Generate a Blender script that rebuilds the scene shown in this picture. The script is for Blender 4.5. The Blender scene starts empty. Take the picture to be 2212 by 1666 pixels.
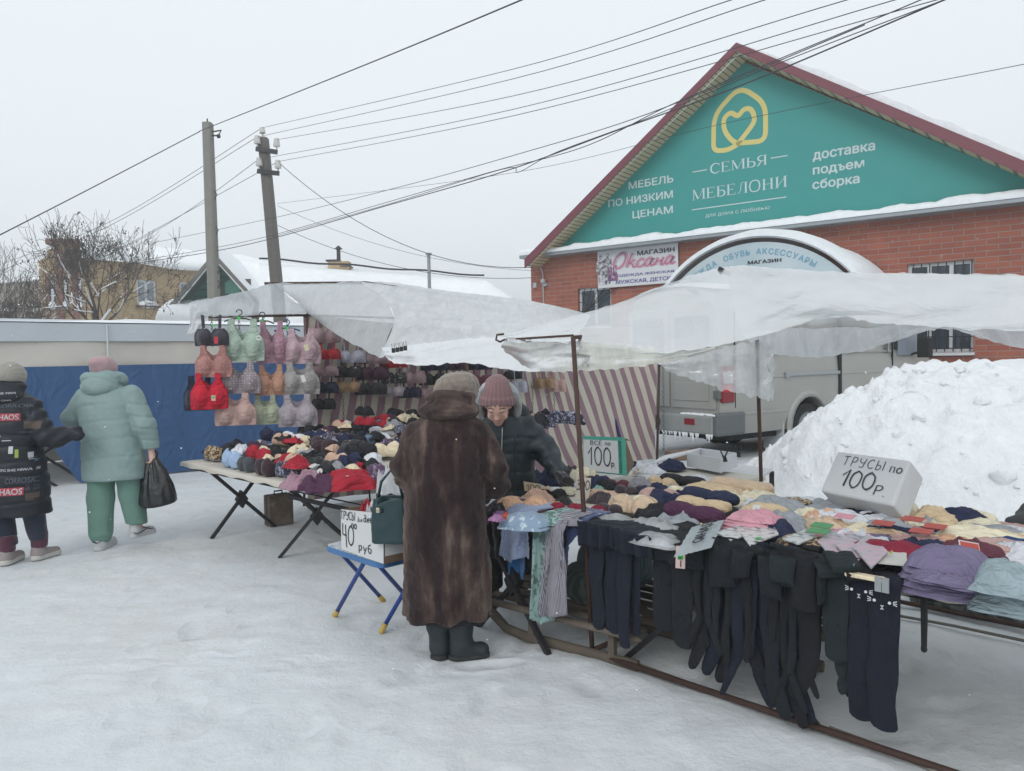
import bpy,bmesh,math,random
import numpy as np
from mathutils import Vector,Matrix,noise
from mathutils.bvhtree import BVHTree
R=math.radians
random.seed(7)
scene=bpy.context.scene
COL=scene.collection
# ---------------------------------------------------------------- camera
F_PX=1661.0
PITCH,ROLL=R(2.2),0.0195
CAM=Vector((0,0,1.62))
_r0=Vector((1,0,0));_u0=Vector((0,math.sin(PITCH),math.cos(PITCH)));_f=Vector((0,math.cos(PITCH),-math.sin(PITCH)))
_r=_r0*math.cos(ROLL)-_u0*math.sin(ROLL)
_u=_r0*math.sin(ROLL)+_u0*math.cos(ROLL)
cd=bpy.data.cameras.new('camera');cam=bpy.data.objects.new('camera',cd);COL.objects.link(cam)
cd.sensor_width=36.0;cd.lens=36.0*F_PX/2212.0
cd.clip_start=0.05;cd.clip_end=2000
m=Matrix.Identity(4)
for i in range(3):
 m[i][0]=_r[i];m[i][1]=_u[i];m[i][2]=-_f[i];m[i][3]=CAM[i]
cam.matrix_world=m
scene.camera=cam
# ---------------------------------------------------------------- sky, sun, exposure
W=bpy.data.worlds.new("World");scene.world=W;W.use_nodes=True
nt=W.node_tree;nt.nodes.clear()
out=nt.nodes.new('ShaderNodeOutputWorld');bg=nt.nodes.new('ShaderNodeBackground')
sky=nt.nodes.new('ShaderNodeTexSky');sky.sky_type='NISHITA';sky.sun_disc=False
sky.sun_elevation=R(32);sky.sun_rotation=R(150);sky.dust_density=8;sky.air_density=2.0
hs=nt.nodes.new('ShaderNodeHueSaturation');hs.inputs['Saturation'].default_value=0.12
mx=nt.nodes.new('ShaderNodeMix');mx.data_type='RGBA';mx.inputs[0].default_value=0.9
mx.inputs[7].default_value=(8.1,8.75,9.2,1)
nt.links.new(sky.outputs[0],hs.inputs['Color']);nt.links.new(hs.outputs[0],mx.inputs[6])
nt.links.new(mx.outputs[2],bg.inputs[0]);bg.inputs[1].default_value=0.1
nt.links.new(bg.outputs[0],out.inputs[0])
sl=bpy.data.lights.new('sun','SUN');sl.energy=0.95;sl.angle=R(30);sl.color=(1,.97,.93)
so=bpy.data.objects.new('sun',sl);COL.objects.link(so)
so.rotation_euler=(R(58),0,R(-30))
vs=scene.view_settings
vs.view_transform='Standard';vs.look='None';vs.gamma=1.0;vs.use_curve_mapping=False;vs.exposure=0.22
scene.cycles.max_bounces=8;scene.cycles.transparent_max_bounces=12
scene.cycles.use_denoising=True
# ---------------------------------------------------------------- where a point of the photograph lies in the place
def ray(px,py):
 return(_f+_r*((px-1106)/F_PX)-_u*((py-833)/F_PX))
def at(px,py,d):
 return CAM+ray(px,py)*d
def on_z(px,py,z=0.0):
 d=ray(px,py);return CAM+d*((z-CAM.z)/d.z)
def on_plane(px,py,p,n):
 d=ray(px,py);p=Vector(p);n=Vector(n);return CAM+d*((p-CAM).dot(n)/d.dot(n))
S2=math.sqrt(.5)
CDIR=Vector((S2,-S2,0));WDIR=Vector((S2,S2,0))
def CW(c,w,z=0.0):return CDIR*c+WDIR*w+Vector((0,0,z))
def on_w(px,py,w):return on_plane(px,py,WDIR*w,WDIR)
def cw_of(p):return(p.dot(CDIR),p.dot(WDIR))
# ---------------------------------------------------------------- objects
MATS={}
TF={}
def tag(o,label=None,cat=None,group=None,kind=None):
 if label:o['label']=label
 if cat:o['category']=cat
 if group:o['group']=group
 if kind:o['kind']=kind
 return o
def thing(name,label,cat,loc=(0,0,0),rz=0.0,group=None,mat=None):
 o=bpy.data.objects.new(name,None);COL.objects.link(o);o.empty_display_size=.1
 M=mat.copy()if mat is not None else Matrix.Translation(Vector(loc))@Matrix.Rotation(rz,4,'Z')
 o.matrix_world=M;TF[o.name]=M
 return tag(o,label,cat,group)
def tf(o):return TF.get(o.name,Matrix.Identity(4))
def obj(name,mb,mat,parent=None,smooth=False,local=False,bevel=0.0,label=None,uv=None):
 me=mb.mesh(name)if isinstance(mb,MB)else mb
 o=bpy.data.objects.new(name,me);COL.objects.link(o)
 if parent is not None:
  if not local:me.transform(tf(parent).inverted())
  o.parent=parent;TF[o.name]=tf(parent)
 if mat is not None:
  me.materials.append(mat)
 if smooth:
  me.polygons.foreach_set('use_smooth',[True]*len(me.polygons))
 if bevel:
  b=o.modifiers.new('bevel','BEVEL');b.width=bevel;b.segments=2;b.limit_method='ANGLE';b.angle_limit=R(35)
 if label:o['label']=label
 me.update()
 return o
def solo(name,mb,mat,label,cat,group=None,**k):
 """a thing that is one mesh, its origin moved to its base"""
 me=mb.mesh(name)if isinstance(mb,MB)else mb
 n=len(me.vertices);a=np.empty(n*3);me.vertices.foreach_get('co',a);a=a.reshape(-1,3)
 c=Vector(((a[:,0].min()+a[:,0].max())/2,(a[:,1].min()+a[:,1].max())/2,a[:,2].min()))
 me.transform(Matrix.Translation(-c))
 o=obj(name,me,mat,None,**k);o.location=c;TF[o.name]=Matrix.Translation(c)
 return tag(o,label,cat,group)
def struct(name,mb,mat,**k):
 o=obj(name,mb,mat,None,**k);o['kind']='structure';return o
class MB:
 def __init__(s):s.v=[];s.f=[]
 def add(s,vs,fs,M=None):
  b=len(s.v)
  for p in vs:
   p=Vector(p);s.v.append(M@p if M is not None else p)
  s.f+=[tuple(i+b for i in f)for f in fs]
  return s
 def merge(s,o,M=None):return s.add(o.v,o.f,M)
 def box(s,x0,x1,y0,y1,z0,z1,M=None):
  vs=[(x,y,z)for z in(z0,z1)for y in(y0,y1)for x in(x0,x1)]
  return s.add(vs,[(0,2,3,1),(4,5,7,6),(0,1,5,4),(2,6,7,3),(0,4,6,2),(1,3,7,5)],M)
 def bar(s,p,q,w,h=None,up=(0,0,1),M=None):
  p=Vector(p);q=Vector(q);h=h or w;d=(q-p).normalized();u=Vector(up)
  if abs(d.dot(u))>.98:u=Vector((0,1,0))
  a=d.cross(u).normalized();b=a.cross(d).normalized()
  vs=[e+a*(i*w/2)+b*(j*h/2)for e in(p,q)for j in(-1,1)for i in(-1,1)]
  return s.add(vs,[(0,2,3,1),(4,5,7,6),(0,1,5,4),(2,6,7,3),(0,4,6,2),(1,3,7,5)],M)
 def tube(s,pts,r,n=8,cap=True,M=None,flat=None,side=None):
  """round (or, with flat=(a,b) scales and a side direction, flattened) tube along pts"""
  pts=[Vector(p)for p in pts];N=len(pts)
  rr=r if isinstance(r,(list,tuple))else[r]*N
  vs=[];prev=None
  for i,p in enumerate(pts):
   t=(pts[min(i+1,N-1)]-pts[max(i-1,0)])
   t=t.normalized()if t.length>1e-9 else Vector((0,0,1))
   if side is not None:
    a=Vector(side);a=(a-t*a.dot(t)).normalized()
   elif prev is None:
    a=t.cross(Vector((0,0,1))if abs(t.z)<.9 else Vector((0,1,0))).normalized()
   else:
    a=(prev-t*prev.dot(t)).normalized()
   prev=a;b=t.cross(a)
   fa,fb=flat if flat else(1,1)
   ri=rr[i]
   if isinstance(ri,(tuple,list)):ra,rb=ri
   else:ra,rb=ri*fa,ri*fb
   for k in range(n):
    th=2*math.pi*k/n
    vs.append(p+a*(math.cos(th)*ra)+b*(math.sin(th)*rb))
  fs=[(i*n+k,i*n+(k+1)%n,(i+1)*n+(k+1)%n,(i+1)*n+k)for i in range(N-1)for k in range(n)]
  if cap:fs+=[tuple(range(n))[::-1],tuple((N-1)*n+k for k in range(n))]
  return s.add(vs,fs,M)
 def grid(s,rows,M=None,closed=False):
  nr,nc=len(rows),len(rows[0])
  vs=[p for r in rows for p in r]
  fs=[(i*nc+j,i*nc+(j+1)%nc,(i+1)*nc+(j+1)%nc,(i+1)*nc+j)for i in range(nr-1)for j in range(nc if closed else nc-1)]
  return s.add(vs,fs,M)
 def prism(s,poly,y0,y1,M=None):
  """polygon in (x, z), extruded along y"""
  n=len(poly)
  vs=[(x,y0,z)for x,z in poly]+[(x,y1,z)for x,z in poly]
  fs=[tuple(range(n)),tuple(range(2*n-1,n-1,-1))]+[(i,i+n,(i+1)%n+n,(i+1)%n)for i in range(n)]
  return s.add(vs,fs,M)
 def ball(s,c,r,n=10,m=8,M=None):
  c=Vector(c);r=r if isinstance(r,(tuple,list))else(r,r,r)
  rows=[]
  for i in range(m+1):
   th=math.pi*i/m
   rows.append([(c.x+r[0]*math.sin(th)*math.cos(2*math.pi*k/n),c.y+r[1]*math.sin(th)*math.sin(2*math.pi*k/n),c.z-r[2]*math.cos(th))for k in range(n)])
  return s.grid(rows,M,closed=True)
 def mesh(s,name):
  me=bpy.data.meshes.new(name);me.from_pydata([tuple(p)for p in s.v],[],s.f);me.validate();me.update()
  bm=bmesh.new();bm.from_mesh(me);bmesh.ops.recalc_face_normals(bm,faces=bm.faces);bm.to_mesh(me);bm.free()
  return me
 def jitter(s,amp,sc=1.0,seed=0.0,dirs=(1,1,1)):
  o=Vector((seed,seed*1.7,-seed))
  for i,p in enumerate(s.v):
   n=noise.noise_vector(p*sc+o);s.v[i]=p+Vector((n.x*dirs[0],n.y*dirs[1],n.z*dirs[2]))*amp
  return s
# ---------------------------------------------------------------- implicit surfaces (people, clothes)
def nets(f,lo,hi,h):
 lo=np.array(lo,float);n=np.maximum(((np.array(hi)-lo)/h).astype(int)+2,3)
 ax=[lo[i]+h*np.arange(n[i])for i in range(3)]
 X,Y,Z=np.meshgrid(*ax,indexing='ij')
 Fv=f(X,Y,Z);s=Fv<0
 C=[(i,j,k)for i in(0,1)for j in(0,1)for k in(0,1)]
 sl_=lambda A,c:A[c[0]:A.shape[0]-1+c[0],c[1]:A.shape[1]-1+c[1],c[2]:A.shape[2]-1+c[2]]
 cnt=sum(sl_(s,c).astype(int)for c in C)
 act=(cnt>0)&(cnt<8)
 idx=-np.ones(act.shape,int);I=np.argwhere(act);idx[tuple(I.T)]=np.arange(len(I))
 pos=np.zeros((len(I),3));num=np.zeros(len(I))
 for a in range(8):
  for b in range(a+1,8):
   d=np.array(C[b])-np.array(C[a])
   if np.abs(d).sum()!=1:continue
   Fa=Fv[I[:,0]+C[a][0],I[:,1]+C[a][1],I[:,2]+C[a][2]];Fb=Fv[I[:,0]+C[b][0],I[:,1]+C[b][1],I[:,2]+C[b][2]]
   cr=(Fa<0)!=(Fb<0);t=np.where(cr,Fa/np.where(cr,Fa-Fb,1),0)
   pos+=np.where(cr[:,None],np.array(C[a])+t[:,None]*d,0);num+=cr
 pos=lo+h*(I+pos/num[:,None])
 faces=[]
 for axn in range(3):
  u,v=(axn+1)%3,(axn+2)%3
  A=np.take(s,range(s.shape[axn]-1),axn);B=np.take(s,range(1,s.shape[axn]),axn)
  E=np.argwhere(A!=B)
  E=E[(E[:,u]>0)&(E[:,v]>0)&(E[:,u]<s.shape[u]-1)&(E[:,v]<s.shape[v]-1)]
  if not len(E):continue
  eu=np.zeros(3,int);eu[u]=1;ev=np.zeros(3,int);ev[v]=1
  q=np.stack([idx[tuple((E-eu-ev).T)],idx[tuple((E-ev).T)],idx[tuple(E.T)],idx[tuple((E-eu).T)]],1)
  fl=A[tuple(E.T)]
  q[~fl]=q[~fl][:,::-1]
  faces.append(q)
 return pos,np.concatenate(faces)
def nets_mesh(name,f,lo,hi,h,M=None,post=None,smooth_it=1):
 p,q=nets(f,lo,hi,h)
 if smooth_it:
  e=np.concatenate([q[:,[0,1]],q[:,[1,2]],q[:,[2,3]],q[:,[3,0]]])
  for _ in range(smooth_it):
   acc=np.zeros_like(p);n=np.zeros(len(p))
   np.add.at(acc,e[:,0],p[e[:,1]]);np.add.at(acc,e[:,1],p[e[:,0]]);np.add.at(n,e[:,0],1);np.add.at(n,e[:,1],1)
   p=p*.5+.5*acc/n[:,None]
 if post is not None:p=post(p)
 if M is not None:
  A=np.array(M);p=p@A[:3,:3].T+A[:3,3]
 me=bpy.data.meshes.new(name);me.from_pydata(p.tolist(),[],q.tolist());me.update()
 return me
def smin(a,b,k):
 h=np.clip(.5+.5*(b-a)/k,0,1);return b*(1-h)+a*h-k*h*(1-h)
def smax(a,b,k):return-smin(-a,-b,k)
def cap(P,a,b,ra,rb=None,sq=None):
 """tapered capsule; sq = (sx, sy, sz) squashes space about it"""
 X,Y,Z=P;rb=ra if rb is None else rb
 a=np.array(a,float);b=np.array(b,float);d=b-a;L=max((d*d).sum(),1e-9)
 t=np.clip(((X-a[0])*d[0]+(Y-a[1])*d[1]+(Z-a[2])*d[2])/L,0,1)
 qx,qy,qz=X-a[0]-t*d[0],Y-a[1]-t*d[1],Z-a[2]-t*d[2]
 if sq:qx,qy,qz=qx/sq[0],qy/sq[1],qz/sq[2]
 return np.sqrt(qx*qx+qy*qy+qz*qz)-(ra+(rb-ra)*t)
def chain(P,pts,rad,k=.02,sq=None):
 d=None
 for i in range(len(pts)-1):
  c=cap(P,pts[i],pts[i+1],rad[i],rad[i+1],sq);d=c if d is None else smin(d,c,k)
 return d
def ell(P,c,r):
 X,Y,Z=P;x,y,z=(X-c[0])/r[0],(Y-c[1])/r[1],(Z-c[2])/r[2]
 l=np.sqrt(x*x+y*y+z*z)+1e-9
 return l*(l-1)/(np.sqrt((x/r[0])**2+(y/r[1])**2+(z/r[2])**2)+1e-9)
def loft(P,keys,e=2.2):
 """stack of (z, cx, cy, rx, ry) rings, the top and bottom cut flat"""
 X,Y,Z=P;k=np.array(keys,float);zz=k[:,0]
 cx,cy,rx,ry=[np.interp(Z,zz,k[:,i])for i in(1,2,3,4)]
 l=(np.abs((X-cx)/rx)**e+np.abs((Y-cy)/ry)**e+1e-12)**(1/e)
 d=(l-1)*np.minimum(rx,ry)
 return np.maximum(d,np.maximum(zz[0]-Z,Z-zz[-1]))
_rng=np.random.RandomState(3);_tab=_rng.rand(64,64,64)*2-1
def vnoise(X,Y,Z,s=1.0,o=0.0):
 x,y,z=X*s+31.7+o,Y*s+17.3+o*.7,Z*s+47.1-o
 i,j,k=np.floor(x).astype(int),np.floor(y).astype(int),np.floor(z).astype(int)
 u,v,w=x-i,y-j,z-k;u,v,w=[t*t*(3-2*t)for t in(u,v,w)]
 g=lambda a,b,c:_tab[(i+a)%64,(j+b)%64,(k+c)%64]
 l=lambda a,b,t:a+(b-a)*t
 return l(l(l(g(0,0,0),g(1,0,0),u),l(g(0,1,0),g(1,1,0),u),v),l(l(g(0,0,1),g(1,0,1),u),l(g(0,1,1),g(1,1,1),u),v),w)
def frame(pos,yaw,tilt=None):
 M=Matrix.Translation(Vector(pos))@Matrix.Rotation(yaw,4,'Z')
 return M@tilt if tilt is not None else M
# ---------------------------------------------------------------- materials
def srgb(h):
 if isinstance(h,str):
  h=h.lstrip('#');c=[int(h[i:i+2],16)/255 for i in(0,2,4)]
  return tuple(x/12.92 if x<=.04045 else((x+.055)/1.055)**2.4 for x in c)
 return tuple(h)
class NT:
 def __init__(s,name):
  s.m=bpy.data.materials.new(name);s.m.use_nodes=True;s.t=s.m.node_tree;s.t.nodes.clear()
  s.out=s.t.nodes.new('ShaderNodeOutputMaterial');s.b=s.n('ShaderNodeBsdfPrincipled');s.l(s.b.outputs[0],s.out.inputs[0])
  s.tc=s.n('ShaderNodeTexCoord')
 def n(s,t,**k):
  nd=s.t.nodes.new(t)
  for a,b in k.items():setattr(nd,a,b)
  return nd
 def l(s,a,b):s.t.links.new(a,b)
 def val(s,sock,v):
  if hasattr(v,'is_output'):s.l(v,sock)
  else:sock.default_value=v
 def coord(s,scale=(1,1,1),swap=False,rot=(0,0,0)):
  mp=s.n('ShaderNodeMapping');mp.inputs['Scale'].default_value=scale;mp.inputs['Rotation'].default_value=rot
  if swap:
   sp=s.n('ShaderNodeSeparateXYZ');cb=s.n('ShaderNodeCombineXYZ');s.l(s.tc.outputs['Object'],sp.inputs[0])
   s.l(sp.outputs[0],cb.inputs[0]);s.l(sp.outputs[2],cb.inputs[1]);s.l(sp.outputs[1],cb.inputs[2]);s.l(cb.outputs[0],mp.inputs[0])
  else:s.l(s.tc.outputs['Object'],mp.inputs[0])
  return mp.outputs[0]
 def noise(s,scale,detail=4,rough=.55,vec=None,dist=0):
  nd=s.n('ShaderNodeTexNoise');nd.inputs['Scale'].default_value=scale;nd.inputs['Detail'].default_value=detail;nd.inputs['Roughness'].default_value=rough;nd.inputs['Distortion'].default_value=dist
  s.l(vec if vec is not None else s.tc.outputs['Object'],nd.inputs['Vector']);return nd.outputs[0]
 def ramp(s,fac,*stops,interp='LINEAR'):
  r=s.n('ShaderNodeValToRGB');r.color_ramp.interpolation=interp;e=r.color_ramp.elements
  while len(e)<len(stops):e.new(.5)
  for i,(p,c)in enumerate(stops):
   e[i].position=p;c=srgb(c)if not isinstance(c,(int,float))else(c,c,c);e[i].color=(*c[:3],1)
  s.l(fac,r.inputs[0]);return r.outputs[0]
 def mix(s,fac,a,b,mode='MIX'):
  nd=s.n('ShaderNodeMix');nd.data_type='RGBA';nd.blend_type=mode
  s.val(nd.inputs[0],fac)
  for i,x in((6,a),(7,b)):
   if hasattr(x,'is_output'):s.l(x,nd.inputs[i])
   else:nd.inputs[i].default_value=(*srgb(x)[:3],1)
  return nd.outputs[2]
 def math(s,op,a,b=0.0):
  nd=s.n('ShaderNodeMath');nd.operation=op;s.val(nd.inputs[0],a);s.val(nd.inputs[1],b);return nd.outputs[0]
 def bump(s,h,strength=.3,dist=.01,prev=None):
  nd=s.n('ShaderNodeBump');nd.inputs['Strength'].default_value=strength;nd.inputs['Distance'].default_value=dist
  s.l(h,nd.inputs['Height'])
  if prev is not None:s.l(prev,nd.inputs['Normal'])
  s.l(nd.outputs[0],s.b.inputs['Normal']);return nd.outputs[0]
 def base(s,c):
  if hasattr(c,'is_output'):s.l(c,s.b.inputs['Base Color'])
  else:s.b.inputs['Base Color'].default_value=(*srgb(c)[:3],1)
 def set(s,**k):
  for a,v in k.items():s.val(s.b.inputs[a.replace('_',' ')],v)
  return s
def sc(c,k):c=srgb(c);return tuple(min(1,x*k)for x in c[:3])
def fabric(name,c,var=.35,vs=9,weave=260,rough=.9,wb=.25,fold=14,fb=.25,sheen=.25):
 if name in MATS:return MATS[name]
 t=NT(name);n1=t.noise(vs,5)
 t.base(t.mix(n1,sc(c,1-var),sc(c,1+var)))
 rz=(sum(map(ord,name))%31)*.1;fn=t.noise(fold*.4,3,.5,vec=t.coord(scale=(.55,1.9,1),rot=(0,0,rz)),dist=1.0);b=t.bump(t.math('ABSOLUTE',t.math('SUBTRACT',fn,.5)),fb,.07);t.bump(t.noise(weave,2),wb,.002,b)
 t.set(Roughness=rough,Sheen_Weight=sheen)
 MATS[name]=t.m;return t.m
def plain(name,c,rough=.6,metal=0.0,var=.12,vs=6,bump=.08,bs=40,bd=.004,spec=.5):
 if name in MATS:return MATS[name]
 t=NT(name);n1=t.noise(vs,6)
 t.base(t.mix(n1,sc(c,1-var),sc(c,1+var)));t.set(Roughness=rough,Metallic=metal,Specular_IOR_Level=spec)
 if bump:t.bump(t.noise(bs,4),bump,bd)
 MATS[name]=t.m;return t.m
def patterned(name,c1,c2,scale=40,kind='lace',rough=.85,thr=.5):
 """cloth with a printed or woven pattern"""
 if name in MATS:return MATS[name]
 t=NT(name);co=t.tc.outputs['Object']
 if kind in('lace','leopard'):
  v=t.n('ShaderNodeTexVoronoi');v.feature='F1';v.inputs['Scale'].default_value=scale
  dn=t.n('ShaderNodeTexNoise');dn.inputs['Scale'].default_value=scale*.6;t.l(co,dn.inputs['Vector'])
  mv=t.n('ShaderNodeMix');mv.data_type='VECTOR';mv.inputs[0].default_value=.05;t.l(co,mv.inputs[4]);t.l(dn.outputs[1],mv.inputs[5]);t.l(mv.outputs[1],v.inputs['Vector'])
  if kind=='lace':fac=t.ramp(v.outputs[0],(.25,0.),(.55,1.))
  else:fac=t.ramp(v.outputs[0],(.2,.5),(.3,1.),(.48,1.),(.56,0.))
  t.bump(fac,.3,.003)
 elif kind=='blot':
  fac=t.ramp(t.noise(scale,3,.5,dist=.6),(thr,0.),(thr+.04,1.))
 elif kind=='dots':
  v=t.n('ShaderNodeTexVoronoi');v.inputs['Scale'].default_value=scale;v.inputs['Randomness'].default_value=.15;t.l(co,v.inputs['Vector'])
  fac=t.ramp(v.outputs[0],(.2,1.),(.28,0.))
 elif kind=='check':
  w=[]
  for r in((0,0,R(45)),(0,R(90),0)):
   wv=t.n('ShaderNodeTexWave');wv.inputs['Scale'].default_value=scale;t.l(t.coord(rot=r),wv.inputs['Vector']);w.append(t.ramp(wv.outputs[0],(.45,0.),(.55,1.)))
  fac=t.mix(.5,w[0],w[1])
 elif kind=='stripe':
  wv=t.n('ShaderNodeTexWave');wv.inputs['Scale'].default_value=scale;wv.inputs['Distortion'].default_value=.6;t.l(t.coord(rot=(0,0,R(45))),wv.inputs['Vector']);fac=t.ramp(wv.outputs[0],(.45,0.),(.6,1.))
 n1=t.noise(9,4)
 t.base(t.mix(n1,t.mix(fac,sc(c1,.7),sc(c2,.7)),t.mix(fac,sc(c1,1.2),sc(c2,1.2))))
 if kind not in('lace','leopard'):t.bump(t.noise(180,3),.2,.003)
 t.set(Roughness=rough,Sheen_Weight=.2)
 MATS[name]=t.m;return t.m
# ---------------------------------------------------------------- lettering
def text_mb(body,bold=0.0,shear=0.0,extrude=0.0,space=1.0):
 c=bpy.data.curves.new('lettering','FONT');c.body=body;c.offset=min(0,bold);c.shear=shear;c.extrude=extrude;c.space_character=space;c.resolution_u=4
 o=bpy.data.objects.new('lettering',c);COL.objects.link(o)
 dg=bpy.context.evaluated_depsgraph_get();me=bpy.data.meshes.new_from_object(o.evaluated_get(dg))
 mb=MB();mb.add([v.co.copy()for v in me.vertices],[tuple(p.vertices)for p in me.polygons])
 bpy.data.objects.remove(o);bpy.data.curves.remove(c);bpy.data.meshes.remove(me)
 if bold>0:
  v,f=list(mb.v),list(mb.f)
  for i in range(8):a=i*math.pi/4;mb.add([p+Vector((math.cos(a)*bold,math.sin(a)*bold,.0003*(i+1)))for p in v],f)
 return mb
def fit(mb,x0,x1,z0,z1,y,keep=None):
 """scale flat lettering into a box of a wall, given in the wall's own x and z"""
 xs=[p.x for p in mb.v];ys=[p.y for p in mb.v];a,b,c,d=min(xs),max(xs),min(ys),max(ys)
 if keep:c,d=keep
 mb.v=[Vector((x0+(p.x-a)/(b-a)*(x1-x0),y-p.z,z0+(p.y-c)/(d-c)*(z1-z0)))for p in mb.v]
 return mb
def ribbon(pts,w,closed=False,taper=None):
 """flat pen stroke in x, y"""
 pts=[Vector((p[0],p[1]))for p in pts];n=len(pts);L=[];Rr=[]
 for i in range(n):
  a=pts[(i-1)%n]if closed or i>0 else pts[i];b=pts[(i+1)%n]if closed or i<n-1 else pts[i]
  t=b-a;t=t.normalized()if t.length>1e-9 else Vector((1,0));nn=Vector((-t.y,t.x))
  ww=w*(taper[i]if taper else 1)/2
  L.append(pts[i]+nn*ww);Rr.append(pts[i]-nn*ww)
 vs=[(p.x,p.y,0)for p in L]+[(p.x,p.y,0)for p in Rr]
 k=n if closed else n-1
 return vs,[(i,(i+1)%n,(i+1)%n+n,i+n)for i in range(k)]
def smooth_pts(pts,k=6,closed=False):
 o=[];n=len(pts);P=[Vector(p)for p in pts]
 for i in range(n if closed else n-1):
  p0=P[(i-1)%n]if closed or i>0 else P[i];p1=P[i];p2=P[(i+1)%n];p3=P[(i+2)%n]if closed or i+2<n else p2
  for j in range(k):
   t=j/k
   o.append(.5*((2*p1)+(p2-p0)*t+(2*p0-5*p1+4*p2-p3)*t*t+(3*p1-p0-3*p2+p3)*t**3))
 if not closed:o.append(P[-1])
 return o
# single-stroke pen alphabet: advance width, then strokes; s = rounded stroke
PEN={'Т':(.7,[[(.0,1),(.7,1)],[(.35,1),(.33,0)]]),'Р':(.6,[[(.05,0),(.08,1)],'s',[(.08,1),(.45,.98),(.55,.75),(.4,.52),(.06,.5)]]),'У':(.65,[[(.0,1),(.05,.65),(.3,.5),(.58,.6)],'s',[(.6,1),(.55,.4),(.4,.02),(.05,.05)]]),'С':(.65,['s',[(.6,.85),(.35,1),(.05,.7),(.05,.3),(.3,0),(.62,.1)]]),'Ы':(.85,[[(.05,1),(.03,0)],'s',[(.04,.5),(.4,.52),(.48,.25),(.35,.02),(.03,0)],[(.78,1),(.76,0)]]),'В':(.6,[[(.05,0),(.05,1)],'s',[(.05,1),(.4,1),(.48,.78),(.35,.55),(.05,.52)],'s',[(.05,.52),(.45,.5),(.56,.25),(.4,0),(.05,0)]]),'Ё':(.6,[[(.5,1),(.05,1),(.05,0),(.55,0)],[(.05,.52),(.45,.52)],[(.18,1.14),(.18,1.19)],[(.36,1.14),(.36,1.19)]]),'Е':(.55,[[(.5,1),(.05,1),(.05,0),(.5,0)],[(.05,.52),(.42,.52)]]),'Б':(.55,[[(.5,1),(.05,1),(.05,0)],'s',[(.05,.55),(.4,.55),(.5,.28),(.35,0),(.05,0)]]),'п':(.5,[[(.05,0),(.05,.6),(.42,.6),(.42,0)]]),'о':(.5,['s',[(.25,.6),(.04,.45),(.04,.15),(.25,0),(.45,.15),(.45,.45),(.25,.6)]]),'1':(.42,[[(.0,.62),(.32,1),(.26,0)]]),'0':(.62,['s',[(.3,1),(.05,.75),(.04,.25),(.3,0),(.55,.25),(.56,.75),(.3,1)]]),'4':(.6,[[(.08,1),(.05,.45),(.5,.42)],[(.4,.95),(.5,-.2)]]),'3':(.55,['s',[(.05,.95),(.35,1),(.45,.78),(.2,.55)],'s',[(.2,.55),(.5,.45),(.48,.1),(.25,0),(.02,.08)]]),'р':(.5,[[(.06,-.3),(.06,.6)],'s',[(.06,.55),(.35,.62),(.45,.35),(.3,.05),(.06,.05)]]),'у':(.5,[[(.02,.6),(.2,.1)],[(.45,.6),(.15,-.28)]]),'б':(.5,['s',[(.45,1),(.1,.8),(.04,.3),(.2,0),(.42,.15),(.4,.5),(.1,.52)]]),'д':(.55,['s',[(.4,.55),(.1,.55),(.05,.15),(.3,0),(.42,.3),(.42,.8),(.25,1),(.1,.95)],[(.42,.3),(.45,0)]]),'л':(.5,[[(.0,0),(.22,.6),(.42,0)]]),'я':(.5,[[(.42,0),(.42,.6)],'s',[(.42,.6),(.1,.58),(.08,.35),(.42,.3)],[(.25,.3),(.02,0)]]),'е':(.48,['s',[(.06,.32),(.42,.34),(.3,.6),(.06,.4),(.1,.05),(.42,.08)]]),'в':(.48,[[(.05,0),(.05,.6)],'s',[(.05,.6),(.35,.58),(.3,.35),(.05,.32)],'s',[(.05,.32),(.42,.28),(.35,.02),(.05,0)]]),'ч':(.48,[[(.05,.6),(.08,.3),(.4,.3)],[(.4,.6),(.42,0)]]),'к':(.48,[[(.05,0),(.05,.6)],[(.4,.6),(.06,.3),(.42,0)]]),'.':(.25,[[(.08,.0),(.11,.04)]]),' ':(.4,[]),'P':(.5,[[(.06,-.05),(.06,.6)],'s',[(.06,.6),(.4,.6),(.4,.3),(.06,.28)]]),'5':(.5,[[(.45,1),(.1,1),(.06,.55)],'s',[(.06,.55),(.4,.6),(.48,.25),(.3,0),(.02,.06)]]),'2':(.5,['s',[(.03,.8),(.22,1),(.45,.8),(.3,.4),(.02,0)],[(.02,0),(.48,.02)]]),'8':(.5,['s',[(.25,.52),(.05,.75),(.25,1),(.42,.75),(.25,.52),(.03,.25),(.25,0),(.46,.25),(.25,.52)]]),'-':(.4,[[(.05,.4),(.35,.4)]]),}
def pen_mb(txt,pen=.09,gap=.14,wob=.02,seed=1):
 rnd=random.Random(seed);mb=MB();x=0
 for ch in txt:
  if ch not in PEN:x+=.4;continue
  w,st=PEN[ch];rd=False;dy=rnd.uniform(-.03,.03)
  for k in st:
   if k=='s':rd=True;continue
   P=[(x+a+rnd.uniform(-wob,wob),b+dy+rnd.uniform(-wob,wob),0)for a,b in k]
   P=smooth_pts(P,5)if rd else smooth_pts(P,1)
   mb.add(*ribbon(P,pen));rd=False
  x+=w+gap
 return mb
def on_frame(mb,O,ux,uy,off=0.0):
 """lay flat lettering (x, y) on a plane: O + x*ux + y*uy"""
 O=Vector(O);ux=Vector(ux);uy=Vector(uy);n=ux.cross(uy).normalized()
 mb.v=[O+ux*p.x+uy*p.y+n*(off+p.z)for p in mb.v];return mb
def size_of(mb):
 xs=[p.x for p in mb.v];ys=[p.y for p in mb.v];return min(xs),max(xs),min(ys),max(ys)
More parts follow.
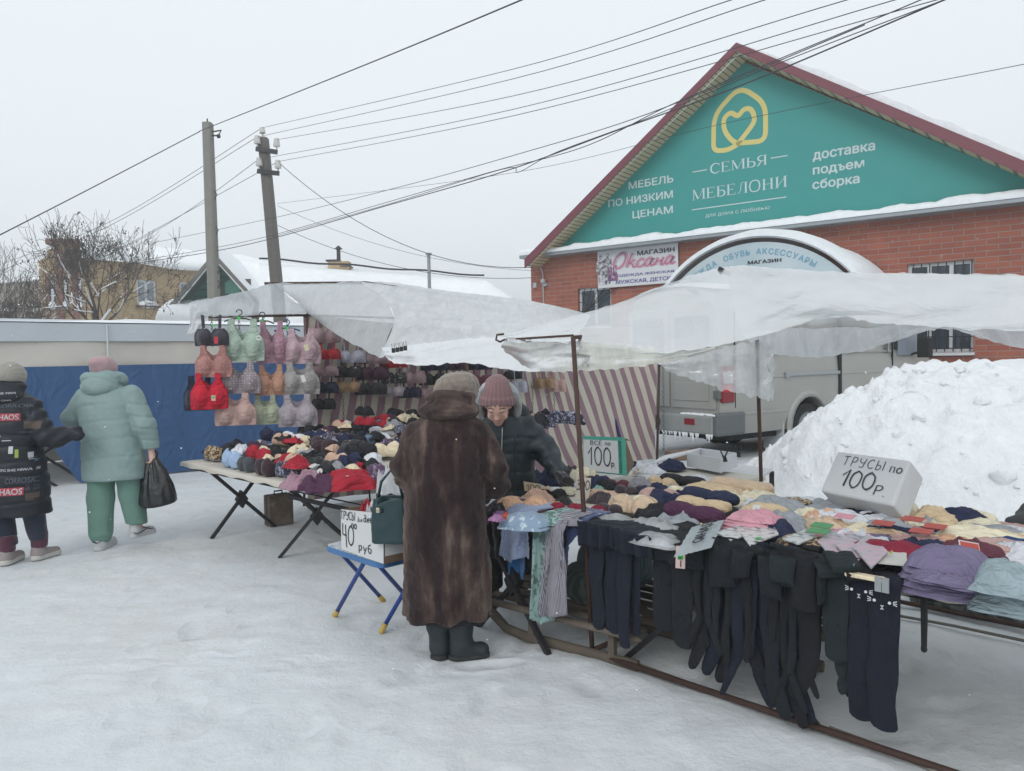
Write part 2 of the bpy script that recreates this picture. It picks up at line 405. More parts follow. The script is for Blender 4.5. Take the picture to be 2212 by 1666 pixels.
# ================================================================ ground and snow
def snow_mat(name,c=(.80,.83,.86),dirt=0.0,bump=.5,scale=7,dirtc='#b9ae9c'):
 t=NT(name)
 n1=t.noise(1.3,6,.6);n2=t.noise(scale,6,.65);n3=t.noise(60,4)
 col=t.mix(t.ramp(n2,(.3,0.),(.75,1.)),sc(c,.93),sc(c,1.05))
 if dirt:
  st=t.noise(1.0,5,.6,vec=t.coord(scale=(5.5,1.2,1),rot=(0,0,R(38))))
  col=t.mix(t.math('MULTIPLY',t.ramp(st,(.5,0.),(.74,1.)),.30),col,(.54,.575,.605))
  f=t.math('MULTIPLY',t.ramp(t.noise(.55,5,.62),(.5,0.),(.72,1.)),dirt);col=t.mix(f,col,dirtc)
  f2=t.math('MULTIPLY',t.ramp(t.noise(26,5,.7),(.66,0.),(.74,1.)),dirt*1.3);col=t.mix(f2,col,'#8d8577')
 t.base(col);b=t.bump(n2,bump,.05);b=t.bump(n1,.4,.1,b)
 if dirt:
  vo=t.n('ShaderNodeTexVoronoi');vo.feature='SMOOTH_F1';vo.inputs['Scale'].default_value=3.2;t.l(t.coord(scale=(1.5,1,1),rot=(0,0,R(30))),vo.inputs['Vector']);dn=t.math('MULTIPLY',t.ramp(vo.outputs[0],(.12,0.),(.32,1.)),t.ramp(t.noise(.8,3),(.42,0.),(.6,1.)));b=t.bump(dn,.5,.035,b)
 t.bump(t.noise(24,6,.75),.45 if dirt else .15,.016,b)
 t.set(Roughness=.75,Specular_IOR_Level=.3,Sheen_Weight=.1)
 return t.m
SNOW=snow_mat('snow')
GROUND=snow_mat('packed_snow',(.635,.665,.69),.34,.36,3.5)
ROOFSNOW=snow_mat('roof_snow',(.88,.90,.92),0,.12,3)
PILE=snow_mat('piled_snow',(.79,.815,.84),.0,.85,9)
def ground_h(x,y):
 h=.012*noise.noise((x*1.1,y*1.1,0))+.010*noise.noise((x*4.3,y*4.3,3))+.006*noise.noise((x*11,y*11,9))
 v=Vector((x,y,0));c,w=v.dot(CDIR),v.dot(WDIR)
 if-3.4<c<.3:
  h+=.030*max(0,1-abs(w-3.03)/.16)*(.4+max(0,noise.noise((c*3,2.2,0))+.3))
 h+=.016*max(0,noise.noise((x*2.1+9,y*2.1,5))-.15)
 return h
def spaced(a,b,mid,n,k):
 o=[]
 for i in range(n+1):
  t=-1+2*i/n;s=math.sinh(k*t)/math.sinh(k);o.append(mid+(s*(b-mid)if s>0 else-s*(a-mid)))
 return o
gx=spaced(-420,420,0,260,7.2);gy=spaced(-60,620,4.2,260,7.4)
GH=np.array([[ground_h(x,y)if abs(x)<25 and y<30 else 0.0 for x in gx]for y in gy]);GX,GY=np.array(gx),np.array(gy);rnd=random.Random(3)
for i in range(230):
 x,y,a=rnd.uniform(-4.5,2.2),rnd.uniform(2.0,8.5),rnd.gauss(-.6,.7);v=Vector((x,y,0))
 if v.dot(WDIR)>3.0 and rnd.random()<.7:continue
 i0,i1=np.searchsorted(GX,(x-.25,x+.25));j0,j1=np.searchsorted(GY,(y-.25,y+.25));XX,YY=np.meshgrid(GX[i0:i1]-x,GY[j0:j1]-y);p,q=XX*math.cos(a)+YY*math.sin(a),-XX*math.sin(a)+YY*math.cos(a)
 r=np.sqrt((p/.055)**2+(q/.15)**2);GH[j0:j1,i0:i1]+=rnd.uniform(.4,1)*(-.028*np.exp(-r**4)+.012*np.exp(-((r-1.35)/.3)**2))
mb=MB();mb.grid([[(x,y,GH[j,i])for i,x in enumerate(gx)]for j,y in enumerate(gy)])
struct('ground',mb,GROUND,smooth=True)
cr=[(2.9,0),(3.02,.22),(3.18,.5),(3.42,.86),(3.82,1.12),(4.4,1.36),(5.0,1.42),(5.9,1.47),(7.5,1.55),(8.6,.9),(9.4,0)]
def pile_h(x,y):
 hh=float(np.interp(x,[a for a,b in cr],[b for a,b in cr]))
 yc=8.75+.25*math.sin(x*1.3)
 lo=6.25+1.7*max(0,min(1,(4.9-x)/1.9));hi=11.2
 g=(y-lo)/(yc-lo)if y<yc else(hi-y)/(hi-yc)
 g=max(0,min(1,g));g=g*g*(3-2*g)if y>yc else math.sin(g*math.pi/2)**1.25
 return hh*g
rows=[]
rough_at=lambda x,y:max(.12,min(1,(6.0-x)/1.6))*max(.1,min(1,(y-6.6)/1.4))
for j in range(120):
 y=6.0+5.4*j/119;r=[]
 for i in range(170):
  x=2.75+6.8*i/169;h=pile_h(x,y)
  k=rough_at(x,y)*min(1,h*3)
  b=abs(noise.noise((x*2.6,y*2.6,h*2.6)))*.5+abs(noise.noise((x*5.5,y*5.5,7+h*5)))*.3+abs(noise.noise((x*12,y*12,3+h*12)))*.15
  d=noise.noise_vector((x*3.4,y*3.4,h*3))
  r.append((x+d.x*.07*k,y+d.y*.07*k,h-.02+k*(b*.50-.08)+.02*noise.noise((x*2,y*2,4))))
 rows.append(r)
mb=MB();mb.grid(rows)
rnd=random.Random(5)
for i in range(150):
 x=rnd.uniform(3.05,6.2);y=rnd.uniform(6.9,9.1);k=rough_at(x,y)
 if rnd.random()>k:continue
 s=rnd.choice([.02,.025,.03,.03,.04,.05,.08,.11])*rnd.uniform(.7,1.2);c=Vector((x,y,pile_h(x,y)-s*.05))
 b=MB();b.ball((0,0,0),(s,s*rnd.uniform(.7,1.1),s*rnd.uniform(.6,.9)),12,9);b.jitter(s*.6,1/s*.9,i*3.1)
 mb.merge(b,Matrix.Translation(c)@Matrix.Rotation(rnd.uniform(0,6),4,'Z'))
struct('snow_pile',mb,PILE,smooth=True)
# ================================================================ the shop
FA=at(1150,765,22.2);FA.z=0
FS=Vector((.8,-.6,0));FN=Vector((.6,.8,0))
FM=Matrix(((.8,.6,0,FA.x),(-.6,.8,0,FA.y),(0,0,1,0),(0,0,0,1)))
FI=FM.inverted()
def fac(px,py,y=0.0):
 p=FI@on_plane(px,py,FA+FN*y,FN);return(p.x,p.z)
Z6=lambda x,y:(1111.5+x*.49754,54.22+y*.49754)
def fz(x,y,off=0.0):return fac(*Z6(x,y),off)
def brick_mat(name,c1,c2,mortar,w=.26,h=.098,snowy=.0,m=.012):
 t=NT(name);b=t.n('ShaderNodeTexBrick')
 t.l(t.coord(swap=True),b.inputs['Vector'])
 b.inputs['Scale'].default_value=1;b.inputs['Brick Width'].default_value=w;b.inputs['Row Height'].default_value=h;b.inputs['Mortar Size'].default_value=m;b.inputs['Mortar Smooth'].default_value=.3;b.inputs['Bias'].default_value=-.2
 b.inputs['Color1'].default_value=(*srgb(c1)[:3],1);b.inputs['Color2'].default_value=(*srgb(c2)[:3],1);b.inputs['Mortar'].default_value=(*srgb(mortar)[:3],1)
 n=t.noise(2.2,6,.6);col=t.mix(n,b.outputs[0],t.mix(.5,b.outputs[0],(.05,.03,.03)),'MIX')
 col=t.mix(t.ramp(t.noise(.9,6,.65),(.5,0.),(.75,.35)),col,sc(c1,1.35))
 if snowy:col=t.mix(t.math('MULTIPLY',t.ramp(t.noise(7,6,.7),(.62,0.),(.72,1.)),snowy),col,(.75,.78,.8))
 t.base(col);t.set(Roughness=.9);iv=t.math('SUBTRACT',1.0,b.outputs[1]);bb=t.bump(iv,.5,.012);t.bump(t.noise(60,4),.25,.005,bb)
 return t.m
BRICK=brick_mat('red_brick','#a8624c','#935243','#998781',.40,.118,.3,.010)
GLASS=plain('window_glass','#39424c',.08,0,.3,1.2,0)
WHITE=plain('white_plastic','#c3c7ca',.45,0,.06)
DARK=plain('dark_metal','#24262b',.5,.3,.2)
RUST=plain('rusty_steel','#4e3b35',.75,.35,.35,14,.3,60)
STEEL=plain('dark_steel','#38363a',.55,.6,.25,12,.2,60)
shop=thing('shop','red brick shop with a big green gable banner and arched porch','shop',mat=FM)
OV=-.72;xl,zl=fac(1135,560,OV);xa,za=fac(1590,92,OV)
_q=fac(2212,352,OV);kr=(za-_q[1])/(_q[0]-xa);xr=xa+(za-zl)/kr;LEDGE=fac(1180,551)[1];Wd=xr-.45
wx0,wx1,wz0,wz1=*fz(275,1145)[:1],*fz(420,1255)[:1],fz(275,1265)[1]-.35,fz(275,1145)[1]
rwx0=fac(1960,600)[0]+.9;rwx1=fac(2103,600)[0];rwz0=fac(2040,762)[1];rwz1=fz(1705,1040)[1]
mb=MB()
xs=[0.0,wx0,wx1,rwx0-.9,rwx1,Wd]
mb.box(0,wx0,0,.35,0,LEDGE);mb.box(wx1,rwx0-.9,0,.35,0,LEDGE);mb.box(rwx1,Wd,0,.35,0,LEDGE)
mb.box(wx0,wx1,0,.35,0,wz0);mb.box(wx0,wx1,0,.35,wz1,LEDGE);mb.box(rwx0-.9,rwx1,0,.35,0,rwz0);mb.box(rwx0-.9,rwx1,0,.35,rwz1,LEDGE)
obj('wall',mb,BRICK,shop,local=True)
mb=MB();mb.box(0.004,.35,.352,14,0,LEDGE-.01);mb.box(Wd-.35,Wd-.004,.352,14,0,LEDGE-.01);mb.box(.35,Wd-.35,13.6,13.99,0,LEDGE-.01);obj('wall',mb,BRICK,shop,local=True)
BEIGE=plain('beige_siding','#bcab8c',.6,0,.1)
mb=MB();k=(za-zl)/(xa-xl)
mb.prism([(.05,LEDGE),(Wd-.05,LEDGE),(xa,za-.25)],.01,.3);obj('gable',mb,BEIGE,shop,local=True)
SOFF=NT('soffit_boards');wv=SOFF.n('ShaderNodeTexWave');wv.inputs['Scale'].default_value=2.6;SOFF.l(SOFF.coord(rot=(0,R(37),0)),wv.inputs[0]);SOFF.base(SOFF.mix(SOFF.ramp(wv.outputs[0],(.08,0.),(.2,1.)),'#6d6252','#c2b190'));SOFF.set(Roughness=.6);SOFF=SOFF.m
TRIM=plain('burgundy_trim','#6b2f3c',.45,0,.1)
n_=Vector((-(za-zl),0,xa-xl)).normalized()
ts=.19
for sgn,nm in((-1,0),(1,1)):
 P=lambda x,z:(x if sgn<0 else xa+(xa-x)*(xr-xa)/(xa-xl),z)
 mb=MB();q=[P(xl,zl-ts),P(xa,za-ts),P(xa,za-ts+.05),P(xl,zl-ts+.05)];mb.prism(q,OV+.04,14.3);obj('soffit',mb,SOFF,shop,local=True)
 mb=MB();q=[P(xl-.04,zl-ts-.06),P(xa,za-ts),P(xa,za),P(xl-.04,zl)];mb.prism(q,OV,OV+.037);obj('fascia_board',mb,TRIM,shop,local=True)
 mb=MB();q=[P(xl-.06,zl-ts+.06),P(xa,za-ts+.06),P(xa,za+.012),P(xl-.06,zl+.012)];mb.prism(q,OV+.045,14.3);obj('roof',mb,TRIM,shop,local=True)
 rows=[]
 for j in range(10):
  y=OV+.16+j*1.6;r=[]
  for i in range(46):
   t_=i/45;x=xl+(xa-xl)*t_;z=zl+(za-zl)*t_
   r.append((P(x,z)[0],y+.04*math.sin(i*.9+j)*(j>0),z+.015+(.34 if sgn>0 else .05)*min(1,(1-t_)*3+.1)*(.5+.5*min(1,j))*(1+.4*noise.noise((i*.35,j,sgn)))))
  rows.append(r)
 mb=MB();mb.grid(rows);mb.grid([[(*p[:2],p[2]-.25)for p in rows[0]],rows[0]]);obj('roof_snow',mb,SNOW,shop,local=True,smooth=True)
# the green banner, laced to the boards
bn=[fz(975,155),fz(145,975)];bot=[fz(145,975),fz(470,928),fz(1000,878),fz(1500,818),fz(2070,755)]
slope=(bn[0][1]-bn[1][1])/(bn[0][0]-bn[1][0]);xrb=bn[0][0]+(bn[0][0]-bn[1][0])*(xr-xa)/(xa-xl)
TEAL=plain('green_banner','#2c8c87',.55,0,.05,1.5,.1,5)
mb=MB();zb=LEDGE+.14
mb.prism([(bn[1][0],zb),(xrb,zb),(bn[0][0],bn[0][1])],-.030,-.012)
ban=obj('banner',mb,TEAL,shop,local=True)
mb=MB()
for sgn in(-1,1):
 N=34
 for i in range(N):
  t0,t1,t2=i/N,(i+.5)/N,(i+1)/N
  a=lambda t,off:((bn[1][0]+(bn[0][0]-bn[1][0])*t)if sgn<0 else(xrb+(bn[0][0]-xrb)*t),-.035,zb+(bn[0][1]-zb)*t+off)
  mb.tube([a(t0,0.02),a(t1,.25)],.012,4);mb.tube([a(t1,.25),a(t2,.02)],.012,4)
obj('lacing',mb,plain('rope','#6b5c49',.9),ban,local=True)
LET=plain('banner_lettering','#b9c9cb',.5,0,.03,3,0);GOLD=plain('banner_gold','#c9bd74',.5,0,.05,2,0)
def sign_text(body,ll,ur,mat,par,y=-.034,bold=0.0,off=None,base=None,name='lettering',shear=0.0):
 a=fz(*ll,off if off is not None else 0.0);b=fz(*ur,off if off is not None else 0.0)
 mb=text_mb(body,bold,shear);z0,z1=a[1],b[1]
 if base:
  fit(mb,a[0],b[0],z0,z1,y,base)
 else:fit(mb,a[0],b[0],z0,z1,y)
 return obj(name,mb,mat,par,local=True)
def tdim(s,bold=0):
 return size_of(text_mb(s,bold))
xh=size_of(text_mb('х'))[3];ch=size_of(text_mb('Н'))[3]
sign_text('МЕБЕЛЬ',(498,715),(692,650),LET,ban,bold=.02)
sign_text('ПО НИЗКИМ',(410,793),(690,717),LET,ban,bold=.02)
sign_text('ЦЕНАМ',(515,840),(690,785),LET,ban,bold=.02,base=(0,ch))
sign_text('доставка',(1297,587),(1567,512),LET,ban,bold=.025,base=(0,xh))
a,b=fz(1297,651),fz(1520,588);g=text_mb('под',.025);w_=size_of(g)[1]+.07
g.add(*ribbon([(w_+.14,0),(w_+.14,xh)],.14));g.add(*ribbon([(w_-.04,xh-.055),(w_+.10,xh-.055)],.11));P=smooth_pts([(w_+.14,.31,0),(w_+.32,.31,0),(w_+.41,.18,0),(w_+.32,.055,0),(w_+.14,.055,0)],5);v,f_=ribbon(P,.11);g.add([(p[0],p[1],.004)for p in v],f_)
e_=text_mb('ем',.025);g.merge(e_,Matrix.Translation((w_+.50-size_of(e_)[0],0,0)));obj('lettering',fit(g,a[0],b[0],a[1],b[1],-.034,(0,xh)),LET,ban,local=True)
sign_text('сборка',(1295,714),(1500,656),LET,ban,bold=.025,base=(0,xh))
sign_text('для дома с любовью',(832,836),(1110,787),LET,ban,bold=0,base=(0,xh))
# book-face letters drawn stroke by stroke: thick stems, thin arms, small serifs
def serif(ch):
 T,t=.13,.045;mb=MB()
 def st(x,z0=0.,z1=1.,w=T,s=True):
  mb.add(*ribbon([(x,z0),(x,z1)],w))
  if s:
   for z,d in((z0,1),(z1,-1)):mb.add(*ribbon([(x-w*.5-.07,z+d*.02),(x+w*.5+.07,z+d*.02)],.04))
 def cv(pts,w,tp=None,closed=False):
  P=smooth_pts([(a,b,0)for a,b in pts],8,closed);n=len(P)
  tp2=[.35+.65*abs(math.sin(math.pi*i/(n-1)))for i in range(n)]if tp is None else[tp]*n
  mb.add(*ribbon(P,w,closed,tp2))
 W_=.7
 if ch=='С':cv([(.66,.82),(.5,.97),(.3,.97),(.08,.75),(.06,.3),(.28,.03),(.5,.03),(.7,.16)],T);mb.add(*ribbon([(.67,.72),(.67,.98)],.04));W_=.72
 elif ch=='Е':st(.14);[mb.add(*ribbon(p,t))for p in([(.1,.98),(.62,.98)],[(.1,.02),(.66,.02)],[(.15,.51),(.48,.51)])];[mb.add(*ribbon(p,.035))for p in([(.61,.82),(.61,1)],[(.65,0),(.65,.2)],[(.47,.42),(.47,.6)])];W_=.7
 elif ch=='М':st(.1,w=.05);st(.9);mb.add(*ribbon([(.12,.98),(.46,.06)],.12));mb.add(*ribbon([(.46,.06),(.86,.98)],.04));W_=1.02
 elif ch=='Ь':st(.14);cv([(.16,.55),(.42,.55),(.6,.42),(.6,.16),(.42,.02),(.14,.02)],T*.9);W_=.68
 elif ch=='Я':st(.6);cv([(.6,.97),(.3,.97),(.1,.8),(.14,.58),(.32,.48),(.6,.48)],T*.9);mb.add(*ribbon([(.36,.48),(.08,.02)],.1));mb.add(*ribbon([(0,.02),(.16,.02)],.04));W_=.74
 elif ch=='Б':st(.14);mb.add(*ribbon([(.1,.98),(.6,.98)],t));mb.add(*ribbon([(.59,.8),(.59,1)],.035));cv([(.16,.56),(.42,.56),(.6,.43),(.6,.16),(.42,.02),(.14,.02)],T*.9);W_=.68
 elif ch=='Л':st(.66);mb.add(*ribbon([(.6,.98),(.34,.98)],t));mb.add(*ribbon([(.34,.98),(.26,.3),(.14,.04),(.02,.06)],.05));W_=.8
 elif ch=='О':cv([(.42,1),(.16,.9),(.06,.5),(.16,.1),(.42,0),(.68,.1),(.78,.5),(.68,.9)],.11,.85,True);W_=.86
 elif ch=='Н':st(.14);st(.68);mb.add(*ribbon([(.14,.5),(.68,.5)],t));W_=.84
 elif ch=='И':st(.14);st(.7);mb.add(*ribbon([(.16,.1),(.68,.9)],.045));W_=.86
 return mb,W_
def serif_word(w,ll,ur):
 mb=MB();x=0
 for c in w:
  g,a=serif(c);mb.merge(g,Matrix.Translation((x,0,0)));x+=a+.09
 a,b=fz(*ll),fz(*ur);return obj('lettering',fit(mb,a[0],b[0],a[1],b[1],-.034),LET,ban,local=True)
serif_word('СЕМЬЯ',(852,650),(1098,561));serif_word('МЕБЕЛОНИ',(775,765),(1185,652))
for a,b in(((775,640),(838,632)),((1115,580),(1187,570)),((772,804),(1182,750))):
 p,q=fz(*a),fz(*b);mb=MB();mb.box(p[0],q[0],-.036,-.033,p[1]-.012,p[1]+.012);obj('rule',mb,LET,ban,local=True)
def flat_stroke(pts,w,y,closed=False):
 vs,fs=ribbon(pts,w,closed);mb=MB();mb.add([(a,y,b)for a,b,_ in vs],fs);return mb
def rounded(pts,r=.1,k=5,closed=False):
 o=[];n=len(pts);P=[Vector(p)for p in pts]
 for i in range(n):
  if not closed and i in(0,n-1):o.append(P[i]);continue
  a,b,c=P[i-1],P[i],P[(i+1)%n];d1=(a-b);d2=(c-b);l=min(r,d1.length*.45,d2.length*.45)
  s,e=b+d1.normalized()*l,b+d2.normalized()*l
  for j in range(k+1):t=j/k;o.append(s*(1-t)**2+b*2*t*(1-t)+e*t*t)
 return o
hp=[fz(*p)for p in((1003,512),(1092,505),(1092,340),(980,268),(868,392),(866,548),(925,545),(968,522))]
heart=[fz(*p)for p in((968,522),(1015,462),(1043,415),(1030,370),(1000,368),(972,395),(940,384),(912,412),(918,465),(958,510),(1003,512))]
mb=flat_stroke(rounded([Vector((*p,0))for p in hp],.3),.115,-.034);mb.merge(flat_stroke(smooth_pts([(*p,0)for p in heart],6),.115,-.0355))
obj('emblem',mb,GOLD,ban,local=True)
# ledge with its cap of snow
mb=MB();mb.box(-.1,Wd+.1,-.42,-.002,LEDGE-.09,LEDGE);obj('ledge',mb,plain('zinc','#8f979c',.4,.4,.1),shop,local=True,bevel=.01)
rows=[[(-.08+(Wd+.1)*i/120,yy,LEDGE+.003+hh*(.8+.5*noise.noise((i*.12,3,0))+.2*noise.noise((i*.5,8,0))))for i in range(121)]for yy,hh in((-.44,-.01),(-.45,.10),(-.36,.19),(-.18,.22),(-.03,.24),(-.025,0))]
mb=MB();mb.grid(rows);obj('ledge_snow',mb,SNOW,shop,local=True,smooth=True)
def window(par,x0,x1,z0,z1,y=.12,nm=1,fr=.07,glass=None,fm=None,local=True):
 mb=MB();fm=fm or WHITE
 for a,b in((x0,x0+fr),(x1-fr,x1)):mb.box(a,b,y-.03,y+.03,z0,z1)
 for a,b in((z0,z0+fr),(z1-fr,z1)):mb.box(x0+fr,x1-fr,y-.029,y+.029,a,b)
 for i in range(nm):
  xm=x0+(x1-x0)*(i+1)/(nm+1);mb.box(xm-fr*.55,xm+fr*.55,y-.028,y+.028,z0+fr,z1-fr)
 w=obj('window',mb,fm,par,local=local)
 mb=MB();mb.box(x0+fr,x1-fr,y-.006,y+.006,z0+fr,z1-fr);obj('pane',mb,glass or GLASS,w,local=local)
 return w
w=window(shop,wx0,wx1,wz0,wz1)
mb=MB()
for i in range(6):
 mb.tube([(wx0+.08,-.05,wz0-.1+.1*i),(wx0+.25+i*.22,-.06,wz1-.02)],.012,5)
for i in range(5):mb.tube([(wx0+.02,-.045,wz0+.25*i),(wx0+.6,-.05,wz0+.25*i-.16)],.011,5)
obj('grille',mb,DARK,w,local=True)
w=window(shop,rwx0-.9,rwx1,rwz0,rwz1,nm=2)
mb=MB();mb.box(rwx0-.95,rwx1+.03,-.10,.10,rwz0-.06,rwz0-.003);obj('sill',mb,WHITE,w,local=True)
mb=MB()
for i in range(8):u=rwx0-.8+(rwx1-rwx0+.75)*i/7;mb.tube([(u,-.05,rwz0+.02),(u+.03,-.06,rwz1-.02)],.012,5)
for i in range(6):mb.tube([(rwx0-.88,-.045,rwz0+.1+.24*i),(rwx1,-.05,rwz0+.08+.24*i)],.012,5)
obj('grille',mb,DARK,w,local=True)
# barrel porch with its round-headed sign
ya=-2.8
al,ap,arr=fz(668,1122,ya),fz(1035,912,ya),fz(1368,1062,ya)
cx=ap[0];q=(al[0]-cx);dz=ap[1]-al[1];rad=(q*q+dz*dz)/(2*dz);cz=ap[1]-rad
th0=math.asin(min(1,max(-1,-q/rad)))+.18
arc=lambda r,n=30,e=0:[(cx+r*math.sin(-th0-e+2*(th0+e)*i/n),cz+r*math.cos(-th0-e+2*(th0+e)*i/n))for i in range(n+1)]
PORCH=NT('porch_panel');PORCH.base(PORCH.ramp(PORCH.noise(.8,2),(.3,'#a9bcc4'),(.7,'#c2ccd0')));PORCH.set(Roughness=.4);PORCH=PORCH.m
porch=obj('porch',(lambda mb:(mb.prism(arc(rad-.14),ya+.06,ya+.1),mb)[1])(MB()),PORCH,shop,local=True)
mb=MB();A,B=arc(rad-.06),arc(rad);mb.grid([[(x,ya-.02,z)for x,z in A],[(x,0,z)for x,z in A]]);mb.grid([[(x,ya-.02,z)for x,z in A],[(x,ya-.02,z)for x,z in B],[(x,-.001,z)for x,z in B]])
obj('porch_roof',mb,plain('zinc','#8f979c',.4),porch,local=True,smooth=True)
rows=[]
for j in range(9):
 y=ya-.03+(.0-ya)*j/8
 rows.append([(x+.02*noise.noise((x*2,y*2,z)),y,z+(.0 if abs(i-15)>13 else .10+.05*noise.noise((i*.3,j*.5,2)))*(.25 if j==0 else 1)+.02)for i,(x,z)in enumerate(arc(rad+.02))])
mb=MB();mb.grid(rows);mb.grid([[(x,ya-.03,z)for x,z in arc(rad-.03)],rows[0]]);obj('porch_snow',mb,SNOW,porch,local=True,smooth=True)
for i in range(2):
 x,z=arc(rad-.1)[0 if i==0 else 30];mb=MB();mb.box(x-.06,x+.06,ya+.02,ya+.14,0,z);obj('porch_post',mb,WHITE,porch,local=True)
def arc_text(word,th,r,h,mat,bold=.03):
 mb=MB();adv=0;L=[]
 for c_ in word:
  g=text_mb(c_,bold);a,b,_,_=size_of(g);L.append((g,a,b));adv+=(b-a)*h/ch+.075
 t=th-adv/2/r
 for g,a,b in L:
  w_=(b-a)*h/ch+.022;tm=t+w_/2/r;t+=w_/r
  M=Matrix.Translation((cx+r*math.sin(tm),ya+.055,cz+r*math.cos(tm)))@Matrix.Rotation(tm,4,'Y')@Matrix(((1,0,0,0),(0,0,-1,0),(0,1,0,0),(0,0,0,1)))
  g.v=[Vector(((p.x-(a+b)/2)*h/ch,p.y*h/ch,p.z))for p in g.v];mb.merge(g,M)
 return obj('lettering',mb,mat,porch,local=True)
PBL=plain('porch_lettering','#6f9fb6',.5,0,.03,3,0);INK=plain('sign_black','#23242e',.5,0,.05,3,0)
tz=lambda x,y:math.atan2(fz(x,y,ya)[0]-cx,fz(x,y,ya)[1]-cz)
rr_=rad-.38
arc_text('ОДЕЖДА',tz(822,1045),rr_,.112,PBL);arc_text('ОБУВЬ',tz(985,975),rr_,.112,PBL);arc_text('АКСЕССУАРЫ',tz(1218,1005)+.035,rr_,.112,PBL)
sign_text('МАГАЗИН',(1008,1040),(1155,1010),INK,porch,y=ya+.055,bold=.04,off=ya)
# the shop's white sign
sg=[fz(367,980),fz(715,945),fz(370,1145),fz(715,1120)]
sx0,sx1,sz0,sz1=sg[0][0],sg[1][0],sg[2][1],sg[0][1]+.02
mb=MB();mb.box(sx0,sx1,-.09,-.05,sz0,sz1);board=obj('sign',mb,plain('sign_white','#ccced2',.35,0,.03,2,0),shop,local=True,bevel=.006)
PINK=plain('sign_pink','#b56f8b',.5,0,.1,3,0);LIL=plain('sign_violet','#54528f',.5,0,.05,3,0)
sign_text('МАГАЗИН',(540,1003),(702,965),INK,board,y=-.093,bold=.035)
sign_text('ОДЕЖДА ЖЕНСКАЯ',(453,1098),(700,1063),LIL,board,y=-.093,bold=.03)
sign_text('МУЖСКАЯ, ДЕТСКАЯ',(447,1126),(722,1088),LIL,board,y=-.093,bold=.03,base=(0,ch))
script={'О':(1.05,[[(.55,1.5),(.15,1.1),(.05,.4),(.35,0),(.75,.25),(.9,.9),(.7,1.45),(.4,1.35)]]),'к':(.75,[[(.3,1.35),(.15,.6),(.05,0)],[(.6,.7),(.2,.4),(.45,.3),(.6,.0),(.8,.1)]]),'с':(.6,[[(.55,.55),(.35,.7),(.08,.4),(.15,.05),(.4,0),(.65,.2)]]),'а':(.75,[[(.55,.6),(.3,.7),(.06,.3),(.2,0),(.45,.2),(.6,.68)],[(.6,.68),(.5,.2),(.6,0),(.8,.15)]]),'н':(.75,[[(.2,.68),(.1,0)],[(.12,.35),(.6,.35)],[(.65,.68),(.52,.1),(.65,0),(.82,.15)]])}
def script_word(w,pen):
 mb=MB();x=0
 for c_ in w:
  a,st=script[c_]
  for k_ in st:mb.add(*ribbon([(p.x+x+.18*p.y,p.y)for p in smooth_pts([(u,v,0)for u,v in k_],7)],pen))
  x+=a
 return mb
a,b=fz(437,1062),fz(705,985)
for pen,mt,y in((.30,plain('sign_dark_outline','#4b3a44',.5,0,.05,3,0),-.0925),(.25,plain('sign_pale_outline','#d9c9d2',.5,0,.05,3,0),-.0945),(.16,PINK,-.0965)):
 obj('lettering',fit(script_word('Оксана',pen),a[0]-pen*.1,b[0]+pen*.1,a[1]-pen*.1,b[1]+pen*.1+.12,y),mt,board,local=True)
mb=MB()
fx=fz(396,1090)[0];zb0=sz0+.08
for dx,s,yo in((-.1,1.25,0),(.12,1.3,.002),(.0,.85,-.002)):
 H=(sz1-sz0)*.62*s;x=fx+dx
 P=[(x-.07,zb0),(x-.09,zb0+H*.5),(x-.14,zb0+H*.45),(x-.12,zb0+H*.8),(x-.03,zb0+H*.86),(x-.05,zb0+H*.95),(x,zb0+H),(x+.05,zb0+H*.95),(x+.03,zb0+H*.86),(x+.12,zb0+H*.8),(x+.15,zb0+H*.45),(x+.09,zb0+H*.5),(x+.07,zb0),(x+.02,zb0),(x,zb0+H*.42),(x-.02,zb0)]
 mb.prism(P,-.093+yo,-.0915+yo)
t=NT('printed_figures');t.base(t.ramp(t.noise(14,3),(.35,'#3a3b44'),(.5,'#8d8a92'),(.62,'#c8c8cc')));obj('printed_figures',mb,t.m,board,local=True)
mb=MB()
for i in range(4):x=fx+.17+.07*i;mb.prism([(x-.06,zb0+.1),(x+.05,zb0+.08),(x-.02,zb0+.5+.05*i)],-.0935-.0006*i,-.0925-.0006*i)
t=NT('printed_bags');t.base(t.ramp(t.noise(9,1),(.4,'#3c3f6e'),(.55,'#8a4a6a'),(.7,'#9fa5b5')));obj('printed_bags',mb,t.m,board,local=True)
mb=MB();p=fz(140,1120);mb.box(p[0]-.07,p[0]+.05,-.12,-.002,p[1]-.09,p[1]+.0);mb.ball((p[0]-.02,-.16,p[1]+.04),.075,10,8);p=fz(92,1130);mb.box(p[0]-.06,p[0]+.06,-.06,-.002,p[1]-.07,p[1]+.07);p=fz(120,1065)
mb.tube([(p[0]-.05,-.03,p[1]+.1),(p[0]+.03,-.1,p[1]+.02),(p[0]+.06,-.06,p[1]-.1),(p[0]+.05,-.01,p[1]-1.9)],.016,6)
obj('wall_camera',mb,plain('grey_plastic','#a7abb0',.5),shop,local=True,smooth=False)
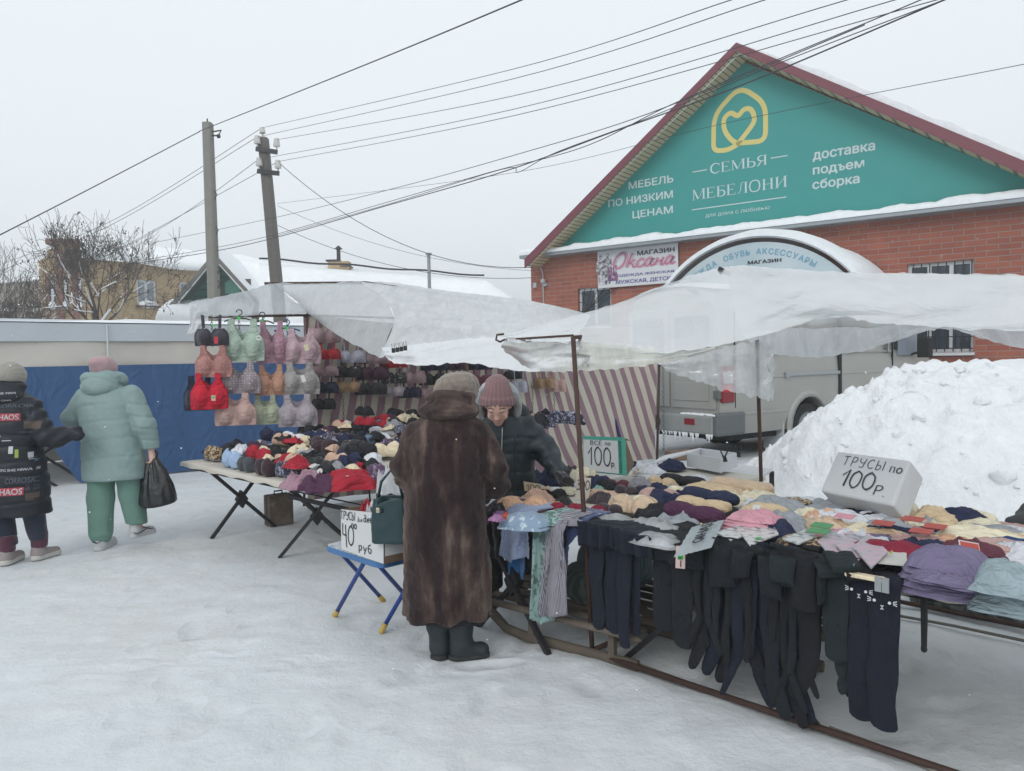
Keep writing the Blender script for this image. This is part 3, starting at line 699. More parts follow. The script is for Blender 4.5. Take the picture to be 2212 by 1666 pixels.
# ================================================================ the long tent on the other side of the aisle
TC=-11.42
tent=thing('market_tent','long white and blue fabric market tent closed towards the aisle, snow on its roof','tent',CW(TC,3.2,0))
CREAM=fabric('tent_white','#c2bdb6',.10,1.2,120,.8,.1,3,.35,0)
BAND=fabric('tent_band','#b6bdc4',.08,1.5,120,.7,.1,3,.3,0)
BLUE=fabric('tent_blue','#335580',.2,.8,160,.8,.15,5,1.0,.05)
def cloth_rows(w0,w1,zf0,zf1,n=140,mrow=26,amp=.02,seed=0.,c=TC,diag=0):
 rows=[]
 for j in range(mrow+1):
  r=[]
  for i in range(n+1):
   w=w0+(w1-w0)*i/n;a,b=zf0(w),zf1(w);z=a+(b-a)*j/mrow
   d=amp*(noise.noise((w*1.1+seed,z*.5,2))+.5*noise.noise((w*3.1+z*1.5*diag+seed,z*.8,5))+.25*noise.noise((w*7+z*4*diag,z*1.2,8)))
   r.append(CW(c+d*1.6,w,z))
  rows.append(r)
 return rows
ZT=2.17
mb=MB();mb.grid(cloth_rows(-1.5,8.2,lambda w:1.585,lambda w:ZT-.22+.01*math.sin(w*2),160,14,.018,3,diag=1));obj('white_wall',mb,CREAM,tent,smooth=True)
mb=MB();mb.grid(cloth_rows(-1.5,8.2,lambda w:ZT-.24,lambda w:ZT,160,6,.012,8,TC+.035));
mb.grid([[CW(TC+.035,-1.5+9.7*i/40,ZT)for i in range(41)],[CW(TC-.2,-1.5+9.7*i/40,ZT+.06)for i in range(41)]]);obj('roof_valance',mb,BAND,tent,smooth=True)
def gapz(w):return 0.02 if w>3.15 else min(1.3,.02+(3.15-w)*1.72)
mb=MB();mb.grid(cloth_rows(-1.5,8.2,gapz,lambda w:1.60,220,26,.034,21,TC+.03,diag=.6));obj('blue_wall',mb,BLUE,tent,smooth=True)
mb=MB();mb.grid([[CW(TC-3.0+.03*noise.noise((i*.3,j,1)),-1.5+9.7*i/30,.02+2.2*j/8)for i in range(31)]for j in range(9)]);obj('back_wall',mb,CREAM,tent,smooth=True)
rows=[]
for j in range(14):
 c=TC+.05-3.1*j/13;rows.append([CW(c,-1.6+9.9*i/120,ZT+.012+(.04+.10*math.sin(math.pi*min(1,j/13)))*(1 if j else .1)*(.75+.35*noise.noise((i*.09,j*.4,3)))*max(0,min(1,(i/120-.2)*2.6)))for i in range(121)])
mb=MB();mb.grid(rows);obj('roof_snow',mb,SNOW,tent,smooth=True)
mb=MB();a=on_plane(419,690,CDIR*TC,CDIR)
p=on_plane(228,705,CDIR*TC,CDIR);w=cw_of(p)[1];mb.tube([CW(TC+.05,w,z)for z in(1.6,1.85,2.16)],.012,5);obj('seam',mb,WHITE,tent)
t=thing('folding_table','folding table with crossed legs seen through the gap under the blue tent wall','table',CW(TC-.8,2.6,0))
mb=MB();mb.box(-.5,.8,-.35,.35,.70,.73);obj('tabletop',mb,plain('pale_plank','#b9a98e',.7),t,local=True)
mb=MB()
for y in(-.3,.3):mb.bar((-.4,y,0),(.7,y,.7),.03);mb.bar((.7,y+.03,0),(-.4,y+.03,.7),.03)
obj('leg',mb,STEEL,t,local=True)
solo('box',MB().box(-.35,.3,-.3,.28,.733,.87,Matrix.Translation(CW(TC-.8,2.6,0))),plain('orange_card','#b5643c',.8),'orange box on the table inside the blue tent','box',bevel=.01)
# ================================================================ houses behind
YB=brick_mat('yellow_brick','#bfa67e','#ae946c','#9c9079',.50,.17,.04)
RB=brick_mat('dull_red_brick','#8d5f58','#7b504a','#7d6f69',.4,.14,.05)
def wall_frame(pa,da,pb,db):
 a,b=at(*pa,da),at(*pb,db);a.z=b.z=0;s=(b-a).normalized();n=Vector((-s.y,s.x,0))
 if n.y<0:n=-n
 M=Matrix(((s.x,n.x,0,a.x),(s.y,n.y,0,a.y),(0,0,1,0),(0,0,0,1)))
 I=M.inverted()
 def loc(px,py,y=0.0):
  q=I@on_plane(px,py,a+n*y,n);return q.x,q.z
 return M,(b-a).length,loc
Z3=lambda x,y:(x*.2451,433.8+y*.2451)
M_,L_,lc=wall_frame((196,700),40,(480,700),46)
yb=thing('brick_house','long yellow brick building with red brick bay and snow laden roof behind the bare tree','house',mat=M_)
ez=lc(196,560)[1]
wa=[(*lc(*Z3(1210,905)),*lc(*Z3(1380,705))),(*lc(*Z3(1588,885)),*lc(*Z3(1745,725)))]
mb=MB();xs_=[-.5,wa[0][0],wa[0][2],wa[1][0],wa[1][2],L_+4]
for i in range(0,6,2):mb.box(xs_[i],xs_[i+1],0,.4,0,ez)
for a in wa:mb.box(a[0],a[2],0,.4,0,a[1]);mb.box(a[0],a[2],0,.4,a[3],ez)
obj('wall',mb,YB,yb,local=True)
PALEGLASS=plain('reflecting_glass','#7f8791',.1,0,.25,.8,0)
for a in wa:window(yb,a[0],a[2],a[1],a[3],.15,1,.12,PALEGLASS)
for a in wa[:1]:
 mb=MB();mb.box(a[0]-.1,a[2]+.1,-.25,-.005,a[1]-.2,a[1]-.12);sl_o=obj('sill',mb,RUST,yb,local=True)
 mb=MB();mb.ball(((a[0]+a[2])/2,-.12,a[1]-.05),((a[2]-a[0])*.5,.14,.22),14,8);obj('sill_snow',mb,SNOW,yb,local=True,smooth=True)
rows=[]
for j in range(10):
 y=[-.5,-.62,-.6,-.5,.2,1.5,3,4.5,6,8][j];h=[0,.1,.35,.5,.7,1.0,1.4,1.75,1.9,1.9][j]
 x0_=-.6+max(0,y)*.75;rows.append([(x0_+(L_+4.8-x0_)*i/60,y+.12*noise.noise((i*.3,2,1)),ez-.05+h*(1+.12*noise.noise((i*.2,j*.3,4)))+.55*(math.sin(i*.17+.5)-.4)*(1 if j<4 else 0)*.25)for i in range(61)])
mb=MB();mb.grid(rows);obj('roof_snow',mb,ROOFSNOW,yb,local=True,smooth=True)
# the bay
M2,L2,l2=wall_frame((89,700),39,(196,700),39.6)
I_=M_.inverted()
bx=lambda px,py,y=0:(l2(px,py,y))
mb=MB();hz0,hz1=l2(100,551)[1],l2(180,527)[1]
P=[(0,0),(L2,0),(L2,hz1-.3),(L2*.78,hz1),(L2*.78,hz1+.25),(L2*.18,hz1-.35),(L2*.18,hz0-.1),(0,hz0-.3)]
mb.prism(P,0,1.2);bay=obj('bay',mb,YB,yb,local=False)if False else None
mb2=MB();mb2.merge(mb,M2);bay=obj('bay',mb2,YB,yb)
def bayp(name,mbx,mat,**k):
 mm=MB();mm.merge(mbx,M2);return obj(name,mm,mat,bay,**k)
for a,b,top in((408,440,660),(505,560,400),(640,690,620)):
 x0,x1=l2(*Z3(a,800))[0],l2(*Z3(b,800))[0];zt=l2(*Z3((a+b)/2,top))[1];mb=MB();mb.box(x0,x1,-.14,.006,0,zt);bayp('pilaster',mb,RB)
for a,b in((440,490),(560,600),(690,725)):
 x0,x1=l2(*Z3(a,800))[0],l2(*Z3(b,800))[0];z0,z1=l2(*Z3(460,935))[1],l2(*Z3(460,700))[1];mb=MB()
 P=[(x0,z0),(x1,z0),(x1,z1-.3)]+[((x0+x1)/2+(x1-x0)/2*math.cos(t*math.pi/6),z1-.3+.5*math.sin(t*math.pi/6))for t in range(1,6)]+[(x0,z1-.3)]
 mb.prism(P,-.02,-.005);wv_=bayp('window',mb,GLASS)
 mb=MB();mb.box((x0+x1)/2-.06,(x0+x1)/2+.06,-.06,-.023,z0,z1);mb.box(x0,x1,-.059,-.024,(z0*.6+z1*.4),(z0*.6+z1*.4)+.1);mm=MB();mm.merge(mb,M2);obj('frame',mm,WHITE,wv_)
 mb=MB();mb.ball(((x0+x1)/2,-.15,z0+.05),((x1-x0)*.7,.18,.22),12,8);bayp('sill_snow',mb,SNOW,smooth=True)
mb=MB();c0=l2(*Z3(672,525));mb.tube([(c0[0],-.1,c0[1]),(c0[0],0,c0[1])],.62,20);bayp('round_window',mb,plain('brown_wood','#52463f',.7))
mb=MB();mb.box(L2*.16,L2*.8,-.1,1.2,hz1-.05,hz1+.22);bayp('parapet',mb,RB)
M3,L3,l3=wall_frame((-60,700),52,(95,700),50)
gh=thing('house','grey plastered flat roofed house with two dark windows, left of the yellow brick building','house',mat=M3)
gz=l3(50,610)[1];GREYP=plain('grey_plaster','#8e887f',.9,0,.15,.6)
mb=MB();mb.box(0,L3+6,0,6,0,gz);obj('wall',mb,GREYP,gh,local=True)
mb=MB();mb.box(-.2,L3+6.2,-.3,6.2,gz+.005,gz+.22);obj('roof_snow',mb,ROOFSNOW,gh,local=True,bevel=.08)
for a,b in((38,135),(300,385)):
 x0,z0=l3(*Z3(a,1060));x1,z1=l3(*Z3(b,890));mb=MB();mb.box(x0,x1,-.03,-.004,z0,z1);w=obj('window',mb,plain('dark_window','#3b3a3c',.3),gh,local=True)
 mb=MB();mb.box(x0-.1,x1+.1,-.2,-.034,(z0+z1)/2,(z0+z1)/2+.18);obj('sill_snow',mb,SNOW,w,local=True)
# the green gable house and the long snowed-in roofs
Z2=lambda x,y:(325.3+x*.26036,216.9+y*.26036)
M4,L4,l4=wall_frame((384,700),29,(580,700),29.6)
gg=thing('house','wooden house with green boarded gable, pointed green window and a thick white roof','house',mat=M4)
apx=l4(*Z3(1932,497));lft=l4(*Z3(1560,950));rgt=(2*apx[0]-lft[0],lft[1])
GREEN=NT('green_boards');wv=GREEN.n('ShaderNodeTexWave');wv.inputs['Scale'].default_value=1.3;GREEN.l(GREEN.coord(rot=(0,R(90),0)),wv.inputs[0]);GREEN.base(GREEN.mix(GREEN.ramp(wv.outputs[0],(.03,0.),(.12,1.)),'#123f3b','#2a6a60'));GREEN.set(Roughness=.7);GREEN=GREEN.m
mb=MB();mb.prism([(lft[0]+.6,0),(rgt[0]-.6,0),(rgt[0]-.6,lft[1]+.5),(apx[0],apx[1]-.25),(lft[0]+.6,lft[1]+.5)],0,.2);obj('gable_wall',mb,GREEN,gg,local=True)
BRN=plain('brown_boards','#5c4b43',.8,0,.2,3)
for a,b,c_,d in((1925,1965,880,700),(2150,2212,830,690)):
 p,q=l4(*Z3(a,c_)),l4(*Z3(b,d));mb=MB();mb.box(p[0],q[0],-.03,-.004,p[1],q[1]);obj('panel',mb,BRN,gg,local=True)
wc=l4(*Z3(2052,830));wt=l4(*Z3(2052,665));mb=MB();hw=.33
mb.prism([(wc[0]-hw,wc[1]),(wc[0]+hw,wc[1]),(wc[0]+hw,wt[1]-.25),(wc[0],wt[1]),(wc[0]-hw,wt[1]-.25)],-.04,-.02);w=obj('window',mb,plain('green_glass','#5aa08e',.25),gg,local=True)
mb=MB();P=[(wc[0]-hw,wc[1]),(wc[0]+hw,wc[1]),(wc[0]+hw,wt[1]-.25),(wc[0],wt[1]),(wc[0]-hw,wt[1]-.25)]
for i in range(5):mb.bar((P[i][0],-.06,P[i][1]),(P[(i+1)%5][0],-.06,P[(i+1)%5][1]),.09,.08)
obj('frame',mb,plain('green_paint','#2b574e',.6),w,local=True)
for sgn in(-1,1):
 e=lft if sgn<0 else rgt;mb=MB();mb.prism([(e[0],e[1]-.12),(apx[0],apx[1]-.14),(apx[0],apx[1]),(e[0],e[1])],-.95,9.2);obj('roof',mb,plain('green_roof','#28544d',.6),gg,local=True)
 mb=MB();mb.prism([(e[0]-sgn*-.05,e[1]-.16),(apx[0],apx[1]-.16),(apx[0],apx[1]+.03),(e[0]-sgn*-.05,e[1]+.03)],-1.05,-.955);obj('barge_board',mb,plain('weathered_board','#6b6a66',.8),gg,local=True)
 mb=MB();rows=[]
 for j in range(8):
  y=-.93+j*1.5;rows.append([(e[0]+(apx[0]-e[0])*i/20,y,e[1]+(apx[1]-e[1])*i/20+.02+.28*(.2 if j==0 else 1)*(1+.2*noise.noise((i*.3,j,1)))+(.14 if sgn>0 and j else 0))for i in range(21)])
 mb.grid(rows);mb.grid([[(p[0],p[1],p[2]-.3)for p in rows[0]],rows[0]]);obj('roof_snow',mb,ROOFSNOW,gg,local=True,smooth=True)
mb=MB();mb.bar((apx[0],-1.0,apx[1]-.2),(apx[0],-1.0,apx[1]+.55),.07);mb.tube([(apx[0],-1.0,apx[1]+.3),(apx[0],-1.,apx[1]+.42),(apx[0],-1.,apx[1]+.95)],[.11,.14,.01],6);obj('finial',mb,plain('weathered_board','#6b6a66',.8),gg,local=True)
mb=MB();rows=[]
for j,(y,z)in enumerate(((-2.2,-.5),(-2.3,-.2),(-1.8,.12),(-.8,.4),(-.02,.6))):rows.append([(lft[0]-.2+3.2*i/20,y,lft[1]+z-.25+.08*noise.noise((i*.3,j,0)))for i in range(21)])
mb.grid(rows);obj('porch_snow',mb,SNOW,gg,local=True,smooth=True)
mb=MB();mb.box(lft[0]-.1,lft[0]+2.9,-2.25,-.004,lft[1]-.95,lft[1]-.78);mb.box(lft[0]+1.2,lft[0]+1.4,-2.2,-2.0,0,lft[1]-.95);mb.box(lft[0]+2.6,lft[0]+2.8,-2.2,-2.0,0,lft[1]-.95);obj('porch',mb,plain('green_paint','#2b574e',.6),gg,local=True)
# low long building whose snowy roof runs across behind the stalls
def roof_house(label,ridge,eave,wallz,extra=None):
 """ridge and eave: pixel/depth polylines from left to right"""
 Rg=[at(*p)for p in ridge];Ev=[at(*p)for p in eave];n=len(Rg)
 h=thing('low_house',label,'house',(Ev[0].x,Ev[0].y,0))
 rows=[]
 for j in range(9):
  t=j/8;rows.append([Ev[i]*(1-t)+Rg[i]*t+Vector((0,0,.25*math.sin(math.pi*min(1,t*1.0))+.06*noise.noise((i*.7,j*.6,2))))for i in range(n)])
 rows.insert(0,[p-Vector((0,0,.35))for p in rows[0]])
 back=[p+Vector((.6,5.5,-2.2))for p in Rg];rows.append(back)
 mb=MB();mb.grid(rows);obj('roof_snow',mb,ROOFSNOW,h,smooth=True)
 mb=MB();mb.grid([[Vector((p.x,p.y+.5,0))for p in Ev],[p+Vector((0,.5,-.1))for p in Ev]]);mb.grid([[Vector((p.x,p.y-.4,0))for p in back],[p+Vector((0,-.4,-.1))for p in back]])
 for e,b in((Ev[0],back[0]),(Ev[-1],back[-1])):mb.add([(e.x,e.y+.5,0),(b.x,b.y-.4,0),(b.x,b.y-.4,b.z-.1),(e.x,e.y+.5,e.z-.1)],[(0,1,2,3)])
 obj('wall',mb,GREYP,h);return h
lin=lambda a,b,n:[tuple(a[k]+(b[k]-a[k])*i/(n-1)for k in range(3))for i in range(n)]
h1=roof_house('low house under an unbroken white roof with brick chimney and black stove pipe',lin((478,557,34),(770,580,36),8),lin((500,690,31),(800,690,33),8),2)
c1=at(735,572,35.5);mb=MB();mb.box(-.5,.45,-.3,.3,-.9,.12,Matrix.Translation(c1));ch_=obj('chimney',mb,YB,h1)
mb=MB();mb.box(-.58,.02,-.36,.36,.125,.2,Matrix.Translation(c1));mb.box(.05,.52,-.34,.34,.123,.17,Matrix.Translation(c1+Vector((0,0,-.25))));obj('cap',mb,DARK,ch_)
p=at(732,574,35.5);mb=MB();mb.tube([p,p+Vector((-.0,0,.75))],.09,10);mb.tube([p+Vector((0,0,.76)),p+Vector((0,0,.92))],[.2,.02],10);obj('stove_pipe',mb,DARK,h1)
h2=roof_house('long low building with dark roof edge above snow and one thin grey flue',lin((560,568,27),(1048,604,29),12)+[at_ for at_ in((1075,625,28.5),(1120,652,28.2))],lin((560,720,24),(1150,735,25.5),14),2)
mb=MB();pts=[at(*q)+Vector((0,0,.12))for q in lin((560,566,27),(1046,602,29),20)];mb.tube([q+Vector((0,0,.03*math.sin(i)))for i,q in enumerate(pts)],.035,6);obj('roof_edge',mb,DARK,h2)
a,b=at(928,635,24.8),at(928,552,24.8);mb=MB();mb.tube([Vector((a.x,a.y,a.z-.6)),Vector((a.x,a.y,b.z))],.055,10);mb.tube([Vector((a.x,a.y,b.z+.003)),Vector((a.x,a.y,b.z+.07))],.1,10);obj('flue',mb,plain('zinc','#8f979c',.4),h2,smooth=False)
# ================================================================ poles and wires
CONC=plain('old_concrete','#7c7a74',.9,0,.2,5,.3,30)
def pole(label,top,dtop,foot,w0,w1,mat=None):
 a=at(*top,dtop);b=at(*foot,dtop);b=a+(b-a)*(a.z/(a.z-b.z))
 t=thing('utility_pole',label,'pole',b)
 d=(a-b).normalized();mb=MB();s=d.cross(Vector((0,1,0))).normalized();f=s.cross(d)
 vs=[]
 for p,w in((b,w1),(a,w0)):
  for x,y in((-.5,-.32),(-.32,-.5),(.32,-.5),(.5,-.32),(.5,.5),(-.5,.5)):vs.append(p+s*(x*w)+f*(y*w))
 mb.add(vs,[(i,(i+1)%6,(i+1)%6+6,i+6)for i in range(6)]+[tuple(range(6)),tuple(range(11,5,-1))]);obj('shaft',mb,mat or CONC,t)
 return t,a,b,s,d
t1,a1,b1,s1,d1=pole('taller looking upright concrete pole carrying one cable on a hook near its top',(448,266),21.5,(462,660),.245,.30)
mb=MB();mb.tube([a1+s1*-.1-d1*.25,a1+s1*-.38-d1*.22,a1+s1*-.3-d1*.36,a1-d1*.36],.022,6);mb.tube([a1,a1+d1*.12],.02,6);mb.ball(a1+s1*-.3-d1*.38,.06,8,6);obj('hook',mb,DARK,t1)
mb=MB()
for k in(1.9,2.9,4.0,4.4):mb.tube([a1+s1*-.13-d1*(k*1),a1+s1*-.2-d1*(k+.1),a1+s1*-.13-d1*(k+.25)],.012,5)
obj('wire_loop',mb,DARK,t1)
t2,a2,b2,s2,d2=pole('leaning concrete pole with two dark crossarms and white insulators',(568,299),23.5,(597,612),.28,.35,plain('dark_concrete','#625f5a',.9,0,.2,5,.3,30))
PORC=plain('white_porcelain','#b9b9b6',.25)
INS=[]
for q0,q1,insl in(((553,322),(599,329),((556,321),(598,327))),((556,370),(603,375),((560,369),(601,374)))):
 mb=MB();mb.bar(at(*q0,23.3),at(*q1,23.3),.09,.13);arm=obj('crossarm',mb,DARK,t2)
 for q in insl:
  p=at(*q,23.3);mb=MB();mb.tube([p,p+Vector((0,0,.16))],.025,6);mb.tube([p+Vector((0,0,.14)),p+Vector((0,0,.2)),p+Vector((0,0,.38))],[.1,.105,.075],8);obj('insulator',mb,PORC,arm,smooth=False);INS.append(p+Vector((0,0,.34)))
p=a2+d2*.02;mb=MB();mb.tube([p,p+d2*.1,p+d2*.14,p+d2*.3],[.025,.025,.1,.075],8);obj('insulator',mb,PORC,t2);INS.append(p+d2*.3)
CABLE=plain('cable','#33363c',.6,0,.1,3,0)
def wire(pts,r,label,sag=0.0,group='overhead wires crossing the sky'):
 """pts: (x, y, metres) seen points joined by hanging curves"""
 W_=[at(*p)if not isinstance(p,Vector)else p for p in pts]
 P=smooth_pts(W_,10)if len(W_)>2 else[W_[0]*(1-t/16)+W_[1]*(t/16)for t in range(17)]
 if sag:n=len(P)-1;P=[p-Vector((0,0,sag*4*(i/n)*(1-i/n)))for i,p in enumerate(P)]
 mb=MB();mb.tube(P,r*.8,5);return solo('overhead_wire',mb,CABLE,label,'wire',group,smooth=True)
wire([(-40,528,14),(200,405,17.5),(432,284,21.2)],.016,'single cable falling to the far left from the hook of the upright pole')
wire([(430,284,21.2),(790,140,14),(1127,0,10),(1400,-118,8)],.014,'lone cable rising right from the top of the upright pole')
for y0,(x1,y1),(x2,y2),ins,lab in((0,(1111,149),(1580,0),4,'topmost thin wire rising right from the peak of the leaning pole'),(0,(1111,170),(1640,4),0,'second thin wire rising right, from the left insulator of the upper crossarm'),(0,(1111,207),(1830,0),1,'third thin wire rising right, from the right insulator of the upper crossarm'),(0,(1111,236),(1920,4),2,'thin wire rising right from the left insulator of the lower crossarm'),(0,(1111,250),(1995,8),3,'thin wire rising right from the right insulator of the lower crossarm')):
 xe,ye=x2+(x2-x1)*.2,y2+(y2-y1)*.2
 wire([INS[ins],(x1,y1,15),(x2,y2,9.5),(xe,ye,8.2)],.0085,lab)
for ins,pl in((4,((240,478),(-10,575))),(0,((240,486),(-10,590))),(2,((335,500),(60,632))),(3,((300,515),(40,650)))):
 wire([INS[ins],(*pl[0],29),(*pl[1],34)],.011,{4:'thin wire falling away left from the peak of the leaning pole',0:'thin wire falling away left from the upper crossarm',2:'thin wire falling away left from the lower crossarm',3:'lowest thin wire falling away left from the lower crossarm towards the bare tree'}[ins])
bun='slack dark telephone bundle crossing the green gable and dropping left past both poles'
wire([(270,572,26),(440,547,22),(590,515,20),(830,446,17),(1085,372,14.5),(1330,283,12.5),(1600,185,10.8),(2040,0,8.6),(2300,-110,7.6)],.013,'thickest dark cable of the slack bundle in front of the green gable')
wire([(300,563,26),(440,540,22),(590,508,20),(840,436,17),(1060,372,14.5),(1260,318,12.8),(1460,222,11.2),(1880,46,9),(2250,-110,7.6)],.009,'thinner upper cable of the slack bundle, sagging away from it near the gable')
wire([(590,512,20),(850,438,17),(1085,366,14.5),(1120,372,14.2),(1200,330,13.2),(1400,255,11.8),(1700,130,10),(2060,-8,8.4)],.008,'loose looping cable hanging under the slack bundle above the aisle')
wire([(600,440,23.2),(1111,373,18),(1560,268,13),(2212,139,9),(2500,80,8)],.006,'faint thin wire crossing low over the gable lettering to the far right')
wire([(330,525,27),(595,470,23),(860,405,18),(1130,330,14.5),(1400,246,12),(1868,54,9)],.009,'middle thin wire sagging between the insulator wires and the slack bundle')
SP=FM@Vector((xl,-.4,zl-.2))
wire([INS[3],SP],.013,'drop wire falling right from the lower crossarm to the shop eave',.9)
wire([(600,445,23.4),FM@Vector((.1,-.05,zl-.25))],.007,'thin drop wire from halfway down the leaning pole to the shop corner',.4)
wire([(600,487,23.4),FM@Vector((.1,-.05,zl-.45))],.010,'lowest drop wire from the leaning pole to the shop wall',.5)
# ================================================================ bare trees
BARK=plain('bark','#4a423f',.95,0,.25,20,.3,60)
def tree(label,base,h,seed,lean=0,depth=6,spread=.55,snow=True,r0=.17,seeds=True,trunk=.28):
 rnd=random.Random(seed);t=thing('bare_tree',label,'tree',base);tr=MB();cr_=MB();sn=MB();sd=MB();nb=[0]
 def limb(p,d,L,r,lv):
  n=5;pts=[p];q=p;dd=d
  for i in range(n):
   dd=(dd+Vector((rnd.uniform(-1,1),rnd.uniform(-1,1),rnd.uniform(-.5,1.0)))*(.03 if lv==0 else .17)).normalized();q=q+dd*(L/n);pts.append(q)
  rr=[max(.006,r*(1-.45*i/n))for i in range(n+1)]
  (tr if lv==0 else cr_).tube(pts,rr,7 if lv<2 else 4 if lv<4 else 3,cap=False);nb[0]+=1
  if snow and 1<=lv<=3 and abs(dd.z)<.8 and rnd.random()<.75:
   k=rnd.randint(0,2);sp=pts[k:k+4];sn.tube([s_+Vector((0,0,rr[k]*.9))for s_ in sp],rr[k]*.85+.008,5)
  if lv>=depth-2 and seeds and rnd.random()<.10:
   for _ in range(3):sd.ball(q+Vector((rnd.uniform(-.05,.05),0,-rnd.uniform(.0,.12))),(.016,.012,.035),4,3)
  if lv==1:nb[0]=0
  if lv>=depth or nb[0]>260:return
  for i in range(rnd.choice((2,3,3))if lv else 8):
   k=rnd.randint(2,n)if lv else rnd.randint(3,n);a=rnd.uniform(0,2*math.pi);s_=spread*rnd.uniform(.7,1.35)
   side=dd.cross(Vector((math.cos(a),math.sin(a),.3))).normalized();nd=(dd*math.cos(s_)+side*math.sin(s_)+Vector((0,0,.10))).normalized()
   limb(pts[k],nd,(L*rnd.uniform(.58,.82)if lv else h*rnd.uniform(.24,.34)),rr[k]*rnd.uniform(.5,.72),lv+1)
  limb(pts[-1],(dd+Vector((0,0,.1))).normalized(),(L*.75 if lv else h*.3),rr[-1]*.85,lv+1)
 limb(Vector(base),Vector((lean,0,1)).normalized(),h*trunk,r0,0)
 obj('trunk',tr,BARK,t,smooth=True);c_=obj('crown',cr_,BARK,t)
 if snow and sn.v:obj('branch_snow',sn,SNOW,c_)
 if sd.v:obj('seed_clusters',sd,plain('dry_seeds','#3f3633',.95),c_)
 return t
def ground_at(px,d):p=at(px,760,d);p.z=0;return p
tree('wide bare tree with hanging seed clusters and snowy forks behind the blue and white tent',ground_at(214,24),5.4,17,.0,6,.80,r0=.12,trunk=.50)
tree('thin bare shrub tree close to the grey house',ground_at(62,27),4.2,23,-.1,4,.55,True,.06,False,.45)
tree('bare leaning sapling at the far left edge of the sky',ground_at(-12,26),4.4,31,.12,4,.5,False,.05,False,.45)
# ================================================================ the grey van
VU=Vector((.83,.56,0)).normalized();VV=Vector((-VU.y,VU.x,0))
VM=Matrix(((VU.x,VV.x,0,3.02),(VU.y,VV.y,0,11.05),(0,0,1,0),(0,0,0,1)))
van=thing('van','dirty grey panel van with sliding side door parked behind the snow pile','van',mat=VM)
t=NT('van_paint');n1=t.noise(2.2,6,.6)
sp_=t.n('ShaderNodeSeparateXYZ');t.l(t.tc.outputs['Object'],sp_.inputs[0])
low=t.ramp(t.math('ADD',sp_.outputs[2],t.math('MULTIPLY',n1,.5)),(.55,1.),(1.15,0.))
col=t.mix(n1,'#93938f','#a3a29d');col=t.mix(t.math('MULTIPLY',low,.6),col,'#8d8b85');col=t.mix(t.math('MULTIPLY',t.ramp(t.noise(16,6,.7),(.64,0.),(.72,1.)),t.math('MULTIPLY',low,.55)),col,'#c4c8c9')
t.base(col);t.set(Roughness=.38,Metallic=.15,Coat_Weight=.2);t.bump(t.noise(30,4),.05,.004);VP=t.m
VPL=plain('van_plastic','#5d6163',.6,0,.2,5);BLK=plain('black_rubber','#17181a',.8,0,.3,10,.3,50)
W2=1.0
def ring(x,zlo,zhi,hw,top,r=.12):
 pts=[]
 P=[(-hw*.96,zlo),(-hw,zlo+.25),(-hw,1.25),(-hw*.985,1.45),(-top,zhi-.28),(-top*.93,zhi-.10),(-top*.75,zhi-.02),(0,zhi+.03)]
 P=[(y,min(z,zhi+.03))for y,z in P]
 P=P+[(-y,z)for y,z in P[-2::-1]]
 return[(x,y+W2,z)for y,z in P]
prof=[(0.0,.45,2.50,.96,.84),(.05,.42,2.56,.99,.87),(.3,.40,2.62,1,.88),(1.6,.40,2.64,1,.88),(3.2,.40,2.64,1,.88),(4.3,.40,2.58,1,.87),(4.75,.40,2.40,1,.85),(5.2,.40,2.02,.99,.83),(5.6,.40,1.62,.97,.84),(5.75,.42,1.42,.95,.84),(6.1,.44,1.22,.9,.8),(6.3,.48,1.08,.84,.72)]
mb=MB();rows=[ring(*p)for p in prof];mb.grid(rows,closed=True);n=len(rows[0]);mb.add(rows[0],[tuple(range(n))[::-1]]);mb.add(rows[-1],[tuple(range(n))])
me=mb.mesh('body');bm=bmesh.new();bm.from_mesh(me);bmesh.ops.remove_doubles(bm,verts=bm.verts,dist=1e-5);bmesh.ops.recalc_face_normals(bm,faces=bm.faces)
bm.to_mesh(me);bm.free()
body=obj('body',me,VP,van,local=True,smooth=True)
cut=MB();cut.tube([(2.05,-.3,.42),(2.05,.42,.42)],.47,36);cut.tube([(2.05,1.58,.42),(2.05,2.3,.42)],.47,36);cut.tube([(5.05,-.3,.42),(5.05,.4,.42)],.46,36)
cm_=cut.mesh('arch_cut');co=bpy.data.objects.new('arch_cut',cm_);COL.objects.link(co);co.matrix_world=VM
md=body.modifiers.new('arches','BOOLEAN');md.object=co;md.operation='DIFFERENCE';md.solver='EXACT'
bpy.context.view_layer.update();dg=bpy.context.evaluated_depsgraph_get();nm=bpy.data.meshes.new_from_object(body.evaluated_get(dg))
body.modifiers.clear();body.data=nm;bpy.data.objects.remove(co)
nm.polygons.foreach_set('use_smooth',[True]*len(nm.polygons))
if not len(nm.materials):nm.materials.append(VP)
es=body.modifiers.new('edges','EDGE_SPLIT');es.split_angle=R(32)
def vpart(name,mb,mat,par=None,**k):return obj(name,mb,mat,par or van,local=True,**k)
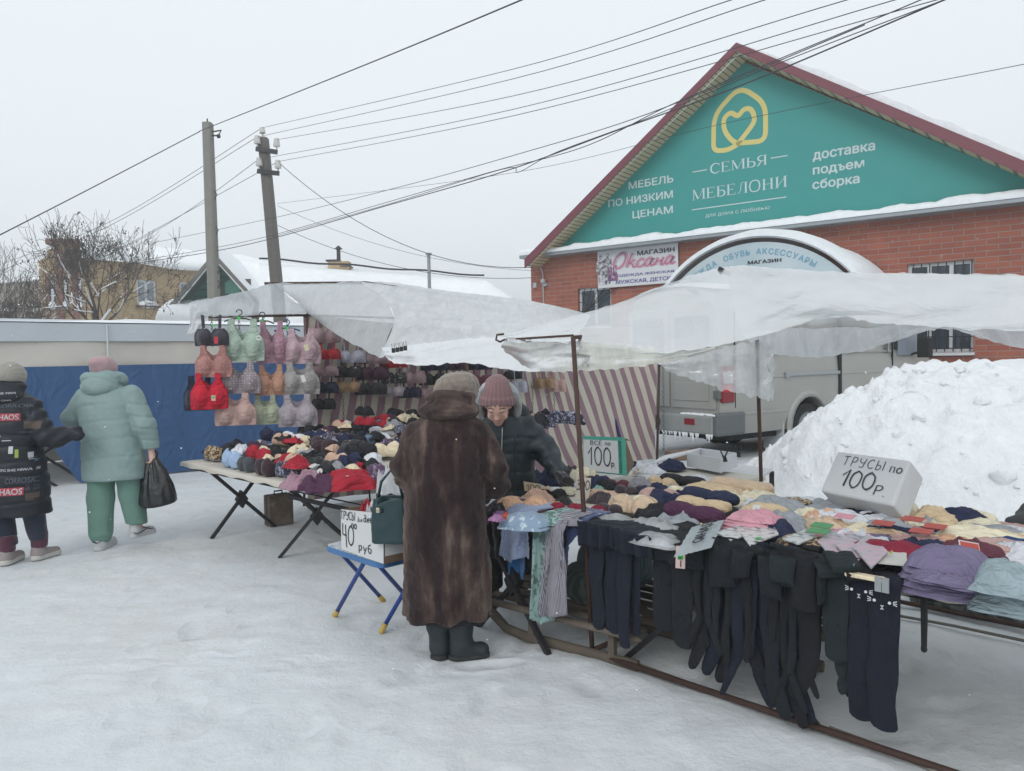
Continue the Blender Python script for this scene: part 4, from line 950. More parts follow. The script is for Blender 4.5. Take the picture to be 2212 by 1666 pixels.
# seams and creases along the near side
mb=MB()
for z,x0,x1,h in((1.23,.2,5.4,.016),(.70,.5,1.5,.02),(.74,2.9,5.3,.02),(1.58,.1,4.4,.012)):mb.box(x0,x1,-.010,.01,z-h,z+h)
vpart('crease',mb,VP,bevel=.006)
mb=MB();mb.box(1.45,2.84,-.035,-.004,1.225,1.275);mb.box(1.42,1.5,-.045,-.003,1.20,1.29);vpart('door_rail',mb,plain('bare_aluminium','#a5aaac',.35,.7),bevel=.008)
mb=MB();mb.box(2.83,2.90,-.02,.02,.55,2.2);vpart('door_seal',mb,BLK)
mb=MB();mb.box(4.44,4.456,-.008,.02,.5,2.2);mb.box(.28,.29,-.006,.02,.8,2.2);vpart('door_gap',mb,BLK)
for x in(3.12,4.28):
 mb=MB();mb.box(x-.05,x+.05,-.012,.01,1.55,1.75);dh=vpart('door_handle',mb,plain('handle_dish','#5b5f62',.5),bevel=.01)
 mb=MB();mb.box(x-.015,x+.015,-.03,-.013,1.56,1.74);vpart('grip',mb,VP,dh,bevel=.006)
mb=MB();mb.box(4.50,4.58,-.02,.01,1.6,1.85);vpart('door_handle',mb,BLK,bevel=.01)
mb=MB();mb.tube([(3.6,-.012,1.22),(3.6,.01,1.22)],.03,10);vpart('lock',mb,WHITE)
mb=MB();mb.box(-.012,.26,-.02,.03,.88,1.42)
tl=vpart('tail_light',mb,plain('red_lens','#7c1620',.15,0,.15,4,0),bevel=.02)
mb=MB();mb.box(.0,.22,-.026,-.0205,1.16,1.34);vpart('lens',mb,plain('clear_lens','#b9b3b4',.15,0,.2,9,0),tl,bevel=.004)
mb=MB();mb.box(.0,.22,-.027,-.0205,1.04,1.14);vpart('lens',mb,plain('bright_red_lens','#c2222c',.15,0,.1,9,0),tl,bevel=.004)
# rear: doors, window, bumper
mb=MB();mb.box(-.03,.006,.10,.98,.78,2.30);mb.box(-.03,.006,1.02,1.90,.78,2.30);rd=vpart('rear_door',mb,VP,bevel=.02)
mb=MB();
for y0,y1 in((.2,.88),(1.12,1.8)):mb.box(-.036,-.031,y0,y1,1.62,2.16)
vpart('rear_window',mb,plain('grey_glass','#5a5f66',.15,0,.2,2,0),rd,bevel=.002)
mb=MB();mb.box(-.045,-.031,.22,.92,.90,1.18);vpart('door_panel',mb,VP,rd,bevel=.012)
mb=MB();mb.box(-.06,-.0,.0,.12,.94,1.06);mb.box(-.06,-.0,.0,.12,1.5,1.6);vpart('hinge',mb,VPL,rd,bevel=.01)
mb=MB();mb.box(-.14,.02,.06,1.94,.42,.70);bp=vpart('bumper',mb,plain('dull_bumper','#8a8c8b',.6,0,.2,4),bevel=.03)
for y in(-.035,1.91):mb=MB();mb.box(-.13,.48,y,y+.12,.40,.74);vpart('corner',mb,VPL,bp,bevel=.04)
mb=MB();mb.box(-.146,-.141,.40,.60,.55,.64);vpart('reflector',mb,plain('red_lens','#7c1620',.2),bp)
mb=MB();mb.tube([(-.147,1.2,.56),(-.141,1.2,.56)],.1,14);vpart('fog_lamp',mb,plain('dark_lens','#35383a',.3),bp)
mb=MB()
rnd=random.Random(4)
for i in range(46):y=rnd.uniform(.06,1.9);l=rnd.uniform(.04,.16);mb.tube([(-.12,y,.43),(-.12,y,.43-l)],[.022,.004],5)
for i in range(60):mb.ball((-.05+rnd.uniform(-.07,.08),rnd.uniform(.0,.7),.702),(rnd.uniform(.02,.05),rnd.uniform(.02,.06),rnd.uniform(.008,.02)),7,5)
vpart('icicles',mb,SNOW,bp,smooth=True)
mb=MB();mb.box(.3,6.0,.15,1.85,.30,.42);vpart('underbody',mb,BLK)
def wheel(x,y0,y1,r=.40):
 mb=MB();w=y1-y0;s=1 if y1>y0 else-1
 pr=[(0,r*.62),(0.0,r*.90),(.03,r*.985),(.07,r),(abs(w)*.5,r),(abs(w)-.04,r*.985),(abs(w),r*.9)]
 rows=[[(x+q*math.sin(2*math.pi*k/40),y0+s*a,r+q*math.cos(2*math.pi*k/40))for k in range(40)]for a,q in pr]
 mb.grid(rows,closed=True)
 for k in range(40):
  th=2*math.pi*k/40
  mb.box(-.012,.012,0,.09,-.012,.012,Matrix.Translation((x,y0 if s>0 else y0-.09,r))@Matrix.Rotation(th,4,'Y')@Matrix.Translation((0,0,r*.985)))
 w_=vpart('wheel',mb,BLK)
 mb=MB();rows=[[(x+q*math.sin(2*math.pi*k/24),y0+s*a,r+q*math.cos(2*math.pi*k/24))for k in range(24)]for a,q in((.0,r*.62),(.025,r*.60),(.05,r*.45),(.02,r*.3),(.02,r*.14),(-.01,r*.12),(-.01,.001))]
 mb.grid(rows,closed=True);vpart('rim',mb,plain('steel_rim','#85898a',.45,.4,.25,8),w_,smooth=True);return w_
wheel(2.05,.03,.27);wheel(2.05,.30,.52);wheel(2.05,1.97,1.72);wheel(5.05,.03,.26);wheel(2.05,1.68,1.46)
mb=MB();mb.box(1.42,1.45,.02,.40,.08,.55);vpart('mud_flap',mb,plain('icy_flap','#a9aeb0',.5,0,.3,12,.5,20),bevel=.01)
mb=MB()
rows=[]
for i in range(13):a=R(-15+210*i/12);rows.append([(2.05-(.47+e)*math.cos(a),d,.42+(.47+e)*math.sin(a))for e,d in((-.0,.0),(.0,-.03),(.07,-.02),(.1,.004))])
mb.grid(rows);vpart('wheel_arch',mb,VP,smooth=True)
mb=MB();mb.box(4.62,5.25,-.004,.05,1.50,1.98);vpart('side_window',mb,PALEGLASS)
mb=MB();q=[(4.66,2.44),(5.52,1.66)];mb.add([(q[0][0],.2,q[0][1]+.03),(q[0][0],1.8,q[0][1]+.03),(q[1][0]+.05,1.85,q[1][1]+.04),(q[1][0]+.05,.15,q[1][1]+.04)],[(0,1,2,3)]);vpart('windscreen',mb,PALEGLASS)
mb=MB();mb.box(5.05,5.2,-.32,-.1,1.45,1.80);mb.bar((5.1,-.12,1.55),(5.05,.03,1.5),.04);vpart('mirror',mb,BLK,bevel=.03)
mb=MB();mb.grid([[(x,W2+y,2.665-.07*(y/.7)**2+.02*noise.noise((x*2,y*3,1))+(.03 if abs(y)<.75 and .1<x<4.2 else-.03))for x in[.02+4.4*i/30 for i in range(31)]]for y in[-.8+1.6*j/12 for j in range(13)]]);vpart('roof_snow',mb,SNOW,smooth=True)
# ================================================================ sheets of plastic
def poly_mat(name,col,diff,trans,clear,wr=.5,snow=0.0,rough=.35,dk=.86):
 t=NT(name);t.t.nodes.remove(t.b)
 d=t.n('ShaderNodeBsdfDiffuse');tr=t.n('ShaderNodeBsdfTranslucent');g=t.n('ShaderNodeBsdfGlossy');c=t.n('ShaderNodeBsdfTransparent')
 n1=t.noise(3.0,7,.7,dist=.8,vec=t.coord(scale=(3.5,.8,1),rot=(0,0,R(-42))));co=t.mix(t.ramp(n1,(.4,0.),(.62,1.)),sc(col,dk),sc(col,1.06))
 t.l(co,d.inputs[0]);t.l(co,tr.inputs[0]);g.inputs['Roughness'].default_value=rough;g.inputs[0].default_value=(.9,.9,.9,1)
 def ms(f,a,b):
  m_=t.n('ShaderNodeMixShader');t.val(m_.inputs[0],f);t.l(a,m_.inputs[1]);t.l(b,m_.inputs[2]);return m_.outputs[0]
 s1=ms(trans/(diff+trans),d.outputs[0],tr.outputs[0])
 fr=t.n('ShaderNodeFresnel');fr.inputs[0].default_value=1.35
 s2=ms(t.math('MULTIPLY',fr.outputs[0],.8),s1,g.outputs[0])
 cl=t.math('MULTIPLY',t.ramp(t.noise(5,5,.6),(.3,1.15),(.7,.7)),clear)
 if snow:
  p=t.math('MULTIPLY',t.ramp(t.noise(4,7,.75,dist=.4),(.5,0.),(.62,1.)),snow);cl=t.math('MULTIPLY',cl,t.math('SUBTRACT',1.0,p))
 s3=ms(cl,s2,c.outputs[0]);t.l(s3,t.out.inputs[0])
 b=t.n('ShaderNodeBump');b.inputs['Strength'].default_value=wr*.38;b.inputs['Distance'].default_value=.03
 wn=t.noise(1.6,5,.6,dist=.7,vec=t.coord(scale=(4.5,.9,2.0),rot=(0,0,R(-42))));rd=t.math('ABSOLUTE',t.math('SUBTRACT',wn,.5));t.l(t.math('MULTIPLY',rd,-1.6),b.inputs['Height'])
 for s_ in(d,tr,g):t.l(b.outputs[0],s_.inputs['Normal'])
 t.l(b.outputs[0],fr.inputs['Normal'])
 return t.m
POLY=poly_mat('polythene',(.68,.71,.73),.45,.55,.22,.8,.25,.2,.94)
POLYW=poly_mat('snowy_polythene',(.80,.825,.845),.55,.45,.06,.7,.6)
POLYC=poly_mat('yellowed_polythene',(.80,.80,.74),.45,.55,.06,.55)
CLEAR=poly_mat('clear_film',(.85,.87,.89),.5,.5,.42,1.4,0,.15)
CLEAR2=poly_mat('thin_film',(.78,.80,.82),.5,.5,.14,.8,0,.2)
def upsample(rows,k):
 R1=[smooth_pts(r,k)for r in rows];cols=list(zip(*R1));C1=[smooth_pts(list(c),k)for c in cols]
 return[list(r)for r in zip(*C1)]
def sheet(net,k=10,amp=.02,seed=0,pull=(3.0,1.0),edge=.012,fine=.35,raw=False):
 """a hanging cloth through a net of points; creases run along the second direction of the net"""
 P=net if raw else[[at(*p)if not isinstance(p,Vector)else p for p in r]for r in net]
 G=upsample(P,k);nr,nc=len(G),len(G[0]);out=[]
 for i in range(nr):
  r=[]
  for j in range(nc):
   a,b=G[max(i-1,0)][j],G[min(i+1,nr-1)][j];c,d=G[i][max(j-1,0)],G[i][min(j+1,nc-1)]
   n=(b-a).cross(d-c);n=n.normalized()if n.length>1e-12 else Vector((0,0,1))
   u,v=j/k,i/k
   h=noise.noise((u*pull[0]+.8*v,v*pull[1],seed))+fine*1.5*(.45-abs(noise.noise((u*pull[0]*2.1+1.5*v,v*pull[1]*1.4,seed+5))))+fine*.8*(.4-abs(noise.noise((u*pull[0]*4.6-2*v,v*pull[1]*2.0,seed+9))))+fine*.3*noise.noise((u*pull[0]*11+v,v*pull[1]*6,seed+2))
   e=.25+.75*min(1,4*min(i,nr-1-i)/nr)
   p=G[i][j]+n*(h*amp*e)
   if i in(0,nr-1):p=p+Vector((0,0,edge*noise.noise((u*5,3,seed))+edge*.5*noise.noise((u*13,4,seed))))
   r.append(p)
  out.append(r)
 mb=MB();mb.grid(out);return mb
# ================================================================ left stall: frame, striped wall, plastic roof
WA,WB=Vector((-2.30,8.50,0)),Vector((2.12,11.30,0));WD_=(WB-WA).normalized();WNn=Vector((WD_.y,-WD_.x,0))
st1=thing('stall_frame','rusty pipe frame of the left stall with its hanging bars and corner posts','stall frame',CW(-7.2,3.3,0))
def pipe(name,p,q,r,par,mat=None,n=8):mb=MB();mb.tube([p,q],r*.78,n);return obj(name,mb,mat or RUST,par,smooth=True)
barA,barB=at(420,685,7.78),at(664,681,8.45)
pipe('hanging_bar',barA,barB,.018,st1);pB=Vector((barB.x,barB.y,0));pipe('post',pB+Vector((-.1,0,0)),barB+Vector((0,0,.02)),.018,st1)
ridgeA,ridgeB=at(571,613,8.32),at(1272,681,10.9);pipe('ridge_pole',ridgeA,at(790,611,8.65),.022,st1);pipe('ridge_pole',at(790,611,8.65),ridgeB,.022,st1)
wz=2.0
pipe('hanging_bar',barB,Vector((WB.x,WB.y,wz))+WNn*.12,.014,st1)
pe=at(1424,786,11.15);pipe('post',Vector((pe.x-.05,pe.y,0)),pe,.024,st1);pipe('brace',pe+Vector((0,0,-.03)),at(1452,770,10.9),.02,st1,STEEL)
fA=at(862,758,6.35);pipe('front_rail',fA,at(1300,760,7.6),.014,st1)
pipe('post',Vector((-.35,6.55,0)),Vector((-.38,6.52,1.66)),.016,st1)
STRIPE=NT('striped_canvas');uvn=STRIPE.n('ShaderNodeUVMap');sx=STRIPE.n('ShaderNodeSeparateXYZ');STRIPE.l(uvn.outputs[0],sx.inputs[0])
fr_=STRIPE.math('FRACT',sx.outputs[0]);sf=STRIPE.ramp(fr_,(.47,0.),(.5,1.),(.97,1.),(1.,0.));nn=STRIPE.noise(1.5,4)
STRIPE.base(STRIPE.mix(sf,STRIPE.mix(nn,'#b3ab9f','#c9c2b4'),STRIPE.mix(nn,'#836871','#957a82')));STRIPE.bump(STRIPE.noise(4,4),.3,.03);STRIPE.set(Roughness=.85);STRIPE=STRIPE.m
mb=MB();L=(WB-WA).length;NX,NZ=130,30;rows=[];UV={}
for j in range(NZ+1):
 r=[]
 for i in range(NX+1):
  x=L*i/NX;z=.06+(2.06-.40*x/L)*j/NZ
  d=.05*noise.noise((x*1.6,z*.5,4))+.025*noise.noise((x*5,z*.9,9))+.05*math.sin(x*2.2+z)
  r.append(WA+WD_*x+WNn*d+Vector((0,0,z)))
  kx=.22-.62*min(1,max(0,(x-1.9)/1.6));UV[(j*(NX+1)+i)]=((x-kx*(z-1.0))/.185+.18*noise.noise((x*1.2,z*1.3,2)),z)
 rows.append(r)
mb.grid(rows);me=mb.mesh('canvas_wall');uvl=me.uv_layers.new(name='UVMap')
for lp in me.loops:uvl.data[lp.index].uv=UV[lp.vertex_index]
wall_c=solo('canvas_curtain',me,STRIPE,'mauve and cream striped canvas wall hung behind the left stall','canvas wall',smooth=True)
mb=MB();mb.tube([at(1293,795,11.0),at(1312,850,11.02),at(1335,930,11.0),at(1350,985,11.0)],.02,6);mb=mb;solo('strap',mb,plain('blue_strap','#2c2c62',.8),'dark blue strap hanging down the striped canvas near its corner post','strap')
# roof sheets
r0=[(592,612,8.3),(690,613,8.45),(777,608,8.6),(850,611,9),(963,628,9.5),(1150,651,10.3),(1275,680,10.9)]
r1=[(618,632,8.32),(718,650,8.0),(830,648,8.0),(900,657,8.3),(1010,668,8.6),(1150,688,9),(1270,694,9.3)]
r2=[(642,654,8.34),(728,688,7.6),(850,696,7.2),(930,698,7.5),(1040,708,7.7),(1150,714,7.8),(1260,706,8)]
r3=[(664,676,8.42),(734,727,7.2),(819,773,6.3),(900,752,6.5),(1000,738,6.8),(1084,735,7),(1250,722,7.2)]
c1=thing('plastic_canopy','left sheet of polythene sloping over the hanging bras, clipped to the next sheet','canopy',CW(-6.6,3.6,1.6))
mb=sheet([r[:3]for r in(r0,r1,r2,r3)],12,.035,3,(2.2,.9));obj('roof_sheet',mb,POLY,c1,smooth=True)
mb=sheet([r[2:]for r in(r0,r1,r2,r3)],12,.028,8,(1.6,.8));obj('snow_covered_sheet',mb,POLYW,c1,smooth=True)
g0=[(410,652,7.75),(480,640,7.9),(540,626,8.1),(592,613,8.3),(622,640,8.36),(662,672,8.42)]
g1=[(416,669,7.72),(480,663,7.88),(540,656,8.1),(592,650,8.28),(628,660,8.36),(664,674,8.43)]
g2=[(423,683,7.7),(480,684,7.86),(540,683,8.08),(592,681,8.24),(630,679,8.34),(666,677,8.44)]
obj('gable_sheet',sheet([g0,g1,g2],10,.02,14,(2,1)),POLY,c1,smooth=True)
obj('corner_flap',sheet([[(409,655,7.74),(432,662,7.74),(452,676,7.8)],[(412,690,7.72),(428,695,7.73),(446,692,7.78)],[(404,722,7.7),(424,716,7.7),(434,700,7.75)]],8,.03,19,(2,2)),CLEAR2,c1,smooth=True)
s0=[(824,752,6.4),(882,746,6.25),(1000,733,6.0),(1084,727,5.6),(1150,733,5.2),(1250,733,4.55)]
s1_=[(830,762,6.32),(868,766,6.2),(965,760,5.95),(1075,757,5.45),(1140,765,5.05),(1250,768,4.4)]
s2_=[(834,772,6.28),(856,785,6.15),(925,790,5.9),(1010,784,5.55),(1110,801,4.95),(1250,802,4.3)]
obj('front_roll',sheet([s0,s1_,s2_],12,.022,27,(1.2,2.0)),POLYW,c1,smooth=True)
clips=thing('binder_clips','black binder clips pinching the two plastic sheets together','clips',at(862,765,6.2))
for i in range(4):
 p=at(850+8.5*i,757-1.6*i,6.14);mb=MB();mb.box(-.014,.014,-.012,.012,-.02,.018,Matrix.Translation(p));k_=obj('clip',mb,DARK,clips,bevel=.003)
 mb=MB();mb.tube([p+Vector((-.009,0,.018)),p+Vector((-.014,0,.05)),p+Vector((.006,0,.052)),p+Vector((.009,0,.018))],.0022,5);obj('clip_handle',mb,STEEL,k_)
# ================================================================ right stall: frame and plastic roof
st2=thing('stall_frame','rusty pipe frame of the right stall standing on rails in the snow','stall frame',CW(-2.58,3.16,0))
P1b,P1t=CW(-2.58,3.15,0),at(1238,728,4.12);P2b,P2t=CW(-2.58,5.08,0),at(1635,735,5.46)
pipe('post',P1b,P1t,.0165,st2);pipe('post',P2b,P2t,.018,st2)
pipe('post',CW(.75,3.14,0),CW(.75,3.14,1.7),.017,st2);pipe('post',CW(.75,5.08,0),CW(.75,5.08,1.72),.017,st2)
pipe('ground_rail',CW(-2.58,3.14,.035),CW(.9,3.13,.03),.02,st2);pipe('ground_rail',CW(-2.58,5.07,.035),CW(1.2,5.07,.03),.018,st2)
pipe('ground_rail',CW(-2.58,3.17,.04),CW(-2.58,5.06,.04),.018,st2)
hk=at(1078,730,4.56);mb=MB();mb.tube([hk+Vector((.03,.0,.022)),hk+Vector((-.012,.0,.018)),hk+Vector((-.018,0,-.012)),hk+Vector((.006,0,-.024)),hk+Vector((.03,0,-.012)),P1t+Vector((0,0,.008))],.0065,8);obj('top_bar',mb,RUST,st2,smooth=True)
pipe('top_bar',at(1240,729,4.12),at(1296,724,4.5),.013,st2)
mb=MB();a=on_z(1308,1413,.03);mb.tube([a,on_z(1400,1443,.02),on_z(1560,1502,.025),on_z(1740,1563,.015)],.008,6);mb.tube([on_z(1792,1572,.015),on_z(1900,1612,.02),on_z(2010,1662,.02),on_z(2100,1700,.02)],.008,6)
mb.ball(a,.02,8,6);obj('guy_rope',mb,plain('grey_rope','#77736a',.9),st2)
mb=MB();mb.tube([on_z(1940,1330,.02),on_z(2060,1352,.02),on_z(2230,1388,.02)],.009,6);obj('guy_rope',mb,plain('grey_rope','#77736a',.9),st2)
q0=[(1090,720,4.6),(1200,692,4.7),(1320,660,4.78),(1450,611,4.78),(1568,576,4.62),(1680,580,4.35),(1760,585,4.12),(1900,590,3.9),(2060,592,3.7),(2240,597,3.5),(2480,600,3.2)]
q1=[(1092,726,4.55),(1190,708,4.52),(1300,682,4.5),(1430,641,4.45),(1582,615,4.25),(1690,620,4.0),(1790,626,3.8),(1930,630,3.58),(2080,634,3.4),(2260,642,3.15),(2500,648,2.9)]
q2=[(1095,732,4.5),(1190,724,4.37),(1300,714,4.24),(1430,694,4.07),(1575,672,3.85),(1690,664,3.66),(1800,660,3.47),(1940,672,3.24),(2090,680,3.05),(2270,690,2.88),(2520,695,2.6)]
q3=[(1098,740,4.48),(1195,742,4.24),(1292,748,4.05),(1430,762,3.78),(1560,746,3.55),(1660,722,3.4),(1800,687,3.2),(1900,700,3.05),(2000,705,2.95),(2212,718,2.72),(2500,725,2.5)]
c2=thing('plastic_canopy','large wrinkled polythene sheet peaked over the right stall with its arched front hem','canopy',CW(-2,4,1.7))
obj('roof_sheet',sheet([q0,q1,q2,q3],12,.026,41,(1.1,.8),.010,.26),POLY,c2,smooth=True)
b0=[(1570,575,4.62),(1650,579,4.42),(1760,586,4.14),(1870,590,3.96),(1960,592,3.83),(2060,593,3.72),(2160,596,3.6),(2260,598,3.48),(2480,601,3.2)]
b1=[(1600,712,5.5),(1700,706,5.3),(1770,705,5.2),(1870,700,4.95),(1990,690,4.75),(2060,690,4.6),(2140,690,4.45),(2240,690,4.3),(2420,690,4.05)]
bm_=[tuple((a+b)/2+(14 if k==1 else 0)for k,(a,b)in enumerate(zip(u,v)))for u,v in zip(b0,b1)]
b2=[(1640,760,5.45),(1705,770,5.3),(1775,771,5.15),(1872,756,4.93),(1995,718,4.72),(2055,712,4.58),(2140,737,4.42),(2230,757,4.28),(2420,772,4.02)]
obj('back_sheet',sheet([b0,bm_,b1,b2],10,.022,53,(1.6,1.0)),CLEAR2,c2,smooth=True)
f0=[(1092,733,4.52),(1170,736,4.35),(1250,738,4.12),(1330,745,3.97),(1430,758,3.8),(1545,748,3.58)]
f1=[(1085,752,4.62),(1160,768,4.42),(1248,768,4.16),(1335,772,3.97),(1432,771,3.8),(1550,752,3.58)]
f2=[(1115,775,4.7),(1150,800,4.45),(1245,801,4.16),(1340,796,3.95),(1440,782,3.79),(1556,756,3.57)]
obj('front_valance',sheet([f0,f1,f2],11,.022,61,(1.4,1.6)),POLYC,c2,smooth=True)
mb=MB();rnd=random.Random(9)
for(x,y,d)in((1500,630,4.62),(1568,588,4.63)):
 p=at(x,y,d-.04);mb.box(-.05,.03,-.006,.006,-.012,.012,Matrix.Translation(p)@Matrix.Rotation(.5,4,'Y'))
obj('torn_patch',mb,DARK,c2)
solo('plastic_film',sheet([[(1412,780,5.75),(1480,765,5.65),(1560,750,5.55),(1640,738,5.44),(1674,742,5.38)],[(1432,792,5.72),(1500,795,5.62),(1570,795,5.54),(1645,800,5.42),(1674,805,5.36)],[(1440,802,5.7),(1500,822,5.6),(1565,842,5.5),(1640,860,5.40),(1670,866,5.36)]],11,.045,71,(1.5,2.2),.03),CLEAR,'torn corner of clear film hanging beside the back post in front of the van','plastic film',smooth=True)
# ================================================================ folding cots used as tables
OIL=plain('oilcloth','#bdb8ae',.6,0,.1,4,.3,25,.01)
def xlegs(par,fa,fb,ta,tb,w=.028,plate=True):
 """two crossing square legs, feet fa fb on the ground, tops ta tb, each given as (c, w, z)"""
 A,B,C_,D_=[CW(*p)for p in(fa,tb,fb,ta)]
 mb=MB();mb.bar(A,B,w);obj('leg',mb,STEEL,par);off=(WDIR*.0+(B-A).cross(D_-C_).normalized()*.03)
 mb=MB();mb.bar(C_+off,D_+off,w);obj('leg',mb,STEEL,par)
 if plate:
  mid=(A+B+C_+D_)/4+off*.5;u=(B-A).normalized();v=(D_-C_).normalized();n=u.cross(v).normalized()*.028;mb=MB()
  a,b=(u+v).normalized()*.085,(u-v).normalized()*.055
  mb.add([mid+a+n,mid+b+n,mid-a+n,mid-b+n,mid+a-n,mid+b-n,mid-a-n,mid-b-n],[(0,1,2,3),(7,6,5,4),(0,4,5,1),(1,5,6,2),(2,6,7,3),(3,7,4,0)]);obj('hinge_plate',mb,STEEL,par)
def cot(label,c0,c1,w0,w1,z,group,legs=(),skirt=True,rail=True):
 t=thing('market_table',label,'table',CW((c0+c1)/2,(w0+w1)/2,0),group=group)
 mb=MB();N=40;rows=[]
 def rim(k,out_,dz):
  pts=[]
  for a,b in(((c0,w0),(c1,w0)),((c1,w0),(c1,w1)),((c1,w1),(c0,w1)),((c0,w1),(c0,w0))):
   for i in range(N):
    u=i/N;c,w=a[0]+(b[0]-a[0])*u,a[1]+(b[1]-a[1])*u
    cx_,cw_=(c0+c1)/2,(w0+w1)/2;d=Vector((c-cx_,w-cw_));
    s_=1+out_/max(.2,d.length);pts.append(CW(cx_+d.x*s_,cw_+d.y*s_,z+dz+(.006*math.sin(i*.9)+.010*noise.noise((i*.4,k,c0))if dz<-.005 else .003*noise.noise((c*6,w*6,1)))))
  return pts
 rows=[rim(0,-.02,.004),rim(1,.0,.0),rim(2,.012,-.016),rim(3,.016,-.038 if skirt else-.02)]
 mb.grid(rows,closed=True);n=len(rows[0]);mb.add(rows[0],[tuple(range(n))]);obj('tabletop',mb,OIL,t,smooth=False)
 if rail:
  mb=MB();zz=z-.045;e=.05
  for p,q in(((c0+e,w0+e),(c1-e,w0+e)),((c0+e,w1-e),(c1-e,w1-e)),((c0+e,w0+e+.02),(c0+e,w1-e-.02)),((c1-e,w0+e+.02),(c1-e,w1-e-.02))):mb.bar(CW(*p,zz),CW(*q,zz),.03,.035)
  obj('frame',mb,STEEL,t)
 for l in legs:xlegs(t,*l)
 return t
g1_='folding tables of the left stall';g2_='folding tables of the right stall'
tA=cot('folding table of the left stall at the aisle, its crossed legs in view',-7.2,-4.97,2.84,3.56,.70,g1_,(((-6.90,2.97,0),(-6.95,3.62,0),(-6.88,2.93,.66),(-6.84,3.52,.66)),((-5.79,3.05,0),(-5.95,3.80,0),(-5.42,2.93,.66),(-5.45,3.50,.66))))
mb=MB();mb.bar(CW(-5.5,3.0,.55),CW(-4.9,3.72,.3),.03);mb.tube([CW(-5.4,2.95,.62),CW(-5.0,3.5,.44),CW(-4.9,3.72,.36)],.006,5);obj('stretcher',mb,STEEL,tA)
mb=MB();
for c,w,l in((-5.02,3.42,.45),(-4.99,3.47,.47),(-5.0,3.5,.25)):mb.tube([CW(c,w,.66),CW(c+.01,w,.66-l*.5),CW(c,w+.01,.66-l)],.008,5)
obj('tie_cord',mb,BLK,tA)
cot('second folding table of the left stall, under the middle of the bra heap',-7.3,-5.05,3.60,4.35,.77,g1_,(((-5.3,3.7,0),(-5.3,4.3,0),(-5.2,3.7,.73),(-5.2,4.28,.73)),))
cot('third folding table of the left stall, behind the fur coat',-7.3,-5.15,4.39,5.15,.84,g1_,(((-5.4,4.5,0),(-5.4,5.1,0),(-5.3,4.5,.8),(-5.3,5.1,.8)),))
cot('rearmost folding table of the left stall beside the striped canvas',-7.3,-5.9,5.19,6.6,.88,g1_,(((-6.0,5.3,0),(-6.0,6.4,0),(-5.95,5.3,.84),(-5.95,6.4,.84)),))
xA=(((-3.38,3.05,0),(-2.77,3.04,0),(-3.40,3.12,.67),(-2.78,3.12,.67)),((-3.38,5.0,0),(-2.78,5.0,0),(-3.38,5.0,.67),(-2.78,5.0,.67)))
cot('folding table of the right stall beside the fur coat, pyjamas over its end',-3.44,-2.66,3.07,5.25,.71,g2_,xA)
cot('folding table of the right stall behind the dark leggings',-2.58+.06,-1.66,3.19,4.55,.71,g2_,(((-2.44,3.24,0),(-1.38,3.22,0),(-2.1,3.28,.67),(-1.75,3.3,.67)),((-2.4,4.4,0),(-1.5,4.4,0),(-2.4,4.45,.67),(-1.75,4.45,.67))))
cot('folding table of the right stall under the cat faced tights',-1.63,-.72,3.17,4.55,.705,g2_,())
cot('folding table of the right stall with the lavender shorts at its scalloped edge',-.69,.75,3.17,4.55,.70,g2_,(((.5,3.3,0),(.5,4.4,0),(.5,3.3,.67),(.5,4.4,.67)),))
# ================================================================ things under and beside the tables
WOOD=plain('grey_wood','#5d544b',.85,0,.35,14,.5,60,.006)
def sled(label,c,w,L_,n,gap,rz=.0):
 O=CW(c,w,0);M=Matrix.Translation(O)@Matrix.Rotation(-math.pi/4+rz,4,'Z');t=thing('wooden_sled',label,'sled',mat=M,group='slatted wooden sleds under the right stall');rnd=random.Random(int(c*100))
 for i in range(n):
  mb=MB();y=i*gap;o=rnd.uniform(-.06,.06);mb.tube([(o,y,.20),(o+.02,y,.21),(o+L_*.5,y,.205),(o+L_-.02,y,.195),(o+L_,y,.19)],[.012,.026,.027,.026,.012],8,flat=(1,.7));obj('slat',mb,WOOD,t,local=True,smooth=True)
 for y in(gap*.5,gap*(n-1.5)):
  mb=MB();mb.tube([(-.02,y,.2),(.06,y,.12),(.16,y,.05),(.3,y,.03),(L_,y,.03)],.028,8,flat=(.8,1.1));obj('runner',mb,WOOD,t,local=True,smooth=True)
  for x in(.35,L_-.15):mb=MB();mb.bar((x,y,.03),(x,y,.18),.035);obj('strut',mb,WOOD,t,local=True)
 return t
sled('weathered wooden sled lying nearest the aisle under the pyjamas',-3.30,2.98,1.02,6,.125,.12)
sled('second wooden sled further in, behind the dark leggings',-2.75,3.66,1.15,6,.12,.05)
def sack(label,c,w,z0,size,mat,rz=0.,seed=1,sq=2.6,name='sack',cat='bag',strap=None):
 lx,ly,lz=size
 def f(X,Y,Z):
  l=(np.abs(X/lx)**sq+np.abs(Y/ly)**sq+np.abs((Z-lz)/lz)**sq+1e-9)**(1/sq);return(l-1)*min(size)+.022*vnoise(X,Y,Z,9,seed)+.010*vnoise(X,Y,Z,24,seed+3)
 M=frame(CW(c,w,z0),-math.pi/4+rz);me=nets_mesh(name,f,(-lx-.05,-ly-.05,-.04),(lx+.05,ly+.05,2*lz+.05),min(size)/8)
 t=thing(name,label,cat,mat=M);obj('body',me,mat,t,local=True,smooth=True)
 if strap:
  for x in strap:mb=MB();mb.tube([(x,-ly-.012,.02),(x-.02,-ly-.018,lz),(x+.0,-ly*.8,lz*1.85),(x+.08,-ly*.5,lz*2.1)],.016,6,flat=(1.3,.35));obj('strap',mb,BLK,t,local=True)
 return t
TEALB=patterned('teal_bag_cloth','#41565a','#566d70',14,'stripe');PLAID=patterned('plaid_bag_cloth','#868a86','#5b605f',3.2,'stripe')
